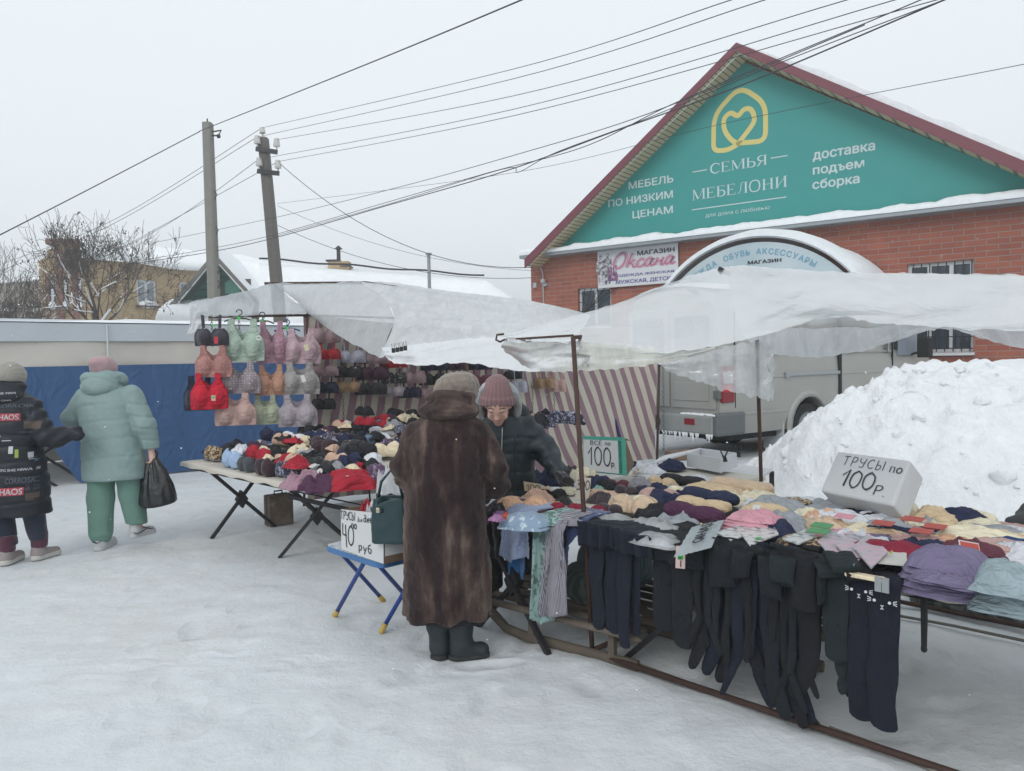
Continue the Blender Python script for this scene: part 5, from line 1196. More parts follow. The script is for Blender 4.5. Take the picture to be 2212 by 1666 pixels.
sack('teal striped bag with black straps standing on the sled under the pyjamas',-2.78,3.62,.22,(.20,.15,.19),TEALB,0,1,3.4,'shopping_bag','bag',(-.04,.09))
sack('grey bag with dark piping lying on the sled under the checked pyjamas',-2.72,3.36,.22,(.22,.13,.10),patterned('grey_bag_cloth','#4d5a58','#39443f',8,'stripe'),.1,5,3,'shopping_bag')
sack('pale grey sack with dark stripes under the lavender shorts',-1.30,5.28,.0,(.36,.17,.085),PLAID,.0,9,3.4)
sack('small brown sack behind the striped one at the right edge',-.82,5.30,.0,(.16,.17,.07),fabric('sacking','#7b766d'),.2,12)
sack('black bag heaped on the snow behind the right stall table',-.75,4.95,.55,(.28,.18,.12),plain('black_bag','#3b3d40',.6),.2,15,2.2)
mb=MB();t=thing('suitcase','scuffed old brown suitcase standing under the left stall table','suitcase',on_z(605,1132,0));p=on_z(603,1133,0);Ms=Matrix.Translation(p)@Matrix.Rotation(R(38),4,'Z')
mb.box(-.12,.12,-.085,.085,.0,.30,Ms);SUIT=NT('scuffed_leather');SUIT.base(SUIT.ramp(SUIT.noise(9,6,.7),(.35,'#57493e'),(.6,'#6d6055'),(.7,'#8e8a84')));SUIT.set(Roughness=.8);obj('case',mb,SUIT.m,t,bevel=.012)
mb=MB();mb.box(-.124,.124,-.006,.006,-.001,.304,Ms);obj('seam',mb,DARK,t);mb=MB();mb.tube([Ms@Vector(q)for q in((-.04,0,.30),(-.04,0,.335),(.04,0,.335),(.04,0,.30))],.008,6);obj('handle',mb,BLK,t)
# the blue folding stool
SB=CW(-3.95,2.68,0);t=thing('folding_stool','blue legged folding stool with a white speckled top carrying the panties box','stool',SB)
tp=[on_z(700,1178,.47),on_z(822,1217,.47)];e1=(tp[1]-tp[0]);e2=Vector((-e1.y,e1.x,0)).normalized()*.40;e2=e2 if e2.y>0 else-e2
BLUEP=plain('blue_paint','#1d3f8a',.4,.1,.15,12);YEL=plain('yellow_rubber','#b59b4e',.7)
O=tp[0];rnd_c=rounded([(.0,0,0),(1,0,0),(1,1,0),(0,1,0)],.12,4,True)
ring_=lambda s_,z:[O+e1*(.5+(p.x-.5)*s_)+e2*(.5+(p.y-.5)*s_)+Vector((0,0,z))for p in rnd_c]
mb=MB();n=len(rnd_c);mb.grid([ring_(1,-.035),ring_(1.01,-.03),ring_(1.01,-.006),ring_(1,0)],closed=True);obj('rim',mb,plain('stool_rim','#3f6c9f',.4,.1,.15,8),t)
TOPM=NT('speckled_top');TOPM.base(TOPM.ramp(TOPM.noise(28,4,.6),(.35,'#6f8190'),(.45,'#b9c1c6'),(.7,'#ccd1d4')));TOPM.set(Roughness=.4)
mb=MB();r_=ring_(.992,.004);mb.grid([ring_(.992,-.03),r_],closed=True);mb.add(r_,[tuple(range(n))]);obj('seat',mb,TOPM.m,t)
ft=[on_z(722,1333,.0),on_z(830,1300,.0),on_z(822,1368,0),on_z(905,1320,0)]
tops=[O+e1*.62+e2*.12,O+e1*.10+e2*.14,O+e1*1.0+e2*.75,O+e1*.75+e2*.2]
legs_=[(ft[0],O+e1*.66+e2*.1),(ft[1],O+e1*.12+e2*.12),(ft[2],O+e1*.95+e2*.85),(ft[3],O+e1*.82+e2*.1)]
for a,b in legs_:
 mb=MB();q=a+(b-a)*.1;k_=b-Vector((0,0,.02));mb.tube([q,a+(k_-a)*.93,k_],.0135,8);lg=obj('leg',mb,BLUEP,t,smooth=True)
 mb=MB();mb.tube([a,a+(b-a)*.02,a+(b-a)*.115],[.013,.018,.0165],8);obj('rubber_foot',mb,YEL,lg,smooth=True)
# ================================================================ garments: the shapes
GP={}
def proto(kind,seed):
 if(kind,seed)in GP:return GP[kind,seed]
 rs=np.random.RandomState(seed*7+1);a=rs.uniform(-1,1,12)
 if kind=='bra':
  def f(X,Y,Z):
   P=(X,Y,Z);d=None
   for s_,k in((-1,0),(1,1)):
    cx,t=s_*(.072+.008*a[k]),.012*a[2+k]
    o=ell(P,(cx,0,.055+t),(.078,.060,.085));i_=ell(P,(cx,.034,.068+t),(.068,.056,.088));c=smax(o,-i_,.008)
    pk=cap(P,(cx+s_*.03,.0,.11),(cx+s_*.05,.05,.125+.03*a[4]),.012,.006);c=smin(c,pk,.015)
    d=c if d is None else smin(d,c,.012)
   w=np.abs(Z-(.018+.02*vnoise(X,Y,Z*0,22,seed)))-.010;w=smax(w,ell(P,(0,.055,.02),(.17,.06,.09)),.01)
   return smax(smin(d,w,.02)+.006*vnoise(X,Y,Z,28,seed)+.003*vnoise(X,Y,Z,70,seed+2),-Z,.004)
  m=nets_mesh('proto',f,(-.2,-.09,-.012),(.2,.13,.18),.0088)
 elif kind=='cups':
  def f(X,Y,Z):
   P=(X,Y,Z);d=ell(P,(-.105,0,.02),(.118,.105,.10+.01*a[0]));d=smin(d,ell(P,(.105,.01,.02),(.118,.105,.10+.01*a[1])),.028)
   d=smin(d,ell(P,(0,.06,.01),(.24,.07,.035)),.02)
   X2=np.abs(np.abs(X)-.105);d=d+.006*np.exp(-(X2/.005)**2)*(Z>.03)
   return smax(d+.009*vnoise(X,Y,Z,17,seed)+.006*np.abs(vnoise(X*.6,Y*1.6,Z,38,seed+4)),-Z,.004)
  m=nets_mesh('proto',f,(-.27,-.14,-.012),(.27,.17,.15),.0105)
 elif kind=='roll':
  def f(X,Y,Z):
   P=(X,Y,Z);d=cap(P,(-.17,0,.055),(.17,0,.05),.066,.060,(1,1.15,.85));d=d+.010*np.exp(-(X/.02)**2)-.006*np.exp(-((np.abs(X)-.10)/.06)**2)
   ang=np.arctan2(Z-.05,Y)
   return smax(d+.007*np.abs(vnoise(X,ang*.08,0*X,30,seed))+.010*vnoise(X,Y,Z,12,seed)+.004*vnoise(X,Y,Z,48,seed),-Z,.004)
  m=nets_mesh('proto',f,(-.27,-.11,-.012),(.27,.11,.14),.0095)
 else:
  lx,ly,dome,fold,ragged,lay_={'crumple':(.15,.115,.050,.062,.30,1),'scrap':(.105,.075,.045,.052,.45,1),'flat':(.19,.12,.036,.026,.16,2),'stack':(.175,.125,.03,.022,.12,5)}[kind]
  mb=MB();n,k=(34,24)if kind!='scrap' else(22,16);an=rs.uniform(0,3.14);ca,sa=math.cos(an),math.sin(an);o3=seed*13.7
  for l in range(lay_):
   zb=.017*l;rows=[]
   for j in range(k+1):
    r=[]
    for i in range(n+1):
     u,v=-1+2*i/n,-1+2*j/k;sq=max(abs(u),abs(v));rd=math.hypot(u,v)+1e-6;f_=(.75*sq+.25*rd)/rd
     x=lx*(u*(1/max(1,rd/max(sq,.01))**.55))*(1+ragged*noise.noise((u*1.6+o3,v*1.6,l*2.)))*(1-.06*l);y=ly*(v*(1/max(1,rd/max(sq,.01))**.55))*(1+ragged*noise.noise((v*1.6,u*1.6+o3,5+l*2.)))*(1-.05*l)
     p,q=x*ca+y*sa,-x*sa+y*ca;e=max(0,1-sq**5)
     w1=1-2.2*abs(noise.noise((p*11+o3,q*4.0,l*3.1+.4*noise.noise((x*8,y*8,o3)))));w2=1-2.2*abs(noise.noise((p*21-o3,q*9,l*1.7+4)))
     z=zb+(dome*max(0,1-(u*u+v*v)*.5)**.8+fold*(.85*max(0,w1)**1.4+.45*max(0,w2))*(1.0 if l==lay_-1 else .4))*(.15+.85*e)+.004
     if sq>.999:z=zb+.001
     r.append((x,y,z))
    rows.append(r)
   mb.grid(rows)
  m=mb.mesh('proto')
 GP[kind,seed]=m;m.use_fake_user=False
 return m
GM={}
def garment(name,label,cat,kind,seed,mat,loc,yaw,s=(1,1,1),tilt=0.0,group=None,roll=0.0):
 key=(kind,seed,mat.name)
 if key not in GM:
  me=proto(kind,seed).copy();me.name=name;me.materials.clear();me.materials.append(mat);me.polygons.foreach_set('use_smooth',[True]*len(me.polygons));GM[key]=me
 o=bpy.data.objects.new(name,GM[key]);COL.objects.link(o)
 o.location=loc;o.rotation_euler=(tilt,roll,yaw);o.scale=s
 TF[o.name]=Matrix.LocRotScale(Vector(loc),o.rotation_euler.to_quaternion(),Vector(s))
 return tag(o,label,cat,group)
def fab(n,c,**k):k.pop('sheen',0);return fabric('cloth_'+n,sc(c,1.18),**{**dict(sheen=0.0,fold=24,fb=.8,var=.2),**k})
FB_SC=1.18
FB={'black':fab('black','#17181d',var=.5,sheen=.4),'cream':fab('cream','#cdbfa4'),'red':fab('red','#94192a',sheen=.1),'white':fab('white','#c6c8ce'),'navy':fab('navy','#1d2440'),'wine':patterned('cloth_wine_lace','#3b1526','#24101a',90,'lace'),'blacklace':patterned('cloth_black_lace','#2c2a30','#101014',80,'lace'),'grey':fab('grey','#85858b'),'skin':fab('nude','#b99a87'),'floral':patterned('cloth_floral','#25253c','#8f90a4',45,'blot',thr=.52),'plum':fab('plum','#43213c'),'leopard':patterned('cloth_leopard','#b39a78','#2b2019',42,'leopard'),'sky':fab('sky','#8ea3bf'),'denim':patterned('cloth_denim','#6c86a1','#4a637e',30,'blot'),'crimson':fab('crimson','#7a1830',sheen=.15),'pink':fab('pink','#bf8a97'),'peach':fab('peach','#c9a184'),'beige':fab('beige','#c0aa92'),'butter':fab('butter','#c2ad8e'),'ivory':fab('ivory','#d3cbb2'),'rosebeige':fab('rosebeige','#b1928d'),'mauve':fab('mauve','#92727f'),'lilac':fab('lilac','#6a627d'),'maroon':fab('maroon','#592a37'),'bluegrey':fab('bluegrey','#87969c'),'silver':fab('silver','#8d9298'),'royal':fab('royal','#1f3c68'),'mint':fab('mint','#82ad9f'),'brownlace':patterned('cloth_brown_lace','#4a3c44','#2b252b',85,'lace'),'purple':patterned('cloth_purple_print','#4a3150','#8a7c92',40,'blot',thr=.55),'greylace':patterned('cloth_grey_lace','#4c5158','#2d3036',85,'lace'),}
SURF=[(3.60,.70),(4.37,.77),(5.17,.84),(9,.88)]
def surf1(w):return next(z for lim,z in SURF if w<lim)
def project(p):
 v=p-CAM;d=v.dot(_f);return 1106+v.dot(_r)/d*F_PX,833-v.dot(_u)/d*F_PX,d
# ---------------------------------------------------------------- the heap on the left stall
WORDS={'black':'plain black','cream':'cream','red':'bright red','white':'white','navy':'navy blue','wine':'dark wine lace','blacklace':'black lace','grey':'pale grey','skin':'nude coloured','floral':'navy and grey flowered','plum':'plum','purple':'purple printed','denim':'washed blue'}
rnd=random.Random(21);pool=['black']*27+['cream']*15+['red']*6+['white']*10+['navy']*8+['wine']*7+['blacklace']*8+['grey']*6+['skin']*7+['floral']*5+['plum']*3+['purple']*3+['denim']*1
w=3.12;row=0;cnt=0
while w<6.3:
 c=-7.18+(row%2)*.1+rnd.uniform(0,.05)
 while c<-5.12+.05*(w<3.5):
  k_='bra' if rnd.random()<.33 else 'scrap'
  cc,ww=c+rnd.uniform(-.03,.03),w+rnd.uniform(-.03,.03);z=surf1(ww)+rnd.uniform(.0,.065)-(.02 if k_=='bra' else 0)+.03*noise.noise((cc*2,ww*2,0))+.02
  p=CW(cc,ww,z);px,py,d=project(p+Vector((0,0,.1)))
  if px<905 or 1105<px<1255:
   if cnt<288:
    col_=rnd.choice(pool)
    garment('bra' if k_=='bra' else 'folded_underwear',f"{WORDS[col_]} {'bra cup pair' if k_ == 'bra' else 'crumpled piece'} packed among others in the left stall heap",'bra' if k_=='bra' else 'underwear',k_,rnd.randint(0,7),FB[col_],p,-math.pi/4+rnd.uniform(-.5,.5),(rnd.uniform(.75,1.1),rnd.uniform(.75,1.1),rnd.uniform(.6,.95)),rnd.uniform(-.6,.1),f"{WORDS[col_]} {'bras' if k_ == 'bra' else 'pieces'} in the left stall heap",rnd.uniform(-.2,.2));cnt+=1
  c+=rnd.uniform(.125,.185)
 w+=.115+.02*rnd.random();row+=1
def T1(px,py,z=.76):return on_z(px,py,z)
def one(name,label,cat,kind,seed,mat,px,py,wpx,z=.72,yaw=-math.pi/4,fl=1.0,ht=1.0,tilt=0.0,at_z=None):
 p=on_z(px,py+wpx*.12,z+.03);p.z=z;d=(p-CAM).dot(_f);base={'bra':.32,'cups':.46,'crumple':.32,'roll':.47,'stack':.35,'flat':.38}[kind];s=wpx/F_PX*d/base*1.12
 return garment(name,label,cat,kind,seed,FB[mat]if isinstance(mat,str)else mat,p,yaw,(s,s*fl,s*ht),tilt)
fr=[('leopard',462,980,62,'leopard print bra at the outer corner of the left stall heap'),('sky',503,994,66,'pale blue bra with smooth padded cups at the front of the left stall'),('greylace',533,1002,58,'charcoal lace bra under the cord at the front of the left stall'),('wine',573,1010,66,'shiny dark wine bra between the charcoal lace and navy printed ones'),('floral',618,1014,66,'navy bra with pale scroll print at the near corner of the left stall')]
for i,(m_,x,y,wp,lb)in enumerate(fr):one('bra',lb,'bra','bra',i,m_,x,y,wp,.712,-math.pi/4-.05,1.1,1.15)
one('folded_underwear','red piece lying on the navy printed bra at the near corner','underwear','crumple',2,'red',640,994,62,.80)
one('knickers','dusty pink knickers with a white paper tag hanging over the near table edge','knickers','crumple',3,'mauve',655,1030,92,.72,.6,1.3,.9)
one('knickers','dark plum knickers with a white tag hanging over the near table edge','knickers','crumple',4,'plum',695,1036,92,.72,.5,1.3,.9)
one('knickers','scarlet knickers with two oval white tags at the near end of the left stall','knickers','crumple',5,'red',760,1030,110,.72,.3,1.2,.85)
one('knickers','lilac and grey lacy knickers beside the scarlet ones','knickers','crumple',6,'purple',818,1026,70,.73,.3,1.4,1.4)
one('plastic_bag','bunched clear plastic bag at the table end next to the fur coat','bag','crumple',1,CLEAR2,843,1046,60,.70,.3,1.2,2.4)
one('bra','large black bra standing high at the back of the left heap against the stripes','bra','cups',1,'black',786,886,44,1.02,-.6,1,1.5)
one('bra','two red padded cups at the back of the left heap below the big black bra','bra','cups',2,'red',788,905,52,.98,-.6,1,1.2)
def drape(name,label,cat,mat,tops,hangs,thick=.012,seed=0,par=None,group=None):
 """cloth lying on a table and hanging over its edge: rows of points from the table down"""
 net=[tops]+hangs;mb=sheet(net,7,.014,seed,(2.2,1.2),.012,.5,True);me=mb.mesh(name);
 o=solo(name,me,mat,label,cat,group,smooth=True)if par is None else obj(name,me,mat,par,smooth=True)
 s_=o.modifiers.new('thickness','SOLIDIFY');s_.thickness=thick;s_.offset=0
 return o
TAG=plain('paper_tag','#c9c9c4',.6,0,.05)
def lay(px,py,z,du,dv,lift=.004):return on_z(px,py,z)
def paper(name,label,cat,corners,mat,par=None,thick=.003):
 """a small card through four points"""
 a,b,c,d=[Vector(p)for p in corners];n=(b-a).cross(d-a).normalized()*thick;mb=MB();mb.add([a,b,c,d,a+n,b+n,c+n,d+n],[(3,2,1,0),(4,5,6,7),(0,1,5,4),(1,2,6,5),(2,3,7,6),(3,0,4,7)])
 return solo(name,mb,mat,label,cat)if par is None else obj(name,mb,mat,par)
for i,(x,y,z,rx,ry)in enumerate(((676,1006,.815,9,4),(690,1019,.80,7,7),(753,1023,.82,8,6),(772,1017,.82,9,3))):
 P=[on_z(x+rx*math.cos(t*math.pi/5),y+ry*math.sin(t*math.pi/5)-rx*.3*math.cos(t*math.pi/5),z)for t in range(10)];mb=MB();mb.add(P,[tuple(range(10))]);solo('price_tag',mb,TAG,['oval paper tag on the dusty pink knickers','oval paper tag on the plum knickers','lower oval tag on the scarlet knickers','upper oval tag on the scarlet knickers'][i],'tag')
mb=MB();P=[on_z(*q)for q in((440,992,.76),(508,1000,.745),(560,1010,.75),(650,1016,.76),(700,1020,.77),(782,1031,.76))];mb.tube(smooth_pts(P,8),.006,6);solo('cord',mb,plain('twisted_cord','#5a5b66',.9,0,.6,90),'grey twisted cord strung across the front of the bra heap','cord')
# ---------------------------------------------------------------- hanging tops and bras
def hang_mesh(name,kind,wd,ht,seed=0,res=.0085):
 """front and back of a hanging top; x across, z up from the hem, front towards -y"""
 rs=np.random.RandomState(seed+50);n=int(wd*1.3/res);mz=int(ht*1.12/res);hw=wd/2
 def sd(x,z,back=False):
  t=z/ht;ax=abs(x)/hw
  if kind=='lace_bra':
   if t>.60:
    xs=.46+.10*(t-.6);return(abs(ax-xs)-(.055 if not back else .05))*hw
   if back:return max((t-.22)*ht,(ax-.98)*hw)
   cup=math.hypot((ax-.48)/.52,(t-.24)/.40)-1;band=max(abs(t-.13)/.15-1,ax-.98);spike=max(abs(ax-(.46))-(.34-.5*(t-.26)),t-.64)
   return min(cup,band,spike)*.4*hw
  q_=min(1,max(0,(t-.46)/.34));side=.96+.04*math.sin(min(1,t/.5)*math.pi)-.30*q_*q_*(3-2*q_)
  neck_b={'vneck':.50,'scoop':.60,'wide':.50,'lace_top':.52}[kind]+(.16 if back else 0)
  if kind in('vneck','lace_top'):nk=ax/.38-min(1,(t-neck_b)/(.86-neck_b))**.85 if t>neck_b else 1
  else:nk=math.hypot(ax/.36,max(0,(1.02-t))/(1.02-neck_b))-1 if t>neck_b else 1
  return max((ax-side)*hw,-nk*.4*hw,(t-1)*ht,-z)
 V=[];F=[];idx={}
 for back in(False,True):
  G={}
  for j in range(mz+1):
   for i in range(n+1):
    x=(i/n-.5)*wd*1.3;z=j/mz*ht*1.12-ht*.04;s_=sd(x,z,back)
    G[i,j]=(x,z,s_)
  for j in range(mz):
   for i in range(n):
    q=[(i,j),(i+1,j),(i+1,j+1),(i,j+1)]
    if all(G[k][2]<res*.65 for k in q):
     f=[]
     for k in q:
      kk=(back,k)
      if kk not in idx:
       x,z,s_=G[k]
       if s_>-res*.5:
        e=res*.3;gx_=(sd(x+e,z,back)-sd(x-e,z,back))/(2*e);gz_=(sd(x,z+e,back)-sd(x,z-e,back))/(2*e);g2=gx_*gx_+gz_*gz_+1e-6
        x,z=x-s_*gx_/g2*.9,z-s_*gz_/g2*.9
       t=z/ht;a=abs(x)/hw;ct=.32 if kind!='lace_bra' else .24
       r=math.hypot((a-.47)/.43,(t-ct)/.33);bul=(.050 if kind!='lace_bra' else .062)*wd/.3*max(0,1-r*r)**1.1+.008*(t<.16)*(kind!='lace_bra')
       body=.030*math.sqrt(max(0,1-min(1,a)**2));hem=.012*math.sin(x*40+seed)*max(0,.25-t)*2
       y=(.035+body*.5)if back else-(bul+body)+hem
       y+=.012*noise.noise((x*9+seed,z*6,2+back))+.006*(.4-abs(noise.noise((x*22+seed,z*14+x*9,7))))+.003*noise.noise((x*40+seed,z*22,7))+(t>.6)*.010*noise.noise((x*20,z*5,seed))
       idx[kk]=len(V);V.append((x,y,z))
      f.append(idx[kk])
     F.append(tuple(f)if not back else tuple(f[::-1]))
 me=bpy.data.meshes.new(name);me.from_pydata(V,[],F);me.update();me.polygons.foreach_set('use_smooth',[True]*len(F));return me
HM={}
CHAIN=plain('chain','#6d6c6c',.4,.7,.2,20)
def hang(label,px,ptop,pbot,wpx,depth,kind,mat,seed=0,yaw=None,name='sports_bra',cat='bra',group=None,jit=0):
 """place a hanging top from its seen top, hem and width"""
 a,b=at(px,ptop,depth),at(px,pbot,depth);ht=a.z-b.z;wd=wpx/F_PX*depth*1.14
 me=hang_mesh(name,kind,wd,ht,seed);me.materials.append(FB[mat]if isinstance(mat,str)else mat)
 t=bpy.data.objects.new(name,me);COL.objects.link(t);t.location=b
 yw=yaw if yaw is not None else math.atan2(WD_.y,WD_.x)*.35+jit;t.rotation_euler=(0,0,yw)
 TF[t.name]=Matrix.Translation(b)@Matrix.Rotation(yw,4,'Z')
 return tag(t,label,cat,group)
Z5=lambda x,y:(379.6+x*.19609,623.5+y*.19609)
def hz(label,x0,x1,y0,y1,kind,mat,seed,d,**k):
 a,b=Z5(x0,y0),Z5(x1,y1);return hang(label,(a[0]+b[0])/2,a[1],b[1],b[0]-a[0],d,kind,mat,seed,**k)
HF=dict(gsports=fab('sage','#93a397',var=.2),dust=fab('dustypink','#977581'),mauve2=fab('palemauve','#a48c93',var=.2),rosel=patterned('cloth_rose_lace','#b98880','#9c6c67',70,'lace'),ggrey=fab('warmgrey','#8f8b8a',var=.2),tan=fab('tan','#a67f6b',var=.2),dgrey=patterned('cloth_graphite_lace','#45414b','#2f2c35',75,'lace'),nude=fab('nudepink','#b0938c',var=.2),dots=patterned('cloth_dots','#8b8186','#d3cdd0',40,'dots'),sage2=fab('sage2','#9aa08c',var=.2),lil=fab('greylilac','#9a9199',var=.2),redl=patterned('cloth_red_lace','#c01c2e','#97141f',70,'lace'),whl=patterned('cloth_white_lace','#bcbdc9','#a3a4b2',70,'lace'),pinkl=patterned('cloth_pink_lace','#a98f93','#8f777c',70,'lace'),navl=patterned('cloth_navy_lace','#202846','#141a31',70,'lace'),gold=patterned('cloth_gold_lace','#a88a69','#8f7355',60,'lace'),blkl=FB['blacklace'],winel=patterned('cloth_plum_lace','#4a2437','#331828',70,'lace'),bfl=patterned('cloth_black_flower','#17171c','#9c958f',45,'blot',thr=.57),redf=fab('rosered','#b3182f',sheen=.1),wine2=fab('rosewood','#6d3f50'))
hooks=[]
h_=hz('graphite lace bra with a small red label, first on the left bar',240,560,315,620,'lace_bra',HF['dgrey'],1,7.62);hooks.append(h_)
hz('sage green sports top hung by clips, with a round white 400 price badge',545,945,335,800,'vneck',HF['gsports'],2,7.78)
hz('dusty rose top with darker wine hem on a black hanger',915,1220,360,825,'vneck',HF['dust'],3,7.98)
hz('pale mauve padded top with cream label on a blue hanger',1210,1575,440,830,'scoop',HF['mauve2'],4,8.05)
hz('salmon lace top hanging below the graphite bra',250,590,625,975,'lace_top',HF['rosel'],5,7.58)
hz('grey dotted wrap top in the middle row of the left bar',520,905,805,1155,'vneck',HF['dots'],6,7.74)
hz('tan padded top with ruched front in the middle row',895,1215,835,1175,'vneck',HF['tan'],7,7.94)
hz('warm grey buttoned top with a hanging price card',1190,1560,810,1165,'scoop',HF['ggrey'],8,8.0)
hz('navy lace top showing from behind the red one',120,420,960,1340,'vneck',HF['navl'],9,7.72)
hz('bright red textured top with a small price label on the left bar',200,545,930,1330,'vneck',HF['redf'],10,7.55)
hz('nude pink padded top at the bottom of the left bar',470,855,1150,1505,'scoop',HF['nude'],11,7.7)
hz('sage top at the bottom of the left bar next to the nude one',850,1135,1170,1495,'scoop',HF['sage2'],12,7.92)
hz('lilac grey ruched top lowest on the left bar above the heap',1160,1535,1165,1520,'scoop',HF['lil'],13,7.98)
def wd_at(px):
 p=on_plane(px,800,WA+WNn*.16,WNn);return(p-CAM).dot(_f)
rows_=[('rose pink lace bra tucked under the sloping plastic, first in the wall row',1510,1800,330,590,'pinkl'),('scarlet lace bra, brightest in the wall row',1550,1800,585,775,'redl'),('white lace bra next to the scarlet one',1800,2075,600,810,'whl'),('pale rose lace bra below the scarlet one',1500,1775,770,955,'pinkl'),('black bra with lace top edge below the white one',1770,2040,770,970,'blkl'),('navy lace bra in the third wall row',1530,1775,950,1145,'navl'),('golden beige lace bra in the third wall row',1775,2025,950,1135,'gold'),('small black satin bra lowest in the wall row',1515,1745,1130,1325,'blkl')]
for i,(lb,x0,x1,y0,y1,m_)in enumerate(rows_):
 a=Z5((x0+x1)/2,0);hz(lb,x0,x1,y0,y1,'lace_bra',HF[m_],20+i,wd_at(a[0])-.02*(i%2),name='hanging_bra',cat='bra')
Z6b=lambda x,y:(650.6+x*.22061,732+y*.22061)
rows2=[('taupe lace bra just below the plastic hem',600,830,90,240,'pinkl'),('wine lace bra in the wall row under the clips',580,825,190,395,'winel'),('black bra in the third row below the wine lace one',560,810,350,540,'blkl'),('red bra mostly hidden by the plastic hem',805,1015,150,280,'redl'),('black bra with pale flowered cups',820,1005,250,430,'bfl'),('dusty rose lace bra next to the flowered one',1010,1200,250,430,'pinkl'),('grey lilac bra in the third wall row',790,1000,400,560,'lil'),('navy bra at the end of the third wall row',970,1155,400,570,'navl'),('dark blue bra under the plastic hem behind the knitted beret',1200,1420,150,305,'navl'),('plum bra under the plastic hem above the black one',1400,1600,170,300,'winel'),('wide black bra left of the knitted beret',1185,1410,270,445,'blkl'),('mauve bra half hidden by the knitted beret',1160,1360,420,580,'pinkl'),('flowered grey bra directly behind the knitted beret',1390,1590,290,440,'bfl'),('navy bra above the rosewood one',1640,1850,170,300,'navl'),('rosewood lace bra between the two women hats',1655,1850,280,460,'wine2'),('black bra right of the pink hat',2000,2160,260,390,'blkl'),('white strappy top right of the pink hat',2060,2200,330,520,'whl')]
for i,(lb,x0,x1,y0,y1,m_)in enumerate(rows2):
 a,b=Z6b(x0,y0),Z6b(x1,y1);hang(lb,(a[0]+b[0])/2,a[1],b[1],(b[0]-a[0])*1.12,wd_at((a[0]+b[0])/2)-.03*(i%3),'lace_bra',HF[m_],40+i,name='hanging_bra',cat='bra')
for i,(lb,x0,x1,y0,y1,m_)in enumerate((('large nude bra hung on the canvas beyond the pink hat',1155,1196,800,838,'gold'),('second nude bra hung nearest the right end of the canvas',1190,1222,800,845,'nude'))):
 hang(lb,(x0+x1)/2,y0,y1,x1-x0,wd_at((x0+x1)/2),'lace_bra',HF[m_],70+i,name='hanging_bra',cat='bra')
# chains, hangers and price labels on the bars
def chain_mb(p,L,r=.011):
 mb=MB();n=int(L/.034)
 for i in range(n):
  c=p-Vector((0,0,.034*i));a=i%2*math.pi/2;P=[c+Vector((math.cos(a)*r*math.cos(t),math.sin(a)*r*math.cos(t),.022*math.sin(t)))for t in[2*math.pi*k/8 for k in range(9)]]
  mb.tube(P,.0028,4,cap=False)
 return mb
for i,(x,y,d,L)in enumerate(((457,686,7.7,.32),(516,686,7.85,.30),(569,686,8.05,.3),(620,686,8.3,.55))):solo('hanging_chain',chain_mb(at(x,y,d),L),CHAIN,['chain above the graphite bra','chain above the sage sports top','chain above the dusty rose top','chain above the pale mauve top'][i]+' on the left bar','chain','chains holding the hangers',smooth=True)
for i,(x,y0,y1)in enumerate(((715,895,940),(741,860,905),(780,850,895),(829,845,885),(880,838,880),(1150,838,885),(1197,842,890))):
 d=wd_at(x)+.05;solo('hanging_chain',chain_mb(at(x,y0,d),at(x,y0,d).z-at(x,y1,d).z+.1),CHAIN,'thin steel chain end hanging in front of the canvas below the bra rows' if i<5 else 'thin steel chain end on the canvas right of the pink hat','chain','chain ends below the wall bras' if i<5 else 'chain ends right of the pink hat',smooth=True)
GREENL=plain('green_label','#2fbf4a',.5,0,.05,4,0)
def hanger(label,x,y,d,wpx,mat):
 p=at(x,y,d);w_=wpx/F_PX*d/2;t=thing('hanger',label,'hanger',p);ux=Vector((.95,.3,0)).normalized();mb=MB()
 mb.tube([p-ux*w_+Vector((0,0,-.03)),p-ux*w_*.5+Vector((0,0,-.005)),p,p+ux*w_*.5+Vector((0,0,-.005)),p+ux*w_+Vector((0,0,-.03))],.008,6);obj('bar',mb,mat,t,smooth=True)
 mb=MB();mb.tube([p,p+Vector((0,0,.03))]+[p+Vector((0,0,.06))+ux*(.028*math.cos(a))+Vector((0,0,.028*math.sin(a)))for a in[R(-90+270*k/10)for k in range(11)]],.005,6);obj('hook',mb,mat,t,smooth=True)
 mb=MB();mb.box(-.016,.016,-.014,-.010,-.012,.014,Matrix.Translation(p));obj('size_label',mb,GREENL,t)
hanger('black plastic hanger with green size label on the left bar',567,693,7.95,48,BLK);hanger('blue plastic hanger with green size label on the left bar',620,709,8.02,54,plain('blue_plastic','#2a3f7a',.4))
hanger('clip hanger carrying the sage sports top',517,688,7.76,62,STEEL)
BADGE=plain('white_badge','#d0d0cc',.5,0,.05)
def flat_disc(label,x,y,d,rpx,mat,name='price_badge',txt=None):
 p=at(x,y,d);r=rpx/F_PX*d;mb=MB();mb.tube([p+Vector((0,-.002,0)),p],r,20,side=(1,0,0));
 t=thing(name,label,'tag',p);obj('disc',mb,mat,t)
 if txt:g=pen_mb(txt,.16);a,b,c,e=size_of(g);s_=r*1.3/(b-a);g.v=[Vector(((q.x-(a+b)/2)*s_,(q.y-(c+e)/2)*s_,q.z))for q in g.v];on_frame(g,p+Vector((0,-.006,0)),(1,0,0),(0,0,1));obj('lettering',g,INK,t)
flat_disc('round white badge reading 400 on the sage sports top',559,730,7.64,5.6,BADGE,txt='400')
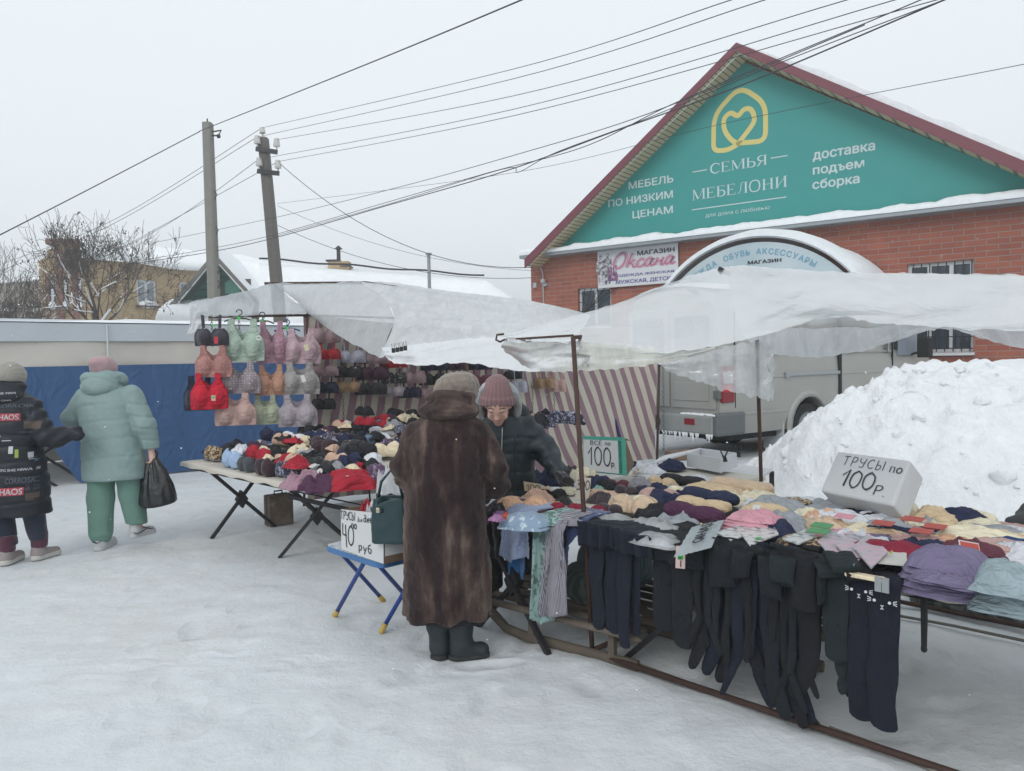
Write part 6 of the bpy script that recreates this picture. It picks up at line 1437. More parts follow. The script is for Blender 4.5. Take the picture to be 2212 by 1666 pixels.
def card(label,x,y,d,wpx,hpx,mat,rot=0,name='price_card',parts=()):
 p=at(x,y,d);w_,h_=wpx/F_PX*d,hpx/F_PX*d;M=Matrix.Translation(p)@Matrix.Rotation(rot,4,'Y');mb=MB();mb.box(-w_/2,w_/2,-.002,.002,-h_/2,h_/2,M);t=thing(name,label,'tag',p);obj('card',mb,mat,t)
 for(u0,u1,v0,v1,m_)in parts:mb=MB();mb.box(w_*(u0-.5),w_*(u1-.5),-.005,-.0025,h_*(v0-.5),h_*(v1-.5),M);obj('print',mb,m_,t)
 return t
REDL=plain('red_label','#b52236',.5,0,.1,40)
card('small red cardboard label on the graphite bra',467,735,7.5,8,15,REDL,name='label_card')
card('cream label on the pale mauve top',662,751,7.9,9,14,plain('cream_card','#c9c2a4',.6),-.3,'label_card');card('white hanging price card on the warm grey top',655,818,7.86,9,15,BADGE,-.25)
card('small price label with green print on the red top',461,860,7.4,9,12,plain('pink_card','#c9a79d',.6),0,parts=((.2,.8,.5,.8,GREENL),));card('tiny green size label above the graphite bra',461,703,7.6,6,4,GREENL,0,'size_label')
# ---------------------------------------------------------------- right stall: what lies on the tables
def B(label,mat,x,y,wp,kind,seed,name='folded_underwear',cat='underwear',z=.72,yaw=None,fl=1.,ht=1.):return one(name,label,cat,kind,seed,mat,x,y,wp,z,(-math.pi/4 if yaw is None else yaw),fl,ht)
CU=dict(name='bra',cat='bra')
# the table beside the fur coat
B('long nude bra with a white sewn label next to the fur coat','peach',1128,1082,112,'cups',1,**CU,yaw=-.25,ht=1.0)
B('second nude bra propped behind the labelled one','skin',1094,1072,70,'cups',3,**CU,yaw=-.3)
B('bright red bra with two full cups left of the rusty post','crimson',1222,1092,76,'cups',2,**CU,yaw=-.35,ht=1.2)
B('red bra cup pair right behind the rusty post','crimson',1272,1094,78,'cups',4,**CU,yaw=-.35,ht=1.1)
B('white pointed bra behind the 100 card','white',1152,1046,54,'cups',5,**CU,yaw=-.3,ht=.95)
B('black bra behind the nude labelled one','black',1192,1056,62,'cups',6,**CU,yaw=-.3)
B('black lace bunch between the black bra and the 300 card','blacklace',1216,1074,44,'crumple',2)
B('large navy heap under the seller hand','navy',1190,1026,92,'crumple',1,yaw=-.1,ht=.95,z=.72)
B('dark blue piece the fur coated woman is handling','navy',1110,1040,74,'crumple',4,yaw=-.2,ht=.95)
B('navy padded bra beside the seller hand','navy',1206,1034,60,'cups',7,**CU,yaw=-.4)
B('small white bag and lace under the nude bras','white',1078,1080,50,'crumple',5)
B('nude lace behind the 100 card','skin',1160,1066,70,'crumple',3)
B('cream and wine bunch left of the pizza box sign','wine',1232,1012,52,'crumple',6,ht=.95)
B('dark wine bra in front of the pizza box sign','wine',1290,1030,60,'cups',1,**CU,yaw=-.3)
B('second wine bra under the pizza box sign','maroon',1332,1036,56,'cups',2,**CU,yaw=-.3)
B('pale cream lace strip behind the wine bras','ivory',1262,1022,70,'crumple',7)
B('brown lace heap right of the 300 card','brownlace',1300,1068,60,'crumple',3,ht=.95)
B('brown lace bra lying between two wine ones','brownlace',1352,1048,52,'cups',4,**CU)
B('mint green knitted piece with a red trim','mint',1292,1049,28,'crumple',1,ht=1.2)
B('tiny red and cream piece beside the mint one','red',1284,1058,18,'crumple',4)
B('white lace piece right of the brown lace','white',1322,1072,40,'crumple',0)
B('dark brown lace bra at the foot of the brown heap','brownlace',1316,1086,60,'cups',3,**CU)
B('black bra behind the mint knitted piece','black',1266,1056,46,'cups',4,**CU)
# far part of that table
for i,(lb,m_,x,y,wp,k_,h2)in enumerate((('white heap right of the pizza box sign','white',1398,1002,62,'crumple',.9),('navy heap beside the white foam tray','navy',1450,998,60,'crumple',.9),('black bunch just behind the pizza box sign','black',1368,1000,44,'crumple',.9),('white folded pile in front of the navy heap','white',1408,1018,70,'stack',1.),('butter yellow bra in front of the white pile','butter',1428,1030,66,'cups',.9),('white bra in front of the foam tray','white',1512,1026,56,'cups',.8),('small cream piece against the pizza box lid','cream',1382,1012,30,'crumple',1.),('grey lace behind the black bra','grey',1384,1036,50,'crumple',1.),('pale grey white bra in the middle of the right stall','silver',1468,1046,70,'cups',.8),('black lace bra below the butter yellow one','blacklace',1392,1046,48,'cups',.8))):
 B(lb,m_,x,y,wp,k_,i%8,ht=h2,z=.73)
for i,(lb,m_,x,y,wp,k_,h2,nm)in enumerate((('big beige padded bra with a green price sticker','beige',1368,1082,116,'cups',1.15,'bra'),('dusty pink lace bra behind the beige padded one','rosebeige',1424,1062,96,'cups',1.,'bra'),('cream lace bra in the middle of the right stall','ivory',1478,1053,84,'cups',.9,'bra'),('deep black bra lying across the right stall','black',1474,1028,100,'roll',.9,'bra'),('long butter coloured bra behind the plum roll','butter',1520,1078,118,'roll',.9,'bra'),('navy bra with a green sticker behind the butter one','navy',1536,1062,124,'roll',.95,'bra'),('wide beige bra nearest the back post','beige',1602,1040,132,'roll',.9,'bra'),('large plum roll with gathered middle at the table edge','plum',1500,1100,138,'roll',1.1,'knickers'),('grey folded shorts lying lengthwise','silver',1676,1078,120,'flat',1.1,'shorts'),('white pieces between grey shorts and cream lace','white',1714,1090,96,'flat',1.,'folded_underwear'),('cream lace pile topped with small printed cards','butter',1652,1098,118,'stack',.8,'folded_underwear'),('soft pink shorts with a long white hang tag','pink',1632,1118,136,'stack',.9,'shorts'),('white lilac piece right of the cream lace pile','white',1724,1106,60,'crumple',.9,'folded_underwear'),('leopard print piece behind the rolled black tights','leopard',1752,1152,140,'flat',.7,'folded_underwear'),('pale pink piece behind the leopard print','pink',1800,1138,96,'flat',.9,'folded_underwear'),('peach lace knickers with a pink card','peach',1782,1110,96,'crumple',.85,'knickers'),('royal blue knickers beside the pink card','royal',1852,1118,56,'crumple',.85,'knickers'),('white lace row below the foam box sign','white',1810,1100,120,'flat',.9,'folded_underwear'),('ivory knickers behind the long white lace row','ivory',1900,1108,84,'flat',.9,'knickers'),('ivory knickers at the right end of the foam box','ivory',1960,1118,96,'flat',.8,'knickers'),('black and leopard strip behind the grey shorts','leopard',1722,1066,70,'flat',.6,'folded_underwear'),('navy strip behind the white pieces','navy',1748,1078,76,'flat',.7,'folded_underwear'),('crimson velvet nightdress spread at the right table edge','crimson',1924,1178,176,'flat',1.1,'nightdress'),('dark maroon ribbed shorts with a price card','maroon',2098,1186,140,'stack',1.,'shorts'),('dusty pink shorts behind the maroon ones','rosebeige',2160,1172,140,'stack',.8,'shorts'),('royal blue shorts near the right edge','royal',2150,1152,150,'flat',.9,'shorts'),('long cream shorts behind the royal blue ones','ivory',2120,1140,160,'flat',.9,'shorts'),('dark grey shorts at the far right back','silver',2150,1128,110,'flat',.8,'shorts'))):
 B(lb,m_,x,y,wp,k_,i%8,nm,{'bra':'bra','knickers':'knickers','shorts':'shorts','nightdress':'nightdress'}.get(nm,'underwear'),ht=h2,z=.715+.012*(i%3))
fan=[('mauve',1868,1140),('lilac',1890,1146),('butter',1905,1134),('navy',1925,1128),('peach',1940,1140),('plum',1955,1150),('silver',1965,1130),('rosebeige',1980,1145),('butter',1996,1138),('lilac',2012,1152),('navy',2026,1132),('peach',2042,1146),('grey',2056,1138)]
for i,(m_,x,y)in enumerate(fan):B(f'{dict(mauve="mauve", lilac="lilac", butter="butter yellow", navy="navy", peach="peach", plum="plum", silver="silver grey", rosebeige="rose beige", grey="light grey")[m_]} knickers, {["first", "second", "third", "fourth", "fifth", "sixth", "seventh", "eighth", "ninth", "tenth", "eleventh", "twelfth", "last"][i]} from the left in the fan with red cards',m_,x,y,112,'flat',i%8,'knickers','knickers',.715+.009*(i%4),-math.pi/4+.25,.45,.75)
B('thick pile of lavender ribbed shorts with price card at the table edge','lilac',2052,1236,192,'stack',2,'shorts','shorts',.71,None,1.15,1.3)
B('folded back leg of the lavender shorts on their pile','lilac',2060,1222,150,'flat',3,'shorts','shorts',.775,None,1.1,.7)
B('light blue folded tops piled at the right edge of the table','bluegrey',2185,1282,150,'stack',3,'folded_shirt','shirt',.705,-math.pi/4+.1,1.,1.1)
B('crumpled light blue top lying on the folded ones','bluegrey',2180,1242,130,'crumple',5,'folded_shirt','shirt',.80,-math.pi/4,1.1,1.2)
# what fills the spread between the pieces above
rnd=random.Random(12);WD2={'ivory':'ivory','butter':'butter yellow','skin':'nude','rosebeige':'dusty rose','white':'white','silver':'silver grey','navy':'navy','black':'black','peach':'peach','pink':'pink','beige':'beige','wine':'dark wine'}
for i in range(125):
 c=rnd.uniform(-3.38,.7);w=rnd.uniform(3.22 if c<-2.7 else 3.36,5.0 if c<-2.7 else 4.5);m_=rnd.choice(list(WD2)[:7]*2+['navy','black','beige']if c<-1.2 else['ivory','butter','peach','pink','rosebeige','silver','white','navy','beige'])if w>3.5 or c<-2.7 else rnd.choice(['black','navy','black','silver'])
 k_=rnd.choice(('flat','crumple','flat','crumple','scrap'));s_=rnd.uniform(.75,1.1)*(.75 if c<-2.6 else 1)*(1.3 if k_=='scrap' else 1)
 garment('folded_underwear',f'{WD2[m_]} piece filling gaps between larger goods on the right stall','underwear',k_,rnd.randint(0,7),FB[m_],CW(c,w,.708+rnd.uniform(0,.02)),rnd.uniform(-1.6,.2),(s_,s_,s_*rnd.uniform(.45,.75)),0,f'{WD2[m_]} pieces between the larger goods of the right stall')
# cords on the right table
mb=MB();P=[on_z(*q)for q in((1905,1212,.76),(1975,1226,.79),(2040,1245,.80),(2110,1262,.78),(2180,1280,.79),(2260,1300,.78))];mb.tube(smooth_pts(P,8),.0055,6)
CORD=patterned('speckled_cord','#2c3350','#8f93a0',26,'stripe');solo('cord',mb,CORD,'dark speckled elastic cord holding down the lavender shorts','cord')
for i,(x,y,mm)in enumerate(((2040,1198,0),(2092,1180,1))):
 a=on_z(x-22,y-14,.86);b=on_z(x+22,y-6,.855);cdir=Vector((0,-.35,-1)).normalized()*.068
 t=thing('price_card',['red and blue card on the lavender shorts','red and blue card on the maroon shorts'][i],'tag',a);paper('card','','',(b,a,a+cdir,b+cdir),BADGE,t,.002)
 mid=lambda u,v,o=.003:a+(b-a)*u+cdir*v+Vector((0,-o,.0))
 paper('print','','',(mid(.95,.05),mid(.05,.05),mid(.05,.5),mid(.95,.5)),plain('print_red','#b5483f',.5,0,.1),t,.0008);paper('print','','',(mid(.95,.52),mid(.05,.52),mid(.05,.95),mid(.95,.95)),plain('print_blue','#4f86b5',.5,0,.2),t,.0008)
 if i:g=pen_mb('150',.1);s_=.022;g.v=[q*s_ for q in g.v];on_frame(g,mid(.2,.85,.006),(b-a).normalized(),-cdir.normalized());obj('lettering',g,INK,t)
REDC=plain('red_card','#a8493f',.5,0,.2,30);GRC=plain('green_card','#4d8a5a',.5,0,.2,30)
for i,(x,y,m_,lb)in enumerate(((1908,1133,REDC,'red card lying leftmost on the knickers fan'),(1972,1124,REDC,'red card on the far side of the knickers fan'),(1990,1150,REDC,'red card at the middle of the knickers fan'),(2020,1140,REDC,'red card right of the middle of the fan'),(1776,1138,GRC,'green printed card beside the leopard piece'),(1768,1150,GRC,'green card lying on the leopard print'),(1825,1118,plain('pink_label','#c98d99',.6),'pink card on the peach lace knickers'))):
 p=on_z(x,y,.80);u=CDIR*.045;v=WDIR*.03;paper('price_card',lb,'tag',(p-u-v,p+u-v,p+u+v+Vector((0,0,.01)),p-u+v+Vector((0,0,.01))),m_)
ptag=thing('hang_tag','long white hang tag with script print on the pink shorts','tag',on_z(1630,1112,.82));p=on_z(1636,1092,.83);q=on_z(1626,1128,.80);s_=CDIR*.020
paper('card','','',(p-s_,q-s_,q+s_,p+s_),BADGE,ptag);mb=MB();mb.tube([q+(p-q)*(.2+.06*i)+s_*(.5*math.sin(i*1.8))+Vector((0,0,.005))for i in range(10)],.0016,4);obj('print',mb,plain('sepia_ink','#6b5a58',.7),ptag)
# bags of packed goods at the table edge
for i,(lb,m_,x,y,wp)in enumerate((('black goods in a shiny clear bag right of the rusty post','black',1322,1106,92),('black goods in a clear bag next to the plum roll','black',1410,1116,92),('grey goods in a clear bag hanging over the edge','silver',1424,1148,100))):
 B(lb,m_,x,y,wp,'flat',i,'packed_goods','package',.715,ht=.6);o=B('clear plastic bag around the '+['black goods by the post','black goods by the plum roll','grey goods at the edge'][i],CLEAR,x,y,wp*1.12,'flat',i+3,'plastic_bag','bag',.718,ht=.85)
pk=thing('packed_goods','grey plastic packet with large black letters lying among the tights','package',on_z(1520,1150,.75));O=on_z(1478,1160,.765);ux=(on_z(1570,1128,.775)-O);uy=(on_z(1462,1137,.785)-O);uy=(on_z(1545,1180,.75)-on_z(1500,1128,.78))
O=on_z(1495,1140,.785);ex=(on_z(1565,1124,.785)-O);ey=(on_z(1540,1185,.765)-on_z(1568,1124,.785))
net=[[O+ex*(u/4)+ey*(v/4)+Vector((0,0,.012*math.sin(u*math.pi/4)*math.sin(v*math.pi/4)+.003))for u in range(5)]for v in range(5)]
obj('packet',sheet(net,6,.006,4,(2,2),.003,.5,True),plain('grey_packet','#9aa2a6',.3,0,.08,5,.3,12,.01),pk,smooth=True)
g=text_mb('ДАНЮ',.01);a,b,c,d=size_of(g);g.v=[Vector(((p.x-a)/(b-a)*.78+.1,(p.y-c)/(d-c),p.z))for p in g.v]
g.v=[O+ex*(1-p.y*.38-.25)*1.0+ey*(p.x*.95)+Vector((0,0,.022+p.z))for p in g.v];obj('lettering',g,INK,pk)
# printed cards of tights
PHOTO=NT('printed_photo');PHOTO.base(PHOTO.ramp(PHOTO.noise(26,2,.5),(.30,'#24262c'),(.40,'#8a8b8f'),(.52,'#c9c8c6')));PHOTO.set(Roughness=.3);PHOTO=PHOTO.m
PHOTO2=NT('pink_printed_photo');PHOTO2.base(PHOTO2.ramp(PHOTO2.noise(22,2,.5),(.30,'#40414a'),(.40,'#9fa9ad'),(.52,'#c2a5b0')));PHOTO2.set(Roughness=.3);PHOTO2=PHOTO2.m
def flatcard(lb,pts,z,mat,name='tights_pack',cat='package',st=None):
 P=[on_z(x,y,z)for x,y in pts];t=thing(name,lb,cat,P[0]);paper('card','','',P[::-1],mat,t,.006)
 if st:
  x,y,w_,h_,txt,m_=st;O=on_z(x,y,z+.012);ux=(P[1]-P[0]).normalized();uy=(P[0]-P[3]).normalized();paper('price_sticker','','',(O,O+ux*w_,O+ux*w_+uy*h_,O+uy*h_),m_,t,.001)
  g=pen_mb(txt,.14);a,b,c,d=size_of(g);k=min(w_*.85/(b-a),h_*.8/(d-c));g.v=[Vector((q.x*k,q.y*k,q.z))for q in g.v];on_frame(g,O+ux*w_*.08+uy*h_*.12+Vector((0,0,.004)),ux,uy);obj('lettering',g,INK,t)
 return t
YELS=plain('yellow_green_label','#a9b93a',.5)
flatcard('tights card with a standing model, leftmost of the printed cards',((1548,1152),(1612,1132),(1640,1148),(1580,1170)),.775,PHOTO)
flatcard('tights card with a man in black and green price sticker',((1598,1152),(1668,1130),(1682,1156),(1620,1182)),.78,PHOTO,st=(1632,1166,.05,.02,'200',GREENL))
flatcard('striped tights card between the two black rolls',((1690,1166),(1740,1146),(1766,1160),(1724,1178)),.775,PHOTO)
for i,(dx,lb)in enumerate(((0,'pink tights card, first of three overlapping ones'),(38,'pink tights card, middle of three overlapping ones'),(76,'pink tights card with a yellow 250 price sticker'))):
 flatcard(lb,((1766+dx,1172+.16*dx),(1800+dx,1142+.16*dx),(1842+dx,1182+.16*dx),(1806+dx,1218+.16*dx)),.775+.012*i,PHOTO2,st=(1924,1198,.05,.022,'250',YELS)if i==2 else None)
flatcard('white card of the rolled cat faced tights',((1902,1188),(1958,1194),(1960,1224),(1896,1218)),.785,plain('white_card','#c6c4bf',.4,0,.1,20))
# ---------------------------------------------------------------- tights and leggings hanging over the front edge
def knit(n,c):return fabric('knit_'+n,c,.35,10,420,.95,.3,18,.45,0)
KN=dict(navy=knit('navy','#101626'),black=knit('black','#0f1118'),slate=knit('slate','#11161c'),green=knit('green','#162023'),brown=knit('brown','#1a1519'),cat=knit('cat','#0e1122'))
WF=3.075
def hp_(x,y,w=WF):return on_w(x,y,w)
def leg_mb(x0,y0,x1,y1,w0,w1,w=WF,foot=0,seed=0,over=True,th=.0085,bulge=0.0):
 """a flat knitted leg from the table edge down to (x1, y1); foot: -1 toe to the left, 1 to the right"""
 a,b=hp_(x0,y0,w),hp_(x1,y1,w);da,db=(a-CAM).dot(_f),(b-CAM).dot(_f);r0,r1=w0/F_PX*da*.62,w1/F_PX*db*.62
 rnd=random.Random(seed);pts=[];rad=[]
 if over:
  pts+=[Vector((a.x,a.y,0))+WDIR*.14+Vector((0,0,.742)),Vector((a.x,a.y,0))+WDIR*.05+Vector((0,0,.748)),Vector((a.x,a.y,0))+WDIR*.012+Vector((0,0,.735))];rad+=[r0,r0,r0]
 n=12
 for i in range(n+1):
  t=i/n;p=a+(b-a)*t+WDIR*(.022*noise.noise((t*3,seed,0))+bulge*math.sin(t*math.pi))+CDIR*(.018*noise.noise((t*2.2,seed,5))*t)
  pts.append(p);rad.append(r0+(r1-r0)*t+.011*noise.noise((t*4,seed,9)))
 if not foot:q=pts[-1];pts+=[q+Vector((0,0,-.012)),q+Vector((0,0,-.018))];rad+=[r1*.8,r1*.4]
 if foot:
  L=.19;q=pts[-1];
  for k,(u,v,rr)in enumerate(((.18,.25,1.12),(.45,.5,1.05),(.75,.8,.92),(.95,1.0,.72),(1.02,1.07,.35))):pts.append(q+CDIR*(foot*L*.34*u)+Vector((0,0,-L*v*.8)));rad.append(r1*rr)
 mb=MB();mb.tube(pts,[(r,th*(1+.25*noise.noise((i,seed,2))))for i,r in enumerate(rad)],14,side=CDIR)
 return mb
def tights(lb,mat,legs,waist=None,name='leggings',cat='leggings',group=None,sub=1):
 t=thing(name,lb,cat,hp_(legs[0][0],legs[0][1]));r=[]
 for i,l in enumerate(legs):me=leg_mb(*l[:6],**(l[6]if len(l)>6 else{})).mesh('leg');o=obj('leg',me,KN[mat],t,smooth=True);r.append(o)
 if waist:
  x0,x1,y0,y1,w=waist;rows=[]
  for j in range(9):
   k=j/8;rw=[]
   for i in range(25):
    u=i/24;xx=x0+(x1-x0)*u;yy=y0+(y1-y0)*k+(xx-x0)*.24;p=hp_(xx,yy,w);f=.014*math.sin(u*17+x0)+.012*noise.noise((u*5,k*2,x0))
    rw.append(p+WDIR*(f-.022+.01*k))
   rows.append(rw)
  top=[Vector((p.x,p.y,.748))+WDIR*.05 for p in rows[0]];top2=[p+WDIR*.16+Vector((0,0,.004))for p in top]
  mb=MB();mb.grid([top2,top]+rows);o=obj('waistband',mb,KN[mat],t,smooth=True);s_=o.modifiers.new('thickness','SOLIDIFY');s_.thickness=.012;s_.offset=-1
 return t
S_=dict
tights('navy fleece leggings hanging nearest the rusty post','navy',[(1285,1150,1292,1352,36,24,S_(seed=1,w=3.06)),(1306,1150,1306,1360,30,22,S_(seed=2,w=3.10))],(1254,1318,1122,1176,3.05))
tights('navy leggings second from the rusty post with a stitched hem','navy',[(1322,1160,1322,1362,34,30,S_(seed=3)),(1338,1160,1332,1366,30,24,S_(seed=4,w=3.11))],(1296,1356,1130,1176,3.02))
tights('wide navy leggings third from the rusty post, one leg longer','navy',[(1347,1175,1349,1392,32,24,S_(seed=5,w=3.03)),(1370,1175,1371,1364,30,22,S_(seed=6,w=3.07))],(1332,1412,1140,1190,2.99))
tights('slate leggings with a printed price card on the waistband','slate',[(1434,1200,1433,1354,46,42,S_(seed=7)),(1474,1205,1476,1392,46,40,S_(seed=8,w=3.05))],(1404,1520,1160,1205,3.02))
G3='black knitted tights hanging in a close row'
for i,(x0,y0,x1,y1,w0,w1,ft,m_,lb)in enumerate(((1518,1230,1518,1376,26,22,-1,'black','single black stocking with its toe to the left beside the slate leggings'),(1546,1225,1548,1388,30,26,-1,'navy','navy tights leg left of the gap in the row'),(1572,1225,1578,1404,34,26,-1,'black','black tights leg under the smaller rolled cuff'),(1596,1230,1596,1396,28,22,-1,'navy','navy tights leg under the open cuff'),(1616,1235,1620,1392,30,26,1,'black','black tights leg right of the open cuff'),(1640,1235,1638,1440,30,28,1,'navy','navy tights leg with a rounded toe before the narrow white gap'),(1666,1250,1668,1464,36,30,1,'slate','long slate tights leg, one of the longest in the row'),(1698,1250,1702,1480,36,28,1,'black','longest black tights leg in the row with pointed toe'),(1724,1260,1724,1470,28,22,1,'navy','navy tights leg behind the flat black panel'),(1754,1262,1748,1432,36,34,-1,'black','black tights leg left of the dark green one'))):
 t=tights(lb,m_,[(x0,y0-60,x1,y1,w0,w1,S_(seed=20+i,foot=ft,w=3.06+.02*(i%3))),(x0+9,y0-60,x1+7,y1-14-(i*7)%23,w0*.8,w1*.8,S_(seed=60+i,foot=ft if i%2 else 0,w=3.105+.015*(i%2)))],None,'tights','tights',G3);t['group']=G3
rnd=random.Random(31)
for i in range(12):
 x=1512+20*i+rnd.uniform(-6,6);y=1225+(x-1512)*.16;t=tights('thin black stocking squeezed between larger legs in the hanging row',rnd.choice(('black','slate','black','navy')),[(x,y-55,x+rnd.uniform(-5,5),y+rnd.uniform(90,200),18,13,S_(seed=80+i,foot=rnd.choice((-1,0,1)),w=3.035+.03*rnd.random()))],None,'stocking','tights');t['group']='thin stockings in the hanging row'
tights('dark green tights with one slack leg left of the cat faces','green',[(1806,1240,1806,1420,50,40,S_(seed=41,w=3.03)),(1816,1410,1820,1490,26,16,S_(seed=42,w=3.05,over=False)),(1832,1240,1830,1494,14,12,S_(seed=43,w=3.09))],None,'tights','tights')
ct=tights('navy tights with printed white cat faces, last on the right','cat',[(1862,1262,1858,1545,46,40,S_(seed=51,w=3.03)),(1910,1275,1908,1568,54,46,S_(seed=52,w=3.01))],None,'tights','tights')
CATW=plain('print_white','#c9cad0',.8,0,.05)
def cat_face(x,y,w,par,k=1.0):
 O=on_w(x,y,w)-WDIR*.004;ux=CDIR;uy=Vector((0,0,1));s=.034*k;mb=MB()
 for sx in(-1,1):
  mb.tube([O+ux*(sx*s)-WDIR*.003,O+ux*(sx*s)],.007*k,10)
  for j,dz in enumerate((.35,0,-.3)):mb.tube([O+ux*(sx*s*1.45)+uy*(s*dz*.5),O+ux*(sx*s*1.95)+uy*(s*dz)],.0016,4)
 mb.tube([O-uy*(s*.55)+ux*(-s*.18),O-uy*(s*.7),O-uy*(s*.55)+ux*(s*.18)],.0022,4);mb.tube([O-uy*(s*.65),O-uy*(s*1.0)],.0016,4);mb.tube([O-uy*(s*1.1)+ux*(-s*.2),O-uy*(s*.97),O-uy*(s*1.1)+ux*(s*.2)],.0018,4)
 return obj('cat_print',mb,CATW,par)
cat_face(1856,1275,2.995,ct,.78);cat_face(1906,1299,2.975,ct,.8)
mb=MB();
for x,y in((1897,1262),(1913,1265)):p=on_w(x,y,2.972);mb.box(-.012,.012,-.003,.003,-.028,.028,Matrix.Translation(p)@Matrix.Rotation(-math.pi/4,4,'Z'))
obj('ear_print',mb,plain('print_grey','#8b8f92',.8),ct)
mb=MB();p=on_z(1868,1248,.75);mb.box(-.07,.07,-.02,.02,-.004,.012,Matrix.Translation(p)@Matrix.Rotation(-math.pi/4,4,'Z'));solo('tights_lining',mb,FB['cream'],'cream lining of the cat faced tights folded at the table edge','tights',bevel=.005)
def roll_over(lb,x,y,wp,mat,seed,w=3.12,z=.74,name='rolled_tights',fl=1.,ht=1.,yaw=-math.pi/4):
 p=on_z(x,y,z);d=(p-CAM).dot(_f);s=wp/F_PX*d/.40;
 o=garment(name,lb,'rolled tights','roll',seed,KN[mat],p,yaw,(s,s*fl,s*ht));return o
roll_over('smaller black tights roll right of the grey packet',1552,1180,56,'black',1);roll_over('wide black tights roll under the card with the man',1612,1198,78,'black',2,ht=1.1);roll_over('snow flecked black roll left of the striped card',1695,1196,66,'slate',3,ht=1.1);roll_over('rounded black roll right of the striped card',1742,1192,64,'black',4,ht=.95)
roll_over('black roll with white cat eyes on the cat tights card',1922,1232,66,'cat',5,ht=1.1)
p=on_z(1922,1226,.83)
for i,(x,lb,m_)in enumerate(((1788,'green black pack fold, first of three','green'),(1818,'green black pack fold, middle of three','green'),(1848,'brown black pack fold, last of three','brown'))):
 a=on_z(x,1218+(x-1788)*.1,.775);mb=MB();M=Matrix.Translation(a)@Matrix.Rotation(-.05,4,'Z')@Matrix.Rotation(R(20),4,'X');rows=[[M@Vector((-.05+.1*i_/8,-.055+.11*j/8,.012*math.sin(i_*.4*math.pi)*.2+.006*noise.noise((i_*.4,j*.4,x))))for i_ in range(9)]for j in range(9)];mb.grid(rows);o=solo('rolled_tights',mb,KN[m_],lb+', folded over the pink cards','rolled tights',smooth=True);s_=o.modifiers.new('t','SOLIDIFY');s_.thickness=.028;s_.offset=1
def cuff(lb,x0,y0,x1,y1,w0,w1,mat,w,seed):
 a,b=hp_(x0,y0,w),hp_(x1,y1,w);da=(a-CAM).dot(_f);r0,r1=w0/F_PX*da*.5,w1/F_PX*da*.5;mb=MB()
 P=[a+(b-a)*t+WDIR*(-.012*math.sin(t*3))for t in(0,.25,.5,.75,1)]
 rows=[]
 for i,(p,r)in enumerate(zip(P,[r0,r0*.95,(r0+r1)/2,r1,r1*1.05])):rows.append([p+CDIR*(r*math.cos(q))+WDIR*(.024*math.sin(q)+.006*noise.noise((math.cos(q)*2,i*.6,seed)))+Vector((0,0,.012*math.sin(q*1.0+seed)*(i==4)))for q in[2*math.pi*k/20 for k in range(20)]])
 mb.grid(rows,closed=True);o=solo('tights',mb,KN[mat],lb,'tights',smooth=True);s_=o.modifiers.new('t','SOLIDIFY');s_.thickness=.008;return o
cuff('open cuff of black tights hanging below the wide roll',1606,1190,1600,1244,48,44,'slate',3.0,1);cuff('folded back leg of slate tights below the smaller roll',1560,1178,1562,1268,62,60,'slate',3.025,2);cuff('open cuff of slate tights below the flecked roll',1692,1205,1690,1262,60,54,'green',2.97,3);cuff('folded back wide leg below the flecked roll',1664,1205,1668,1290,58,48,'slate',3.0,4);cuff('flat black panel hanging below the rounded roll',1742,1195,1738,1312,50,54,'black',3.0,6);cuff('narrow folded black leg left of the dark green tights',1776,1230,1776,1300,20,18,'slate',3.0,7)
# printed price card on the slate leggings
t=thing('price_card','tall pink printed tights card with a green 280 sticker on the slate leggings','tag',hp_(1470,1200,2.93));q=[hp_(x,y,2.93)for x,y in((1461,1179),(1480.5,1180),(1480,1229),(1459.5,1227))]
paper('card','','',q[::-1],plain('pale_pink_card','#c5aaa4',.4,0,.1,30),t,.002);pp=lambda u,v,o=.004:q[0]+(q[1]-q[0])*u+(q[3]-q[0])*v-WDIR*o
paper('price_sticker','','',[pp(.25,.60),pp(.85,.60),pp(.85,.40),pp(.25,.40)],GREENL,t,.0006)
for u,v,a_,b_ in((.55,.12,.3,.27),(.6,.64,.12,.3)):paper('print','','',[pp(u-a_/2,v+b_,.0035),pp(u+a_/2,v+b_,.0035),pp(u+a_/2,v,.0035),pp(u-a_/2,v,.0035)],INK,t,.0005)
g=pen_mb('280',.16);a,b,c,d=size_of(g);ux=(q[1]-q[0]).normalized();uy=(q[0]-q[3]).normalized();k=.55*(q[1]-q[0]).length/(b-a);g.v=[Vector((p.x*k,p.y*k,p.z))for p in g.v];on_frame(g,pp(.28,.585,.007),ux,uy);obj('lettering',g,INK,t)
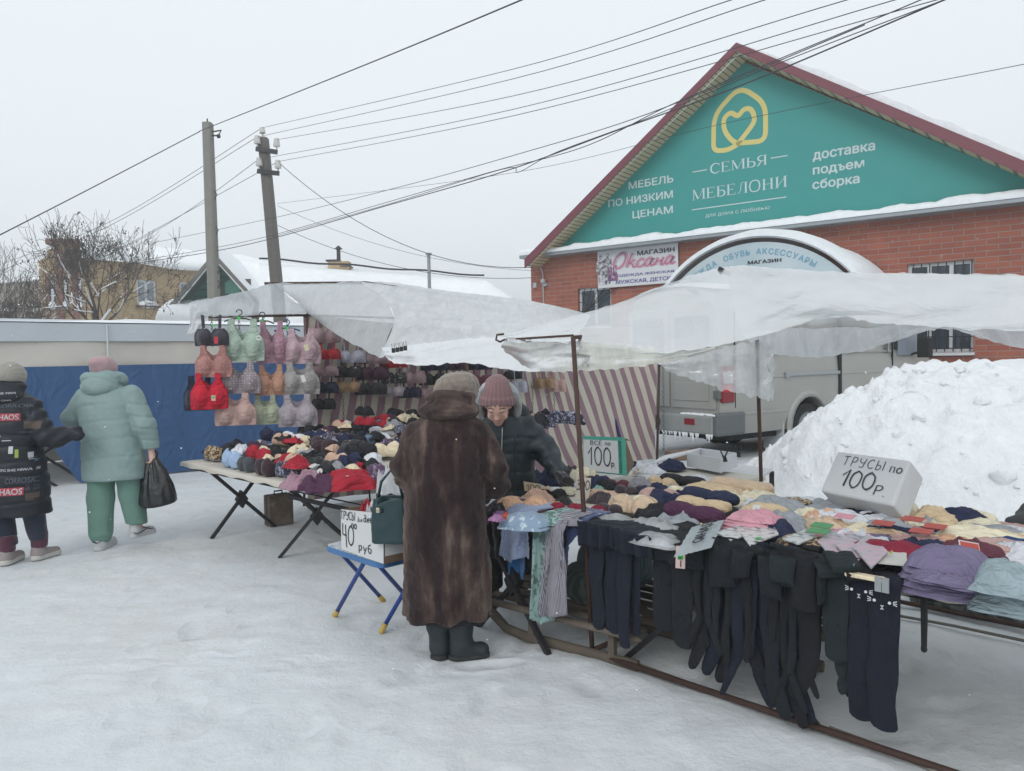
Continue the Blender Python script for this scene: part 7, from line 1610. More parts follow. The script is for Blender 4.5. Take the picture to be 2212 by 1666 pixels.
# pyjamas hanging over the end of the first table
DRAG=patterned('pyjama_stripe','#9fabc4','#5f6c8e',90,'stripe');TIESHIRT=patterned('blue_print','#7e93a8','#b2c0c8',24,'blot',thr=.6);LACEG=patterned('floral_lace_print','#8aa5a3','#56706c',26,'blot',thr=.5);GING=patterned('gingham','#a9a6b0','#2e2a38',55,'check');BRIGHT=fabric('cobalt_cloth','#2b659c');DUSK=fabric('dusk_blue','#38466e');FLOW=patterned('flower_print','#1a191f','#8a5f8c',13,'blot',thr=.6)
def hang_cloth(lb,cols,mat,name,cat,w=2.99,seed=0,zt=.745,amp=.016,deep=.18):
 """cols: list of (x_top, y_top, x_bottom, y_bottom) seen at the hanging front"""
 n=len(cols);top2=[];top=[];edge=[];mids=[];bots=[]
 for i,(a,b,c,d)in enumerate(cols):
  f=-.018*math.cos(i*math.pi);p,q=hp_(a,b,w),hp_(c,d,w);P=Vector((p.x,p.y,0));edge.append(P+Vector((0,0,zt-.03))+WDIR*(.0+f*.3));top.append(P+WDIR*.07+Vector((0,0,zt+.012)));top2.append(P+WDIR*(.07+deep)+Vector((0,0,zt+.02)))
  mids.append((p+q)/2+WDIR*f);bots.append(q+WDIR*f*1.3)
 net=[top2,top,edge,mids,bots];mb=sheet(net,8,amp,seed,(2.2,.8),.01,.6,True);o=solo(name,mb,mat,lb,cat,smooth=True);s_=o.modifiers.new('t','SOLIDIFY');s_.thickness=.008;return o
hang_cloth('black flower printed dress hanging at the table corner beside the fur coat',[(1050,1112,1056,1170),(1062,1108,1066,1190),(1076,1108,1082,1205),(1092,1110,1096,1160)],FLOW,'dress','dress',3.04,3,deep=.12)
for i,(x,y,m_,r)in enumerate(((1078,1108,'pinkish',14),(1092,1102,'orange',13),(1066,1132,'red',9),(1080,1146,'greenish',10))):pass
hang_cloth('cobalt blue shirt tail hanging lowest below the striped pyjamas',[(1104,1160,1103,1240),(1118,1160,1118,1252),(1136,1162,1135,1250)],BRIGHT,'shirt','shirt',3.06,5,.66)
hang_cloth('striped pyjama top with dragonfly print hanging over the table edge',[(1092,1128,1084,1196),(1104,1126,1098,1216),(1118,1126,1114,1208),(1132,1128,1132,1204),(1148,1130,1150,1206)],DRAG,'pyjama_shirt','pyjamas',3.0,7)
hang_cloth('long green lace print pyjama trousers reaching to the sled',[(1156,1132,1150,1336),(1166,1132,1162,1350),(1178,1134,1174,1346),(1190,1136,1192,1342)],LACEG,'pyjama_trousers','pyjamas',2.98,9)
hang_cloth('checked pyjama trousers hanging beside the green lace print',[(1186,1130,1168,1328),(1196,1128,1180,1332),(1206,1130,1196,1331),(1216,1132,1219,1331)],GING,'pyjama_trousers','pyjamas',2.95,11)
hang_cloth('dusky blue shirt hanging behind the checked trousers',[(1206,1140,1208,1226),(1220,1138,1216,1230),(1240,1136,1226,1190),(1256,1130,1248,1150)],DUSK,'shirt','shirt',3.05,13)
B('blue printed shirt folded on the table above the striped pyjamas',TIESHIRT,1135,1114,104,'flat',6,'folded_shirt','shirt',.72,-.35,1.1,1.3)
B('pale green lace fold on top of the checked trousers',LACEG,1190,1112,70,'flat',2,'folded_shirt','pyjamas',.735,-.3,.7,1.)
B('checked fold on the table beside the post',GING,1226,1112,70,'flat',4,'folded_shirt','pyjamas',.735,-.3,.7,.9)
B('pink flower on the black dress at the table corner',fab('flowerpink','#9b6f97'),1072,1108,34,'crumple',1,'fabric_flower','flower',.77);B('orange patch of the flower printed dress',fab('floworange','#b5553a'),1092,1104,28,'crumple',2,'fabric_flower','flower',.765)
B('black flowered bundle under the nude bras next to the fur coat',FLOW,1072,1092,60,'crumple',6,'folded_shirt','dress',.72)
for i,(x,y)in enumerate(((1998,1290),(2006,1290))):pass
mb=MB()
for dx in(0,7):mb.tube([hp_(1992+dx,1285,3.1),hp_(1993+dx,1340,3.1),hp_(1994+dx*.6,1400,3.1)],.0075,6)
mb.ball(hp_(1996,1402,3.1),(.012,.012,.014),8,6);solo('tie_cord',mb,BLK,'pair of dark tie cords hanging under the scalloped table edge','cord')
# ================================================================ people (figures built in a frame with x to the picture's right, y away from the camera)
def hand(P,w,d,side,curl=.5,s=1.0):
 """palm and five bent fingers from wrist w along d; side: +1/-1 puts the thumb"""
 w=np.array(w,float);d=np.array(d,float);d/=np.linalg.norm(d);t=np.array(side,float);t-=d*t.dot(d);t/=np.linalg.norm(t);n=np.cross(d,t)
 pal=cap(P,w+d*.02*s,w+d*.075*s,.026*s,.030*s)
 o=pal
 for i,(u,L)in enumerate(((.030,.066),(.010,.076),(-.010,.070),(-.028,.054))):
  a=w+d*.085*s+t*u*s;b=a+(d*(1-.3*curl)-n*.6*curl)*L*.55*s;c=b+(d*(.7-.9*curl)-n*.9*curl)*L*.5*s
  o=smin(o,chain(P,[a,b,c],[.0105*s,.0098*s,.008*s],.004),.006)
 a=w+d*.035*s+t*.026*s;b=a+(t*.7+d*.6-n*.3*curl)*.036*s;c=b+(d*.9-t*.1-n*.4*curl)*.032*s
 return smin(o,chain(P,[a,b,c],[.013*s,.011*s,.009*s],.004),.008)
def head_sdf(P,c,f,s=1.0,tilt=0.0):
 """a head with face turned to f (horizontal), nodding by tilt"""
 X,Y,Z=P;a=math.atan2(f[0],f[1]);ca,sa=math.cos(a),math.sin(a)
 x=(X-c[0])*ca-(Y-c[1])*sa;y=(X-c[0])*sa+(Y-c[1])*ca;z=Z-c[2]
 ct,st=math.cos(tilt),math.sin(tilt);y,z=y*ct-z*st,y*st+z*ct
 Q=(x/s,y/s,z/s)
 d=ell(Q,(0,-.01,.03),(.075,.095,.09));d=smin(d,ell(Q,(0,.03,-.04),(.058,.062,.072)),.03)
 d=smin(d,cap(Q,(0,.088,.012),(0,.108,-.022),.011,.016),.012)
 d=smin(d,cap(Q,(-.035,.075,.028),(.035,.075,.028),.014),.015)
 for sx in(-1,1):
  d=smax(d,-(ell(Q,(sx*.033,.098,.008),(.022,.016,.012))),.012);d=smin(d,ell(Q,(sx*.033,.080,.006),(.017,.013,.011)),.004)
  d=smin(d,ell(Q,(sx*.04,.062,-.028),(.026,.022,.024)),.02);d=smin(d,ell(Q,(sx*.078,-.01,-.005),(.012,.022,.032)),.008)
 d=smin(d,cap(Q,(-.018,.088,-.052),(.018,.088,-.052),.008),.006);d=smin(d,cap(Q,(-.016,.085,-.064),(.016,.085,-.064),.009),.006);d=smin(d,ell(Q,(0,.07,-.092),(.028,.022,.02)),.015)
 return d*s
def body_mesh(j,h=.0105):
 """one continuous body through the joints j"""
 def f(X,Y,Z):
  P=(X,Y,Z)
  d=chain(P,[j['pelvis'],j['waist'],j['chest'],j['neck']],[.12,.105,.10,.05],.05,None)
  d=smin(d,chain(P,[j['neck'],j['head']],[.055,.05],.03),.03)
  for k in('L','R'):
   d=smin(d,chain(P,j['arm'+k],[.045,.038,.028],.02),.03);d=smin(d,chain(P,j['leg'+k],[.092,.062,.045],.03),.04)
   t=j.get('toe'+k);d=smin(d,chain(P,[j['leg'+k][2],t],[.042,.035],.02),.03)if t else d
   d=smin(d,hand(P,j['arm'+k][2],j['hd'+k],j['th'+k],j.get('curl'+k,.6)),.012)
  return smin(d,head_sdf(P,j['head'],j['face'],j.get('hs',1),j.get('nod',0)),.02)
 pts=[np.array(p)for k in j if k!='hsx' for p in(j[k]if k[:3]in('arm','leg')else[j[k]])if k in('pelvis','waist','chest','neck','head')or k[:3]in('arm','leg','toe')]
 lo=np.min(pts,0)-.2;hi=np.max(pts,0)+.2
 return nets_mesh('body',f,lo,hi,h)
SKIN=fabric('skin','#cfa898',.08,8,90,.55,.08,12,.06,0)
def person(label,pos,j):
 t=thing('person',label,'person',pos);obj('body',body_mesh(j),SKIN,t,smooth=True,local=True);return t
def wear(name,f,lo,hi,h,mat,par,it=1,**k):
 o=obj(name,nets_mesh(name,f,lo,hi,h,None,None,it),mat,par,smooth=True,local=True,**k);return o
def shoe(par,name,ank,toe,top,r,mat,sole,heelh=.03,shaft=None,sh=.016):
 """boot or shoe: ankle point, toe point, height of the shaft"""
 a,b=np.array(ank,float),np.array(toe,float);d=b-a;d[2]=0;L=np.linalg.norm(d);d/=L;z0=ank[2]
 def f(X,Y,Z):
  P=(X,Y,Z)
  o=cap(P,a+[0,0,.045],b-d*.05+[0,0,.035],r*.78,r*.66,(1,1,1));o=smin(o,cap(P,a-d*.02+[0,0,.05],(a-d*.012)+[0,0,.10],r*.8,r*.82),.03)
  if shaft:o=smin(o,chain(P,[a+[0,0,.09],*[np.array(s_)for s_ in shaft]],[r*.85]+[r*q for q in([1.0]*(len(shaft)-1)+[1.08])],.03),.03);o=np.maximum(o,Z-(z0+top))
  else:o=np.maximum(o,Z-(z0+top))
  return smax(o+.004*vnoise(X,Y,Z*1.6,26,r*90),(z0+sh)-Z,.006)
 lo=np.minimum(a,b)-.16;hi=np.maximum(a,b)+.16;lo[2]=z0-.02;hi[2]=z0+top+.03
 o=wear(name,f,lo,hi,.009,mat,par)
 def g(X,Y,Z):return np.maximum(cap((X,Y,Z*0+z0),a-d*.025,b-d*.048+[0,0,a[2]-b[2]],r*.82,r*.70),np.maximum(z0-Z,Z-(z0+sh+.012)))
 return o,obj('sole',nets_mesh('sole',g,lo,hi,.008),sole,o,smooth=False,local=True)
# ---------------------------------------------------------------- woman in the fur coat
FUR=NT('mouton_fur');n1=FUR.noise(1.0,6,.62,vec=FUR.coord(scale=(7.5,5,1.5)),dist=.4);n2=FUR.noise(20,6,.7);n3=FUR.noise(230,3)
n4=FUR.noise(5,5,.65)
c_=FUR.ramp(FUR.math('ADD',FUR.math('MULTIPLY',n1,.72),FUR.math('MULTIPLY',n4,.28)),(.40,'#1d171a'),(.485,'#2d2325'),(.55,'#473a37'),(.67,'#857469'));FUR.base(FUR.mix(FUR.math('MULTIPLY',n2,.3),c_,'#2e2527'))
b_=FUR.bump(n2,.55,.02);FUR.bump(n3,.8,.004,b_);FUR.set(Roughness=.95,Sheen_Weight=.35,Sheen_Roughness=.5,Specular_IOR_Level=.1);FUR.b.inputs['Sheen Tint'].default_value=(.62,.5,.43,1);FUR=FUR.m
GREYKNIT=fabric('oatmeal_knit','#82776e',.25,30,200,.95,.5,40,.4,.3)
BOOTM=plain('dark_boot','#20292e',.6,0,.3,12,.3,40);SOLE=plain('boot_sole','#2b2c2d',.8,0,.4,20)
fp=Vector((-.37,4.12,0))
J=dict(pelvis=(0,0,.80),waist=(0,.0,.98),chest=(.0,.02,1.16),neck=(.04,.05,1.33),head=(.065,.09,1.41),face=(.5,.85),nod=.55,hs=.95,armL=[(-.16,.03,1.22),(-.22,.02,1.02),(-.14,.24,.96)],armR=[(.2,.03,1.22),(.27,.02,.98),(.20,.28,.93)],hdL=(.3,1,-.1),hdR=(.1,1,-.15),thL=(.6,0,.8),thR=(-.6,0,.8),legL=[(-.07,0,.76),(-.06,.0,.42),(-.05,-.0,.09)],legR=[(.07,0,.76),(.065,-.02,.42),(.068,-.036,.10)],hsx=0)
lady=person('woman in a long brown fur coat and knitted beret with her back turned',fp,J)
def coat(X,Y,Z):
 P=(X,Y,Z);ang=np.arctan2(Y,X)
 d=loft(P,[(.232,-.005,.0,.238,.20),(.26,-.005,.0,.236,.20),(.6,-.002,0,.226,.195),(.9,.0,0,.216,.185),(1.08,.005,.01,.205,.17),(1.2,.012,.015,.20,.155),(1.27,.018,.02,.175,.13),(1.33,.025,.03,.11,.09),(1.36,.03,.035,.07,.07)],2.3)
 d=d+.010*np.cos(ang*7+1.3*np.sin(Z*3))*np.clip((1.1-Z)/.9,0,1)+.012*vnoise(X,Y,Z*.45,9,2)*np.clip((1.25-Z)*2,0,1)
 for s,A,ph in((-1,[(-.15,.02,1.205),(-.208,.01,1.03),(-.19,.10,.965),(-.12,.24,.955)],0),(1,[(.185,.02,1.205),(.25,.0,1.03),(.262,.06,.935),(.20,.26,.925)],2)):
  d=smin(d,chain(P,A,[.076,.082,.080,.062],.04)+.009*np.sin(Z*60+X*50+ph)*np.exp(-((Z-.97)/.09)**2)+.008*vnoise(X,Y,Z,14,5),.028)
 return d+.004*vnoise(X,Y,Z,55,4)+.006*vnoise(X,Y,Z,24,9)
ct_=wear('fur_coat',coat,(-.42,-.30,.2),(.46,.40,1.42),.0095,FUR,lady)
def hem(X,Y,Z):return loft((X,Y,Z),[(.205,.02,.0,.195,.165),(.5,.0,0,.2,.165)])+.006*np.cos(np.arctan2(Y,X)*6)
wear('dark_lining',hem,(-.25,-.22,.19),(.25,.22,.42),.012,FB['black'],ct_)
def collar(X,Y,Z):
 P=(X,Y,Z);t=(Z-1.385)/.075;cx,cy=.035,.02+.35*(Z-1.38)
 d=smin(ell(P,(.025,-.01,1.335),(.165,.14,.055)),ell(P,(.045,.02,1.405),(.130,.125,.048)),.045)
 d=smin(d,cap(P,(-.09,.07,1.33),(.0,.17,1.22),.045,.04),.03);d=smin(d,cap(P,(.14,.07,1.33),(.08,.17,1.22),.045,.04),.03)
 return d+.006*vnoise(X,Y,Z,22,3)+.004*vnoise(X,Y,Z,60,8)
COLF=FUR.copy();COLF.name='mink_collar'
for nd in COLF.node_tree.nodes:
 if nd.type=='MAPPING':nd.inputs['Scale'].default_value=(2,2,9)
wear('fur_collar',collar,(-.26,-.22,1.15),(.30,.28,1.52),.0085,COLF,ct_)
def beret(X,Y,Z):
 x,y,z=X-.068,Y-.075,Z-1.44;z2=z+.30*y-.10*x;r=np.sqrt(x*x+y*y)+1e-6;a=np.arctan2(y,x)
 d=ell((x,y,z2),(0,-.0,.01),(.117,.120,.078));cab=.0075*np.abs(np.sin(a*7+z2*30))+.006*np.abs(np.sin(z2*95))*np.exp(-((r-.10)/.03)**2)
 d=smin(d,ell((x,y,z2),(0,0,-.035),(.105,.108,.045)),.01)
 return d-cab+.002*vnoise(x,y,z,120,1)
wear('knitted_beret',beret,(-.08,-.08,1.32),(.22,.24,1.56),.0065,GREYKNIT,lady,1)
shoe(lady,'boot',(-.045,-.01,0),(-.02,.13,.0),.34,.062,BOOTM,SOLE,shaft=[(-.05,-.02,.18),(-.052,-.02,.34)]);shoe(lady,'boot',(.075,-.04,0),(.225,-.01,.0),.34,.064,BOOTM,SOLE,shaft=[(.065,-.035,.18),(.062,-.03,.34)])
# green bag on her arm
hb=thing('handbag','dark green leather handbag with a small buckle on the fur coated woman\'s left arm','bag',at(845,1170,4.28));p0=at(846,1172,4.28);Mh=Matrix.Translation(p0)@Matrix.Rotation(-.10,4,'Z')
LEA=plain('green_leather','#14343a',.42,0,.15,6,.25,90,.003)
def bagf(X,Y,Z):
 k=(Z/.27);lx=.105-.010*k+.006*np.sin(Z*14);q=((np.abs(X)/lx)**5+(np.abs(Y)/(.055-.012*k))**4+1e-9)**.22;d=(q-1)*.055;top=Z-(.262-1.2*X*X)
 inn=(((np.abs(X)/(lx-.006))**5+(np.abs(Y)/(.049-.012*k))**4+1e-9)**.22-1)*.05
 return smax(smax(smax(d,top,.004),-Z,.014),-np.maximum(inn,.2-Z),.003)+.0015*vnoise(X,Y,Z,20,2)
obj('bag_body',nets_mesh('bag_body',bagf,(-.13,-.08,-.02),(.13,.08,.29),.006,Mh),LEA,hb,smooth=True)
mb=MB();mb.tube([Mh@Vector(q)for q in((-.108,-.02,.19),(-.06,-.056,.192),(-.03,-.058,.19))],.013,6,flat=(1.0,.25),side=(0,0,1));obj('bag_strap',mb,LEA,hb,smooth=True)
mb=MB();mb.box(-.066,-.046,-.066,-.058,.178,.206,Mh);obj('buckle',mb,plain('brass','#b9b29a',.3,.8),hb,bevel=.002)
mb=MB();mb.tube([Mh@Vector(q)for q in((-.07,0,.25),(-.05,.0,.34),(.0,.02,.40),(.05,0,.34),(.07,0,.25))],.008,6);obj('bag_handle',mb,LEA,hb,smooth=True)
# ---------------------------------------------------------------- the seller, bowed over her goods
JACK=plain('dark_quilted_nylon','#1b272e',.48,0,.25,5,.35,16,.02);PINKH=fabric('dusty_pink_knit','#84676a',.15,20,240,.95,.3,30,.1,.25);SILV=plain('silver_lining','#a9adb0',.3,.6,.2,16,.6,30,.015);DKFUR=fabric('dark_fur_trim','#2a2426',.4,40,260,.95,.8,60,.6,.3)
sp=Vector((-.075,5.04,0))
J=dict(pelvis=(0,.05,.80),waist=(0,.02,.97),chest=(0,.0,1.14),neck=(-.01,-.06,1.28),head=(-.015,-.14,1.335),face=(-.12,-1),nod=.70,hs=.97,armL=[(-.15,.0,1.15),(-.24,-.05,.99),(-.18,-.26,.90)],armR=[(.15,-.0,1.15),(.275,-.04,1.02),(.36,-.20,.91)],hdL=(.3,-1,-.2),hdR=(.3,-1,-.3),thL=(.6,0,.8),thR=(-.8,0,.6),legL=[(-.08,.05,.76),(-.09,.02,.42),(-.09,.04,.09)],legR=[(.08,.05,.76),(.10,.0,.42),(.10,.02,.09)],hsx=0)
sel=person('stall seller in a dark quilted jacket and pink knitted hat looking down at her goods',sp,J)
def jacket(X,Y,Z):
 P=(X,Y,Z)
 d=loft(P,[(.66,.0,.03,.235,.185),(.8,.0,.03,.225,.18),(1.0,.0,.01,.205,.17),(1.13,.0,.0,.20,.155),(1.21,.0,-.01,.17,.13),(1.27,-.005,-.03,.11,.10)],2.3)
 d=smin(d,chain(P,[(-.165,.0,1.175),(-.25,-.04,1.0),(-.20,-.22,.91)],[.075,.078,.058],.03),.03)
 A=[(.165,.0,1.175),(.275,-.03,1.03),(.345,-.17,.925)]
 d=smin(d,chain(P,A,[.075,.080,.060],.03)+.006*np.sin((X*.5-Z)*62),.03)
 for z in(.78,.90,1.02,1.12):d=d+.007*np.exp(-((Z-z-.01*np.sin(X*20))/.008)**2)*(np.abs(X)<.2)
 d=d+.010*np.exp(-((X-.0-.05*(Z-1))/.006)**2)*(Y<0)
 return d+.007*vnoise(X,Y,Z,15,3)+.004*np.abs(vnoise(X,Y,Z*2,30,6))
jk=wear('jacket',jacket,(-.38,-.34,.62),(.45,.26,1.34),.010,JACK,sel)
def _surf(o,x,z,s=-1):
 bm=bmesh.new();bm.from_mesh(o.data);t=BVHTree.FromBMesh(bm);h=t.ray_cast(Vector((x,s*2,z)),Vector((0,-s,0)));bm.free();return h[0]
P=[_surf(jk,.0+.05*(z-1),z)for z in np.linspace(.70,1.20,18)];P=[p+Vector((0,-.004,0))for p in P if p is not None]
mb=MB();mb.tube(P,.0045,5);obj('zip',mb,plain('zip_metal','#a7aaa9',.35,.7),jk,smooth=True,local=True)
P=[_surf(jk,.085+.04*(z-1),z)for z in np.linspace(.70,1.16,14)];P=[p for p in P if p is not None];mb=MB();mb.tube(P,.006,6);obj('front_edge',mb,JACK,jk,smooth=True,local=True)
mb=MB()
for z in(.78,1.0,1.1):p=_surf(jk,.10,z);mb.ball(p,.007,8,6)
obj('button',mb,DARK,jk,local=True)
def hood(X,Y,Z):
 x,y,z=X+.012,Y+.07,Z-1.315;d=np.sqrt((np.sqrt((x/1.0)**2+((z)/1.35)**2)-.118)**2+((y+.35*z+.02)/1.1)**2)-.030
 return np.maximum(d,0*z)if False else d+.006*vnoise(X,Y,Z,20,4)
def hoodback(X,Y,Z):return smin(ell((X,Y,Z),(-.0,.09,1.27),(.15,.09,.11)),ell((X,Y,Z),(.12,.05,1.25),(.07,.07,.06)),.03)+.008*vnoise(X,Y,Z,12,2)
wear('hood',hoodback,(-.25,-.1,1.1),(.25,.25,1.45),.011,JACK,jk)
wear('silver_lining',hood,(-.22,-.26,1.12),(.2,.14,1.56),.0085,SILV,jk)
def trim(X,Y,Z):
 x,y,z=X+.012,Y+.10,Z-1.30;return np.sqrt((np.sqrt(x**2+(z/1.3)**2)-.086)**2+(y+.3*z)**2)-.018+.007*vnoise(X,Y,Z,45,4)
wear('fur_trim',trim,(-.16,-.2,1.16),(.14,.12,1.5),.008,DKFUR,jk)
def khat(X,Y,Z):
 x,y,z=X+.016,Y+.125,Z-1.395;y2=y+.15*z;a=np.arctan2(y2,x);d=smax(ell((x,y2,z),(0,0,-.03),(.106,.118,.168)),-(z+.055+.10*y),.01)
 rib=.0042*np.cos(a*26);cuff_=np.where(z<.0+0*z,.007,0);return d-rib-cuff_*1/(1+np.exp((z-.0)*400))
wear('knitted_hat',khat,(-.17,-.28,1.30),(.14,.06,1.58),.0055,PINKH,sel,1)
LASH=plain('eyelash','#3a2a26',.7);LIP=plain('lips','#9a5f58',.5)
_bo=[o for o in sel.children if o.name.startswith('body')][0];_bm=bmesh.new();_bm.from_mesh(_bo.data);_bt=BVHTree.FromBMesh(_bm)
def face_line(name,pts,r,mat):
 P=[_bt.ray_cast(Vector((x,-1,z)),Vector((0,1,0)))for x,z in pts];P=[h[0]+Vector((0,-.001,0))for h in P if h[0]is not None and h[0].y<-.1]
 if len(P)>2:mb=MB();mb.tube(P,r,5);obj(name,mb,mat,_bo,smooth=True,local=True)
hx,hz_c=-.022,1.325
for s in(-1,1):face_line('eyelashes',[(hx+s*.033+.014*k/4,hz_c-.012-.004*math.cos(k*.35))for k in range(-4,5)],.0022,LASH);face_line('eyebrow',[(hx+s*.034+.018*k/4,hz_c+.008-.004*(k/4)**2)for k in range(-4,5)],.0026,LASH)
face_line('lips',[(hx+.018*k/4,hz_c-.068-.003*(k/4)**2)for k in range(-4,5)],.004,LIP)
_bm.free()
def trous(X,Y,Z):
 P=(X,Y,Z);d=smin(chain(P,[(-.09,.04,.75),(-.095,.02,.42),(-.095,.03,.10)],[.115,.092,.085],.03),chain(P,[(.09,.04,.75),(.10,.0,.42),(.10,.02,.10)],[.115,.092,.085],.03),.03);return np.maximum(d,.09-Z)+.008*vnoise(X,Y,Z,12,7)
wear('trousers',trous,(-.26,-.15,.05),(.26,.2,.95),.012,FB['black'],sel)
shoe(sel,'boot',(-.09,.03,0),(-.11,-.16,0),.20,.058,BOOTM,SOLE,shaft=[(-.09,.03,.2)]);shoe(sel,'boot',(.10,.02,0),(.15,-.17,0),.20,.058,BOOTM,SOLE,shaft=[(.10,.02,.2)])
GLOVE=fabric('dark_glove','#14161b')
def glove(X,Y,Z):return hand((X,Y,Z),(.36,-.20,.91),(.3,-1,-.3),(-.8,0,.6),.6,1.05)-.007
wear('glove',glove,(.26,-.42,.78),(.48,-.14,1.0),.007,GLOVE,sel)
sel.matrix_world=Matrix.Translation(sp)@Matrix.Rotation(R(6),4,'X')
# ---------------------------------------------------------------- woman in the pale teal jacket, walking away
TEALJ=plain('teal_jacket','#7e9392',.62,0,.08,3,.22,13,.02,.35);TEALP=fabric('teal_trousers','#64867b',.1,3,120,.85,.1,9,.3,.05);SHOEW=plain('white_leather','#b5b6b8',.45,0,.06,8)
tpz=Vector((-3.52,6.70,0))
J=dict(pelvis=(.02,0,.86),waist=(.02,0,1.05),chest=(.0,.0,1.27),neck=(-.03,.03,1.43),head=(-.055,.05,1.54),face=(-.1,1),nod=.15,armL=[(-.22,0,1.33),(-.36,.04,1.13),(-.22,.24,1.10)],armR=[(.21,0,1.34),(.33,-.02,1.08),(.345,.02,.86)],hdL=(.5,1,0),hdR=(.03,.1,-1),thL=(0,0,1),thR=(-.3,1,0),curlR=.9,legL=[(-.08,0,.84),(-.09,-.02,.46),(-.10,-.02,.09)],legR=[(.12,0,.84),(.15,.06,.48),(.16,.10,.17)],hsx=0)
tw=person('woman in a pale teal quilted jacket, green trousers and white trainers walking away',tpz,J)
def tj(X,Y,Z):
 P=(X,Y,Z)
 d=loft(P,[(.615,.03,.0,.262,.20),(.65,.03,.0,.266,.205),(.95,.02,.0,.255,.195),(1.15,.0,.0,.245,.18),(1.30,-.01,.0,.235,.165),(1.39,-.02,.01,.20,.14),(1.45,-.03,.02,.12,.10)],2.4)
 sag=.02*np.sin(X*6+1);q=0
 for z in(.80,.955,1.115,1.265):q=q+np.exp(-((Z-z-sag-.06*X)/.0075)**2)
 d=d+.006*q+.005*vnoise(X,Y,Z,11,2)+.006*np.abs(vnoise(X+Z*.6,Y,Z,22,5))
 aL=chain(P,[(-.20,0,1.335),(-.335,.03,1.15),(-.30,.12,1.08),(-.20,.24,1.09)],[.088,.090,.082,.066],.03);aR=chain(P,[(.20,0,1.34),(.315,-.02,1.08),(.345,.02,.90)],[.092,.092,.072],.03)
 r=0
 for z in(.96,1.06,1.16,1.26):r=r+np.exp(-((Z-z+.15*(X-.3))/.008)**2)
 aR=aR+.009*r+.007*vnoise(X,Y,Z,20,8);aR=np.maximum(aR,.868-Z+.10*(X-.35));aL=aL+.008*vnoise(X,Y,Z,16,4)+.006*np.sin(Z*70)*np.exp(-((Z-1.1)/.06)**2)
 d=smin(d,aL,.02);return smin(d,aR,.012)
tjk=wear('jacket',tj,(-.46,-.26,.58),(.46,.36,1.52),.0105,TEALJ,tw)
def th(X,Y,Z):
 P=(X,Y,Z);d=smin(ell(P,(-.04,-.06,1.43),(.165,.12,.105)),ell(P,(-.05,.0,1.51),(.175,.145,.065)),.05)
 d=smin(d,cap(P,(-.17,.05,1.47),(-.06,.14,1.40),.06),.03);d=smin(d,cap(P,(.09,.05,1.48),(.0,.14,1.40),.06),.03)
 d=smax(d,-ell(P,(-.055,.045,1.60),(.125,.13,.10)),.02)
 d=d+.006*np.exp(-((X+.045)/.006)**2)*(Z>1.40)+.008*np.exp(-((Z-1.505+.6*(X+.05)**2*4)/.009)**2)*(Y<.05)
 return d+.007*vnoise(X,Y,Z,13,6)+.005*np.abs(vnoise(X,Y,Z*1.5,24,2))
wear('hood',th,(-.26,-.22,1.28),(.2,.24,1.64),.009,TEALJ,tjk)
def tb(X,Y,Z):return smin(ell((X,Y,Z),(-.055,.045,1.585),(.108,.118,.098)),ell((X,Y,Z),(-.065,.0,1.63),(.085,.10,.055)),.03)+.004*vnoise(X,Y,Z,14,3)+.0035*np.cos(np.arctan2(Y-.045,X+.055)*5)*(Z>1.6)
wear('pink_beanie',tb,(-.19,-.17,1.47),(.09,.19,1.71),.008,fabric('pink_knit','#a58a8e',.1,14,200,.95,.2,20,.15,.2),tw)
def tp_(X,Y,Z):
 P=(X,Y,Z);aL=chain(P,[(-.075,0,.84),(-.09,-.02,.46),(-.10,-.02,.14)],[.125,.108,.098],.03);aL=smin(np.maximum(aL,.115-Z),cap(P,(-.10,-.02,.135),(-.10,-.02,.11),.085),.02)
 aR=chain(P,[(.12,0,.84),(.145,.05,.48),(.155,.09,.22)],[.125,.105,.092],.03);aR=np.maximum(aR,.20-Z)
 d=smin(aL,aR,.02);return d+.010*vnoise(X,Y,Z*.5,10,4)+.008*np.abs(vnoise(X,Y,Z,16,9))*np.clip((.35-Z)*5,0,1)
wear('trousers',tp_,(-.26,-.18,.06),(.33,.25,1.0),.0115,TEALP,tw)
def swoosh(par,o,s,col):
 bm=bmesh.new();bm.from_mesh(o.data);T=BVHTree.FromBMesh(bm);mb=MB();pts=[]
 for a,b in s:
  h=T.ray_cast(Vector((a[0],a[1],a[2])),Vector(b));
  if h[0]is not None:pts.append(h[0]+h[1]*.003)
 bm.free()
 if len(pts)>2:mb.tube(pts,[.003+.008*math.sin(math.pi*min(1,.15+i/len(pts)))for i in range(len(pts))],6,flat=(1,.25));obj('stripe',mb,col,o,local=True,smooth=True)
s1_,_=shoe(tw,'trainer',(-.10,-.03,.0),(-.10,.20,.0),.135,.062,SHOEW,SHOEW,sh=.028);s2_,_=shoe(tw,'trainer',(.155,.09,.075),(.245,.26,.075),.15,.060,SHOEW,SHOEW,sh=.028)
NAVYS=plain('navy_leather','#20243a',.5)
swoosh(tw,s1_,[((-.16+.12*i/8,-.3,.07+.03*abs(i/8-.5)*2),(0,1,0))for i in range(9)],NAVYS)
swoosh(tw,s2_,[((.9,.10+.10*i/8,.125+.05*(1-i/8)**2),(-1,0,0))for i in range(9)],NAVYS);swoosh(tw,s2_,[((.16+.09*i/8,-.4,.12+.035*(i/8-.3)**2*4),(0,1,0))for i in range(9)],NAVYS)
pb=thing('plastic_bag','full black plastic carrier bag in the teal jacketed woman\'s hand','bag',tpz+Vector((.36,.03,.40)))
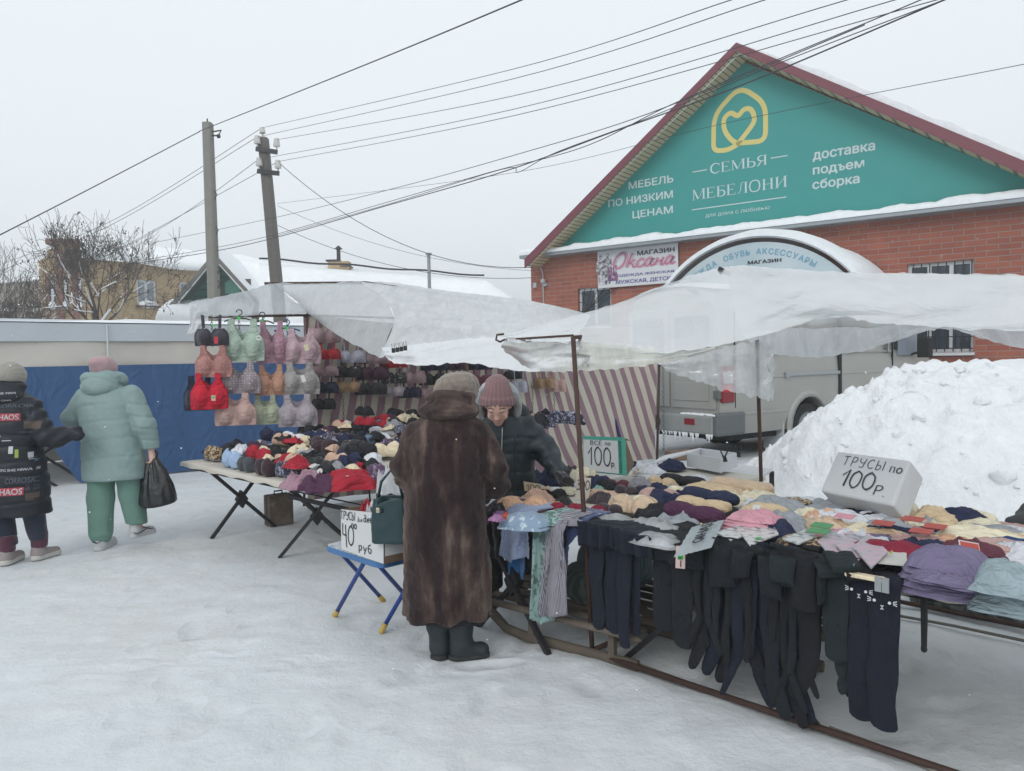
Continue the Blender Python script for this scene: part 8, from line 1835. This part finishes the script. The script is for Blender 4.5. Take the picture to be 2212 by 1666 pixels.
def pbf(X,Y,Z):
 k=np.clip(Z/.46,0,1);lx=.145*(1-k**2.2)+.022;ly=.10*(1-k**2)+.018;a=np.arctan2(Y,X-.02+.04*k);q=np.sqrt(((X-.02+.03*k)/lx)**2+(Y/ly)**2)
 d=(q-1)*np.minimum(lx,ly)+.010*np.sin(a*9+Z*6)*(.3+k)*.7+.010*np.abs(vnoise(X,Y,Z*.5,20,3));return smax(smax(d,Z-.455,.01),-(Z-.02-.5*X*X-.1*(X-.02)),.03)
PBM=plain('black_polythene','#191b1f',.28,0,.3,9,.6,22,.012)
obj('bag_body',nets_mesh('bag_body',pbf,(-.2,-.16,-.02),(.2,.16,.49),.0085,Matrix.Translation(tpz+Vector((.37,.03,.34)))),PBM,pb,smooth=True)
mb=MB();o_=tpz+Vector((.37,.03,.34));mb.tube([o_+Vector(q)for q in((-.02,0,.44),(-.03,.0,.49),(-.01,.01,.515),(.02,0,.49),(.012,0,.44))],.010,6,flat=(1,.5));obj('handles',mb,PBM,pb,smooth=True)
# ---------------------------------------------------------------- person in the printed black coat at the left edge
BLKJ=plain('black_quilted_nylon','#1c1f27',.5,0,.2,4,.3,14,.02,.3);bp_=Vector((-4.16,6.30,0))
J=dict(pelvis=(0,0,.80),waist=(0,0,.98),chest=(0,0,1.22),neck=(.02,.03,1.39),head=(.02,.05,1.49),face=(0,1),nod=.1,armL=[(-.22,0,1.29),(-.30,.02,1.04),(-.2,.2,.98)],armR=[(.22,0,1.29),(.34,-.03,1.04),(.47,.02,1.04)],hdL=(.2,1,0),hdR=(.35,1,0),thL=(0,0,1),thR=(0,0,1),legL=[(-.1,0,.78),(-.1,.0,.43),(-.0,-.06,.09)],legR=[(.12,0,.78),(.16,.05,.43),(.18,.08,.09)],hsx=0)
bpn=person('person in a long black quilted coat printed with logos, arm linked with the teal jacket',bp_,J)
def bj(X,Y,Z):
 P=(X,Y,Z);d=loft(P,[(.40,.0,.0,.315,.21),(.6,.0,0,.31,.21),(.9,.0,0,.275,.19),(1.15,.0,.0,.265,.18),(1.28,.0,.0,.24,.16),(1.36,.01,.01,.18,.13),(1.42,.02,.02,.1,.09)],2.5)
 q=0
 for z in(.52,.63,.74,.85,.96,1.07,1.18,1.28):q=q+np.exp(-((Z-z-.012*np.sin(X*9+z*20))/.009)**2)
 d=d+.009*q+.007*vnoise(X,Y,Z,13,2)
 aR=chain(P,[(.21,0,1.28),(.33,-.03,1.05),(.40,-.01,1.02),(.55,.04,1.05)],[.082,.085,.080,.060],.03)+.008*np.sin((X-Z)*50)+.006*vnoise(X,Y,Z,18,4)
 return smin(smin(d,chain(P,[(-.21,0,1.28),(-.31,.02,1.05),(-.22,.2,.98)],[.082,.085,.065],.03),.02),aR,.02)
bjk=wear('coat',bj,(-.42,-.26,.36),(.66,.32,1.48),.0105,BLKJ,bpn)
def bh(X,Y,Z):
 P=(X,Y,Z);d=smin(ell(P,(.03,-.05,1.37),(.15,.12,.10)),ell(P,(.03,.0,1.45),(.14,.12,.06)),.04);return d+.008*vnoise(X,Y,Z,13,6)
bhd=wear('hood',bh,(-.2,-.22,1.22),(.25,.2,1.56),.010,BLKJ,bjk)
def bb(X,Y,Z):
 x,y,z=X-.015,Y-.045,Z-1.535;return ell((x,y,z),(0,0,0),(.118,.122,.115))-.006*np.abs(np.sin(np.arctan2(z,x-.05)*6+y*20))+.004*vnoise(X,Y,Z,16,3)
wear('knitted_hat',bb,(-.15,-.12,1.38),(.18,.22,1.7),.008,fabric('stone_knit','#8f8c84',.12,14,200,.95,.2,20,.15,.2),bpn)
def bt(X,Y,Z):
 P=(X,Y,Z);d=smin(chain(P,[(-.1,0,.78),(-.08,0,.45),(-.0,-.05,.16)],[.12,.09,.075],.03),chain(P,[(.12,0,.78),(.155,.05,.43),(.18,.08,.2)],[.12,.088,.072],.03),.02);return np.maximum(d,.15-Z)+.008*vnoise(X,Y,Z*.6,13,2)
wear('trousers',bt,(-.26,-.2,.1),(.33,.24,.95),.0115,fabric('dark_jeans','#1e2638',.2,5),bpn)
BURG=fabric('burgundy_felt','#4c2536');TAUPE=plain('taupe_suede','#8f8583',.8)
for a,t_ in(((-.0,-.06,.0),(.0,.14,.0)),((.18,.08,.0),(.25,.26,.0))):
 def sh_(X,Y,Z,a=a):return np.maximum(cap((X,Y,Z),(a[0],a[1],.1),(a[0],a[1],.24),.062,.07),np.maximum(.10-Z,Z-.235))+.003*vnoise(X,Y,Z,20,1)
 o,_=shoe(bpn,'boot',a,t_,.125,.062,TAUPE,plain('white_sole','#b7b5b0',.6),sh=.03);obj('shaft',nets_mesh('shaft',sh_,(a[0]-.1,a[1]-.1,.08),(a[0]+.1,a[1]+.1,.26),.009),BURG,o,smooth=True,local=True)
# prints on its back
BM_=bmesh.new();BM_.from_mesh(bjk.data);BV=BVHTree.FromBMesh(BM_);BH=bmesh.new();BH.from_mesh(bhd.data);BVH_=BVHTree.FromBMesh(BH)
Zb=lambda X,Y:(X*.2994,748.2+Y*.2994)
IB=tf(bpn).inverted()
def print_on(name,mb,X0,X1,Y0,Y1,mat,tree=None,par=None,off=.003,fitz=True,sub=6):
 """project flat artwork onto the coat's back; the box is where it is seen"""
 p,q=IB@at(*Zb(X0,Y1),bp_.y-.2),IB@at(*Zb(X1,Y0),bp_.y-.2)
 if fitz:fit(mb,p.x,q.x,p.z,q.z,0)
 out=MB();ok=True;V=[]
 for v in mb.v:
  h=(tree or BV).ray_cast(Vector((v.x,-2,v.z)),Vector((0,1,0)));V.append((h[0]+Vector((0,-off+v.y,0)))if h[0]is not None else None)
 fs=[f for f in mb.f if all(V[i]is not None for i in f)]
 if not fs:return None
 out.v=[v if v is not None else Vector((0,0,0))for v in V];out.f=fs;return obj(name,out,mat,par or bjk,local=True)
def patch(n=6,m=3):mb=MB();mb.grid([[(i/n,j/m,0)for i in range(n+1)]for j in range(m+1)]);return mb
PRW=plain('coat_print_white','#b3b5ba',.6,0,.1);PRR=plain('coat_print_red','#a8323f',.6,0,.1);PRG=plain('coat_print_grey','#4c5360',.6,0,.1);PRB=plain('coat_print_brown','#4a3d36',.6,0,.2,20);PRY=plain('coat_print_lime','#8f9f45',.6,0,.15,30);PRC=plain('coat_print_blue','#4a6d8c',.6,0,.2,20)
for X0,X1,Y0,Y1,m_ in((-70,98,488,545,PRR),(-60,130,1028,1088,PRR),(118,232,546,605,PRB),(140,226,1072,1130,PRB),(218,262,376,420,PRW),(222,284,880,945,PRW),(160,205,795,848,PRC),(205,250,793,846,PRY),(162,222,738,788,PRC),(34,60,728,782,PRW),(72,92,752,812,PRY),(140,158,776,832,PRW)):
 print_on('print',patch(),X0,X1,Y0,Y1,m_)
for X0,X1,Y0,Y1,s_,m_ in((-64,92,494,538,'CHAOS',PRW),(-54,124,1034,1082,'CHAOS',PRW),(-60,228,420,450,'CORROSION',PRG),(20,228,955,1000,'CORROSION',PRG),(-90,78,335,353,'SHIE MIWA',PRW),(-60,218,888,912,'TMEFG SHIE MIWA SHE',PRW),(-30,40,662,676,'CING',PRG),(90,188,620,636,'CORROSION',PRG)):
 g=text_mb(s_,.012);print_on('lettering',g,X0,X1,Y0,Y1,m_,off=.006)
for X0,X1,Y0,Y1,s_ in((-40,84,333,350,'HIE MIWA'),(-20,36,388,400,'CING')):print_on('lettering',text_mb(s_,.012),X0,X1,Y0,Y1,PRW,BVH_,bhd)
print_on('print',patch(),108,150,340,395,PRY,BVH_,bhd);print_on('print',patch(),66,92,265,290,PRW,BVH_,bhd)
for cx_,cy_ in((130,485),(168,485),(130,505),(168,505),(150,1020),(184,1020),(150,1042),(184,1042)):
 mb=MB();mb.add(*ribbon([(math.cos(t),math.sin(t))for t in[k*math.pi/6 for k in range(12)]],.35,True));print_on('print',mb,cx_-9,cx_+9,cy_-9,cy_+9,PRG)
for X0,X1,Y0,Y1 in((-10,50,682,690),(-30,40,402,408)):print_on('print',patch(),X0,X1,Y0,Y1,PRW)
for px,py,s_,m_ in((400,555,'ЗВ',PRR),(485,585,'||',PRW),(435,640,'CING',PRG),(262,490,'SP',PRW)):
 g=text_mb(s_,.02);print_on('lettering',g,px-20,px+20,py-16,py+16,m_,off=.006)
BM_.free();BH.free()
# ================================================================ boxes, signs and price cards
CARD_W=plain('white_paper','#c2c4c5',.6,0,.04,5,.1,8,.01);KRAFT=plain('brown_cardboard','#6e5b49',.85,0,.15,8);MINTC=plain('mint_card','#3f9a86',.6,0,.08,6);MARK=plain('marker_ink','#191a20',.6,0,.1)
def quadframe(tl,tr,br,bl):
 return lambda u,v:(tl*(1-u)+tr*u)*(1-v)+(bl*(1-u)+br*u)*v
def q_patch(Q,u0,u1,v0,v1,n,off):
 mb=MB();mb.add([Q(u0,v1)+n*off,Q(u1,v1)+n*off,Q(u1,v0)+n*off,Q(u0,v0)+n*off],[(0,1,2,3)]);return mb
def q_text(mb,Q,u0,u1,v0,v1,n,off):
 a,b,c,d=size_of(mb);mb.v=[Q(u0+(p.x-a)/(b-a)*(u1-u0),v1+(p.y-c)/(d-c)*(v0-v1))+n*(off+p.z)for p in mb.v];return mb
# pizza box stood on end
pz=thing('pizza_box','pizza box stood on end as a sign reading everything at 100 roubles','box sign',at(1300,1024,5.45))
tl,tr,br,bl=at(1259,942,5.60),at(1343,945,5.36),Vector(),at(1261,1017,5.52);br=tr+(bl-tl)*1.03;Q=quadframe(tl,tr,br,bl);n=(tr-tl).cross(bl-tl).normalized();n=n if n.y<0 else-n
bk=-n*.045
mb=MB();v=[tl,tr,br,bl];mb.add(v+[p+bk for p in v],[(0,1,2,3),(7,6,5,4),(0,4,5,1),(1,5,6,2),(2,6,7,3),(3,7,4,0)]);obj('box',mb,MINTC,pz)
mb=MB();a,b=at(1352,945,5.5),at(1376,1008,5.5);mb.add([tr+bk*1.05,b+Vector((0,.12,.0)),br+bk*1.05],[(0,1,2)]);mb.add([p+Vector((0,.006,0))for p in(tr+bk*1.05,b+Vector((0,.12,0)),br+bk*1.05)],[(2,1,0)]);mb.add([tl+bk*1.1,tr+bk*1.1,tr+Vector((.10,.22,-.05)),tl+Vector((.10,.22,-.05))],[(0,1,2,3)]);obj('open_lid',mb,KRAFT,pz)
obj('paper',q_patch(Q,.015,.90,.10,.985,n,.002),CARD_W,pz)
obj('lettering',q_text(pen_mb('ВСЁ',.13,.2,.02,3),Q,.20,.50,.10,.25,n,.005),MARK,pz);obj('lettering',q_text(pen_mb('по',.13,.2,.02,4),Q,.58,.72,.155,.245,n,.005),MARK,pz)
obj('lettering',q_text(pen_mb('100',.085,.16,.02,6),Q,.13,.72,.28,.83,n,.005),MARK,pz);obj('lettering',q_text(pen_mb('P.',.12,.1,.02,7),Q,.72,.84,.70,.87,n,.005),MARK,pz)
g=text_mb('ZOTMAN PIZZA',.02);g.v=[Vector((p.y,-p.x,p.z))for p in g.v];obj('lettering',q_text(g,Q,.925,.975,.09,.97,n,.003),plain('print_dark_green','#125448',.5),pz)
# white foam box
fb=thing('foam_box','white foam box leaning on the goods with handwritten panties at 100 roubles','box sign',on_z(1860,1085,.80))
tl,tr,br,bl=at(1809,974,4.30),at(1967,994,3.86),Vector(),at(1772,1061,4.22);br=tr+(bl-tl)*1.02;Q=quadframe(tl,tr,br,bl);n=(tr-tl).cross(bl-tl).normalized();n=n if n.y<0 else-n;bk=-n*.14+Vector((0,0,-.02))
FOAM=plain('white_foam','#c3c5c8',.7,0,.04,5,.2,120,.002)
mb=MB();v=[tl,tr,br,bl];b4=[tl+bk+(tr-tl)*.03,tr+bk-(tr-tl)*.03,br+bk*.9,bl+bk*.9];mb.add(v+b4,[(0,1,2,3),(7,6,5,4),(0,4,5,1),(1,5,6,2),(2,6,7,3),(3,7,4,0)]);obj('box',mb,FOAM,fb,bevel=.012)
PENCIL=plain('grey_marker','#3a3b42',.6,0,.3,60)
obj('lettering',q_text(pen_mb('ТРУСЫ',.085,.26,.03,2),Q,.15,.72,.09,.32,n,.003),PENCIL,fb);obj('lettering',q_text(pen_mb('по',.12,.15,.02,3),Q,.80,.96,.19,.33,n,.003),PENCIL,fb)
obj('lettering',q_text(pen_mb('100',.085,.10,.02,5),Q,.22,.68,.38,.80,n,.003),PENCIL,fb);obj('lettering',q_text(pen_mb('100',.035,.10,.04,8),Q,.225,.685,.37,.81,n,.0045),PENCIL,fb);obj('lettering',q_text(pen_mb('Р.',.11,.14,.02,5),Q,.71,.86,.63,.86,n,.003),PENCIL,fb)
# box on the blue stool
gb=thing('cardboard_box','box faced with white paper reading girls panties at 40 roubles, on the blue stool','box sign',on_z(790,1185,.475))
tl,tr,br,bl=at(737,1100,4.66),at(829,1109,4.30),at(829,1197,4.27),at(738,1176,4.62);bl.z=br.z=.478;Q=quadframe(tl,tr,br,bl);n=(tr-tl).cross(bl-tl).normalized();n=n if n.y<0 else-n;bk=-n*.26;bk.z=0
mb=MB();
th_=.006
for a,b,c,d in((tl,tr,br,bl),(tr,tr+bk,br+bk,br),(tr+bk,tl+bk,bl+bk,br+bk),(tl+bk,tl,bl,bl+bk)):
 m_=(b-a).cross(d-a).normalized()*th_;cen=(tl+br+bk)/2;m_=m_ if m_.dot(cen-a)>0 else-m_
 mb.add([a,b,c,d,a+m_,b+m_,c+m_,d+m_],[(0,1,2,3),(7,6,5,4),(0,4,5,1),(1,5,6,2),(2,6,7,3),(3,7,4,0)])
mb.add([bl+Vector((0,0,.004)),br+Vector((0,0,.004)),br+bk+Vector((0,0,.004)),bl+bk+Vector((0,0,.004))],[(0,1,2,3)]);obj('box',mb,KRAFT,gb)
obj('paper',q_patch(Q,.0,1.0,.005,.995,n,.003),CARD_W,gb);sd_=quadframe(tr,tr+bk,br+bk,br);n2=Vector((-n.y,n.x,0)).normalized();n2=n2 if n2.x>0 else-n2;obj('paper',q_patch(sd_,.02,1,.0,.85,n2,.003),CARD_W,gb)
obj('lettering',q_text(pen_mb('ТРУСЫ',.12,.14,.02,3),Q,.0,.36,.03,.25,n,.006),MARK,gb);obj('lettering',q_text(pen_mb('для',.14,.12,.02,3),Q,.42,.53,.14,.25,n,.006),MARK,gb);obj('lettering',q_text(pen_mb('девочек',.14,.12,.02,3),Q,.56,1.04,.07,.24,n,.006),MARK,gb)
obj('lettering',q_text(pen_mb('40',.09,.1,.02,5),Q,.04,.33,.34,.90,n,.006),MARK,gb);obj('lettering',q_text(pen_mb('по',.16,.12,.02,3),Q,.27,.40,.30,.43,n,.006),MARK,gb);obj('lettering',q_text(pen_mb('руб',.11,.16,.02,3),Q,.44,.74,.68,.93,n,.006),MARK,gb)
inn=(tl+tr+bk)/2
for i,(dx,dy,m_,lb)in enumerate(((.10,.05,'red','red panties inside the girls box'),(.28,.06,'white','white panties inside the girls box'),(.55,.10,'pink','pink panties inside the girls box'),(.36,.16,'black','black plastic wrapped panties topping the girls box'),(.72,.15,'black','black bundle at the back of the girls box'),(.6,.05,'red','second red panties inside the girls box'))):
 p=tl+(tr-tl)*(.15+dx*.7)-n*(dy+.07);p.z=tl.z-.035+.02*(m_=='black');garment('panties',lb,'panties','crumple',i,FB[m_],p,i,(.34,.4,.8))
# small cards on the goods
def stand_card(label,pts,d,txt,mat,box,par_txt=.12):
 tl,tr,br,bl=[at(*p,d)for p in pts];t=thing('price_card',label,'tag',(bl+br)/2);Q=quadframe(tl,tr,br,bl);n=(tr-tl).cross(bl-tl).normalized();n=n if n.y<0 else-n
 mb=MB();v=[tl,tr,br,bl];mb.add(v+[p-n*.002 for p in v],[(0,1,2,3),(7,6,5,4),(0,4,5,1),(1,5,6,2),(2,6,7,3),(3,7,4,0)]);obj('card',mb,mat,t);obj('lettering',q_text(pen_mb(txt,par_txt,.12,.02,4),Q,*box,n,.002),MARK,t)
stand_card('paper price card reading 300 behind the rusty post',((1246,1030),(1277,1033),(1272,1078),(1242,1078)),4.72,'300',plain('cream_paper','#bfb9ae',.7,0,.05),(.06,.95,.10,.60))
stand_card('folded cream card reading 100 behind the nude bras',((1131,1040),(1168,1046),(1169,1066),(1133,1060)),4.80,'100',plain('buff_card','#b5a68c',.7,0,.05),(.10,.95,.15,.95),.1)
# white foam tray with clips, board and stool beyond the table
tr_=thing('foam_tray','white foam tray with binder clips at the back of the right stall','tray',CW(-3.1,5.35,.7));zt=.74
C4=[on_z(1484,1008,zt+.0),on_z(1557,1022,zt),on_z(1594,1008,zt),on_z(1512,996,zt)];H=Vector((0,0,.105))
mb=MB();cen=sum(C4,Vector())/4
for i in range(4):
 a,b=C4[i],C4[(i+1)%4];ia,ib=a+(cen-a)*.08,b+(cen-b)*.08;mb.add([a,b,b+H,a+H,ia,ib,ib+H,ia+H],[(0,1,2,3),(7,6,5,4),(3,2,6,7),(0,4,5,1),(1,5,6,2),(4,0,3,7)])
mb.add([c+Vector((0,0,.01))for c in C4],[(0,1,2,3)]);obj('tray',mb,FOAM,tr_)
a=C4[3]+H;mb=MB();mb.add([C4[0]+H,C4[3]+H,C4[3]+Vector((-.28,.02,.05)),C4[0]+Vector((-.3,-.03,.03))],[(0,1,2,3)]);o=obj('flap',mb,FOAM,tr_);s_=o.modifiers.new('t','SOLIDIFY');s_.thickness=.012
for i,(p,lb)in enumerate(((C4[2]+H,'binder clip on the far rim of the foam tray'),((C4[1]+C4[2])/2*.4+C4[1]*.6+H,'binder clip on the near rim of the foam tray'))):
 k_=thing('binder_clip',lb,'clip',p);mb=MB();mb.prism([(-.02,-.03),(.02,-.03),(.008,.012),(-.008,.012)],-.018,.018,Matrix.Translation(p));obj('clip',mb,DARK,k_)
 for s in(-1,1):mb=MB();mb.tube([p+Vector((s*.006,-.01,.005)),p+Vector((s*.026,-.012,.05)),p+Vector((s*.026,.012,.05)),p+Vector((s*.006,.01,.005))],.003,5);obj('clip_handle',mb,STEEL,k_)
C5=[on_z(1560,1030,.66),on_z(1642,1038,.66),on_z(1668,1018,.66),on_z(1592,1006,.66)];mb=MB()
for i in range(5):
 u0,u1=i/5+.01,(i+1)/5-.01;A=lambda u:C5[0]*(1-u)+C5[3]*u;Bq=lambda u:C5[1]*(1-u)+C5[2]*u;v=[A(u0),Bq(u0),Bq(u1),A(u1)];mb.add([p+Vector((0,0,.02))for p in v]+v,[(0,1,2,3),(7,6,5,4),(0,4,5,1),(1,5,6,2),(2,6,7,3),(3,7,4,0)])
wb=thing('slatted_table','low white slatted camp table behind the foam tray','table',(C5[0]+C5[2])/2-Vector((0,0,.66)));obj('slats',mb,FOAM,wb)
for c in C5:mb=MB();mb.bar(Vector((c.x,c.y,0))*.98+Vector((C5[0].x+C5[2].x,C5[0].y+C5[2].y,0))*.01,c*.98+(C5[0]+C5[2])*.01,.03);obj('leg',mb,STEEL,wb)
so_=thing('stool','brown padded stool standing by the canvas corner behind the right stall','stool',on_z(1483,985,.36));p=on_z(1483,980,.42);p.z=0;mb=MB();mb.box(-.21,.21,-.17,.17,.36,.45,Matrix.Translation(p)@Matrix.Rotation(.3,4,'Z'));obj('seat',mb,plain('brown_padding','#6b5848',.7),so_,bevel=.025)
for x,y in((-.17,-.13),(.17,-.13),(-.17,.13),(.17,.13)):mb=MB();mb.bar(p+Vector((x,y,0)),p+Vector((x,y,.357)),.035);obj('leg',mb,WOOD,so_)
cp=at(1428,940,11.05);solo('hanging_chain',chain_mb(at(1432,792,11.02),1.25,.016),CHAIN,'long frosted chain hanging by the corner post of the left stall','chain',smooth=True)
# a few snowflakes in the air
rnd=random.Random(77);mb=MB()
for i in range(150):
 p=at(rnd.uniform(-20,2230),rnd.uniform(650,1640),rnd.uniform(2.6,8));
 if p.z>.1:s=rnd.uniform(.0015,.0030);mb.ball(p,(s*1.4,s,s),6,4)
o=obj('snowflakes',mb,plain('snowflake','#dfe3e6',.8,0,0,1,0),None);o['kind']='stuff';o['label']='scattered snowflakes drifting through the air over the market aisle'
# ================================================================ the snowy air
mb=MB();mb.box(-430,430,-64,632,-1.0,12.5);hz_=NT('haze_air');hz_.t.nodes.remove(hz_.b);pv=hz_.n('ShaderNodeVolumePrincipled');pv.inputs['Color'].default_value=(.93,.95,.97,1);pv.inputs['Density'].default_value=.0045;pv.inputs['Anisotropy'].default_value=.2;hz_.l(pv.outputs[0],hz_.out.inputs['Volume'])
o=obj('haze',mb,hz_.m);o['kind']='stuff'
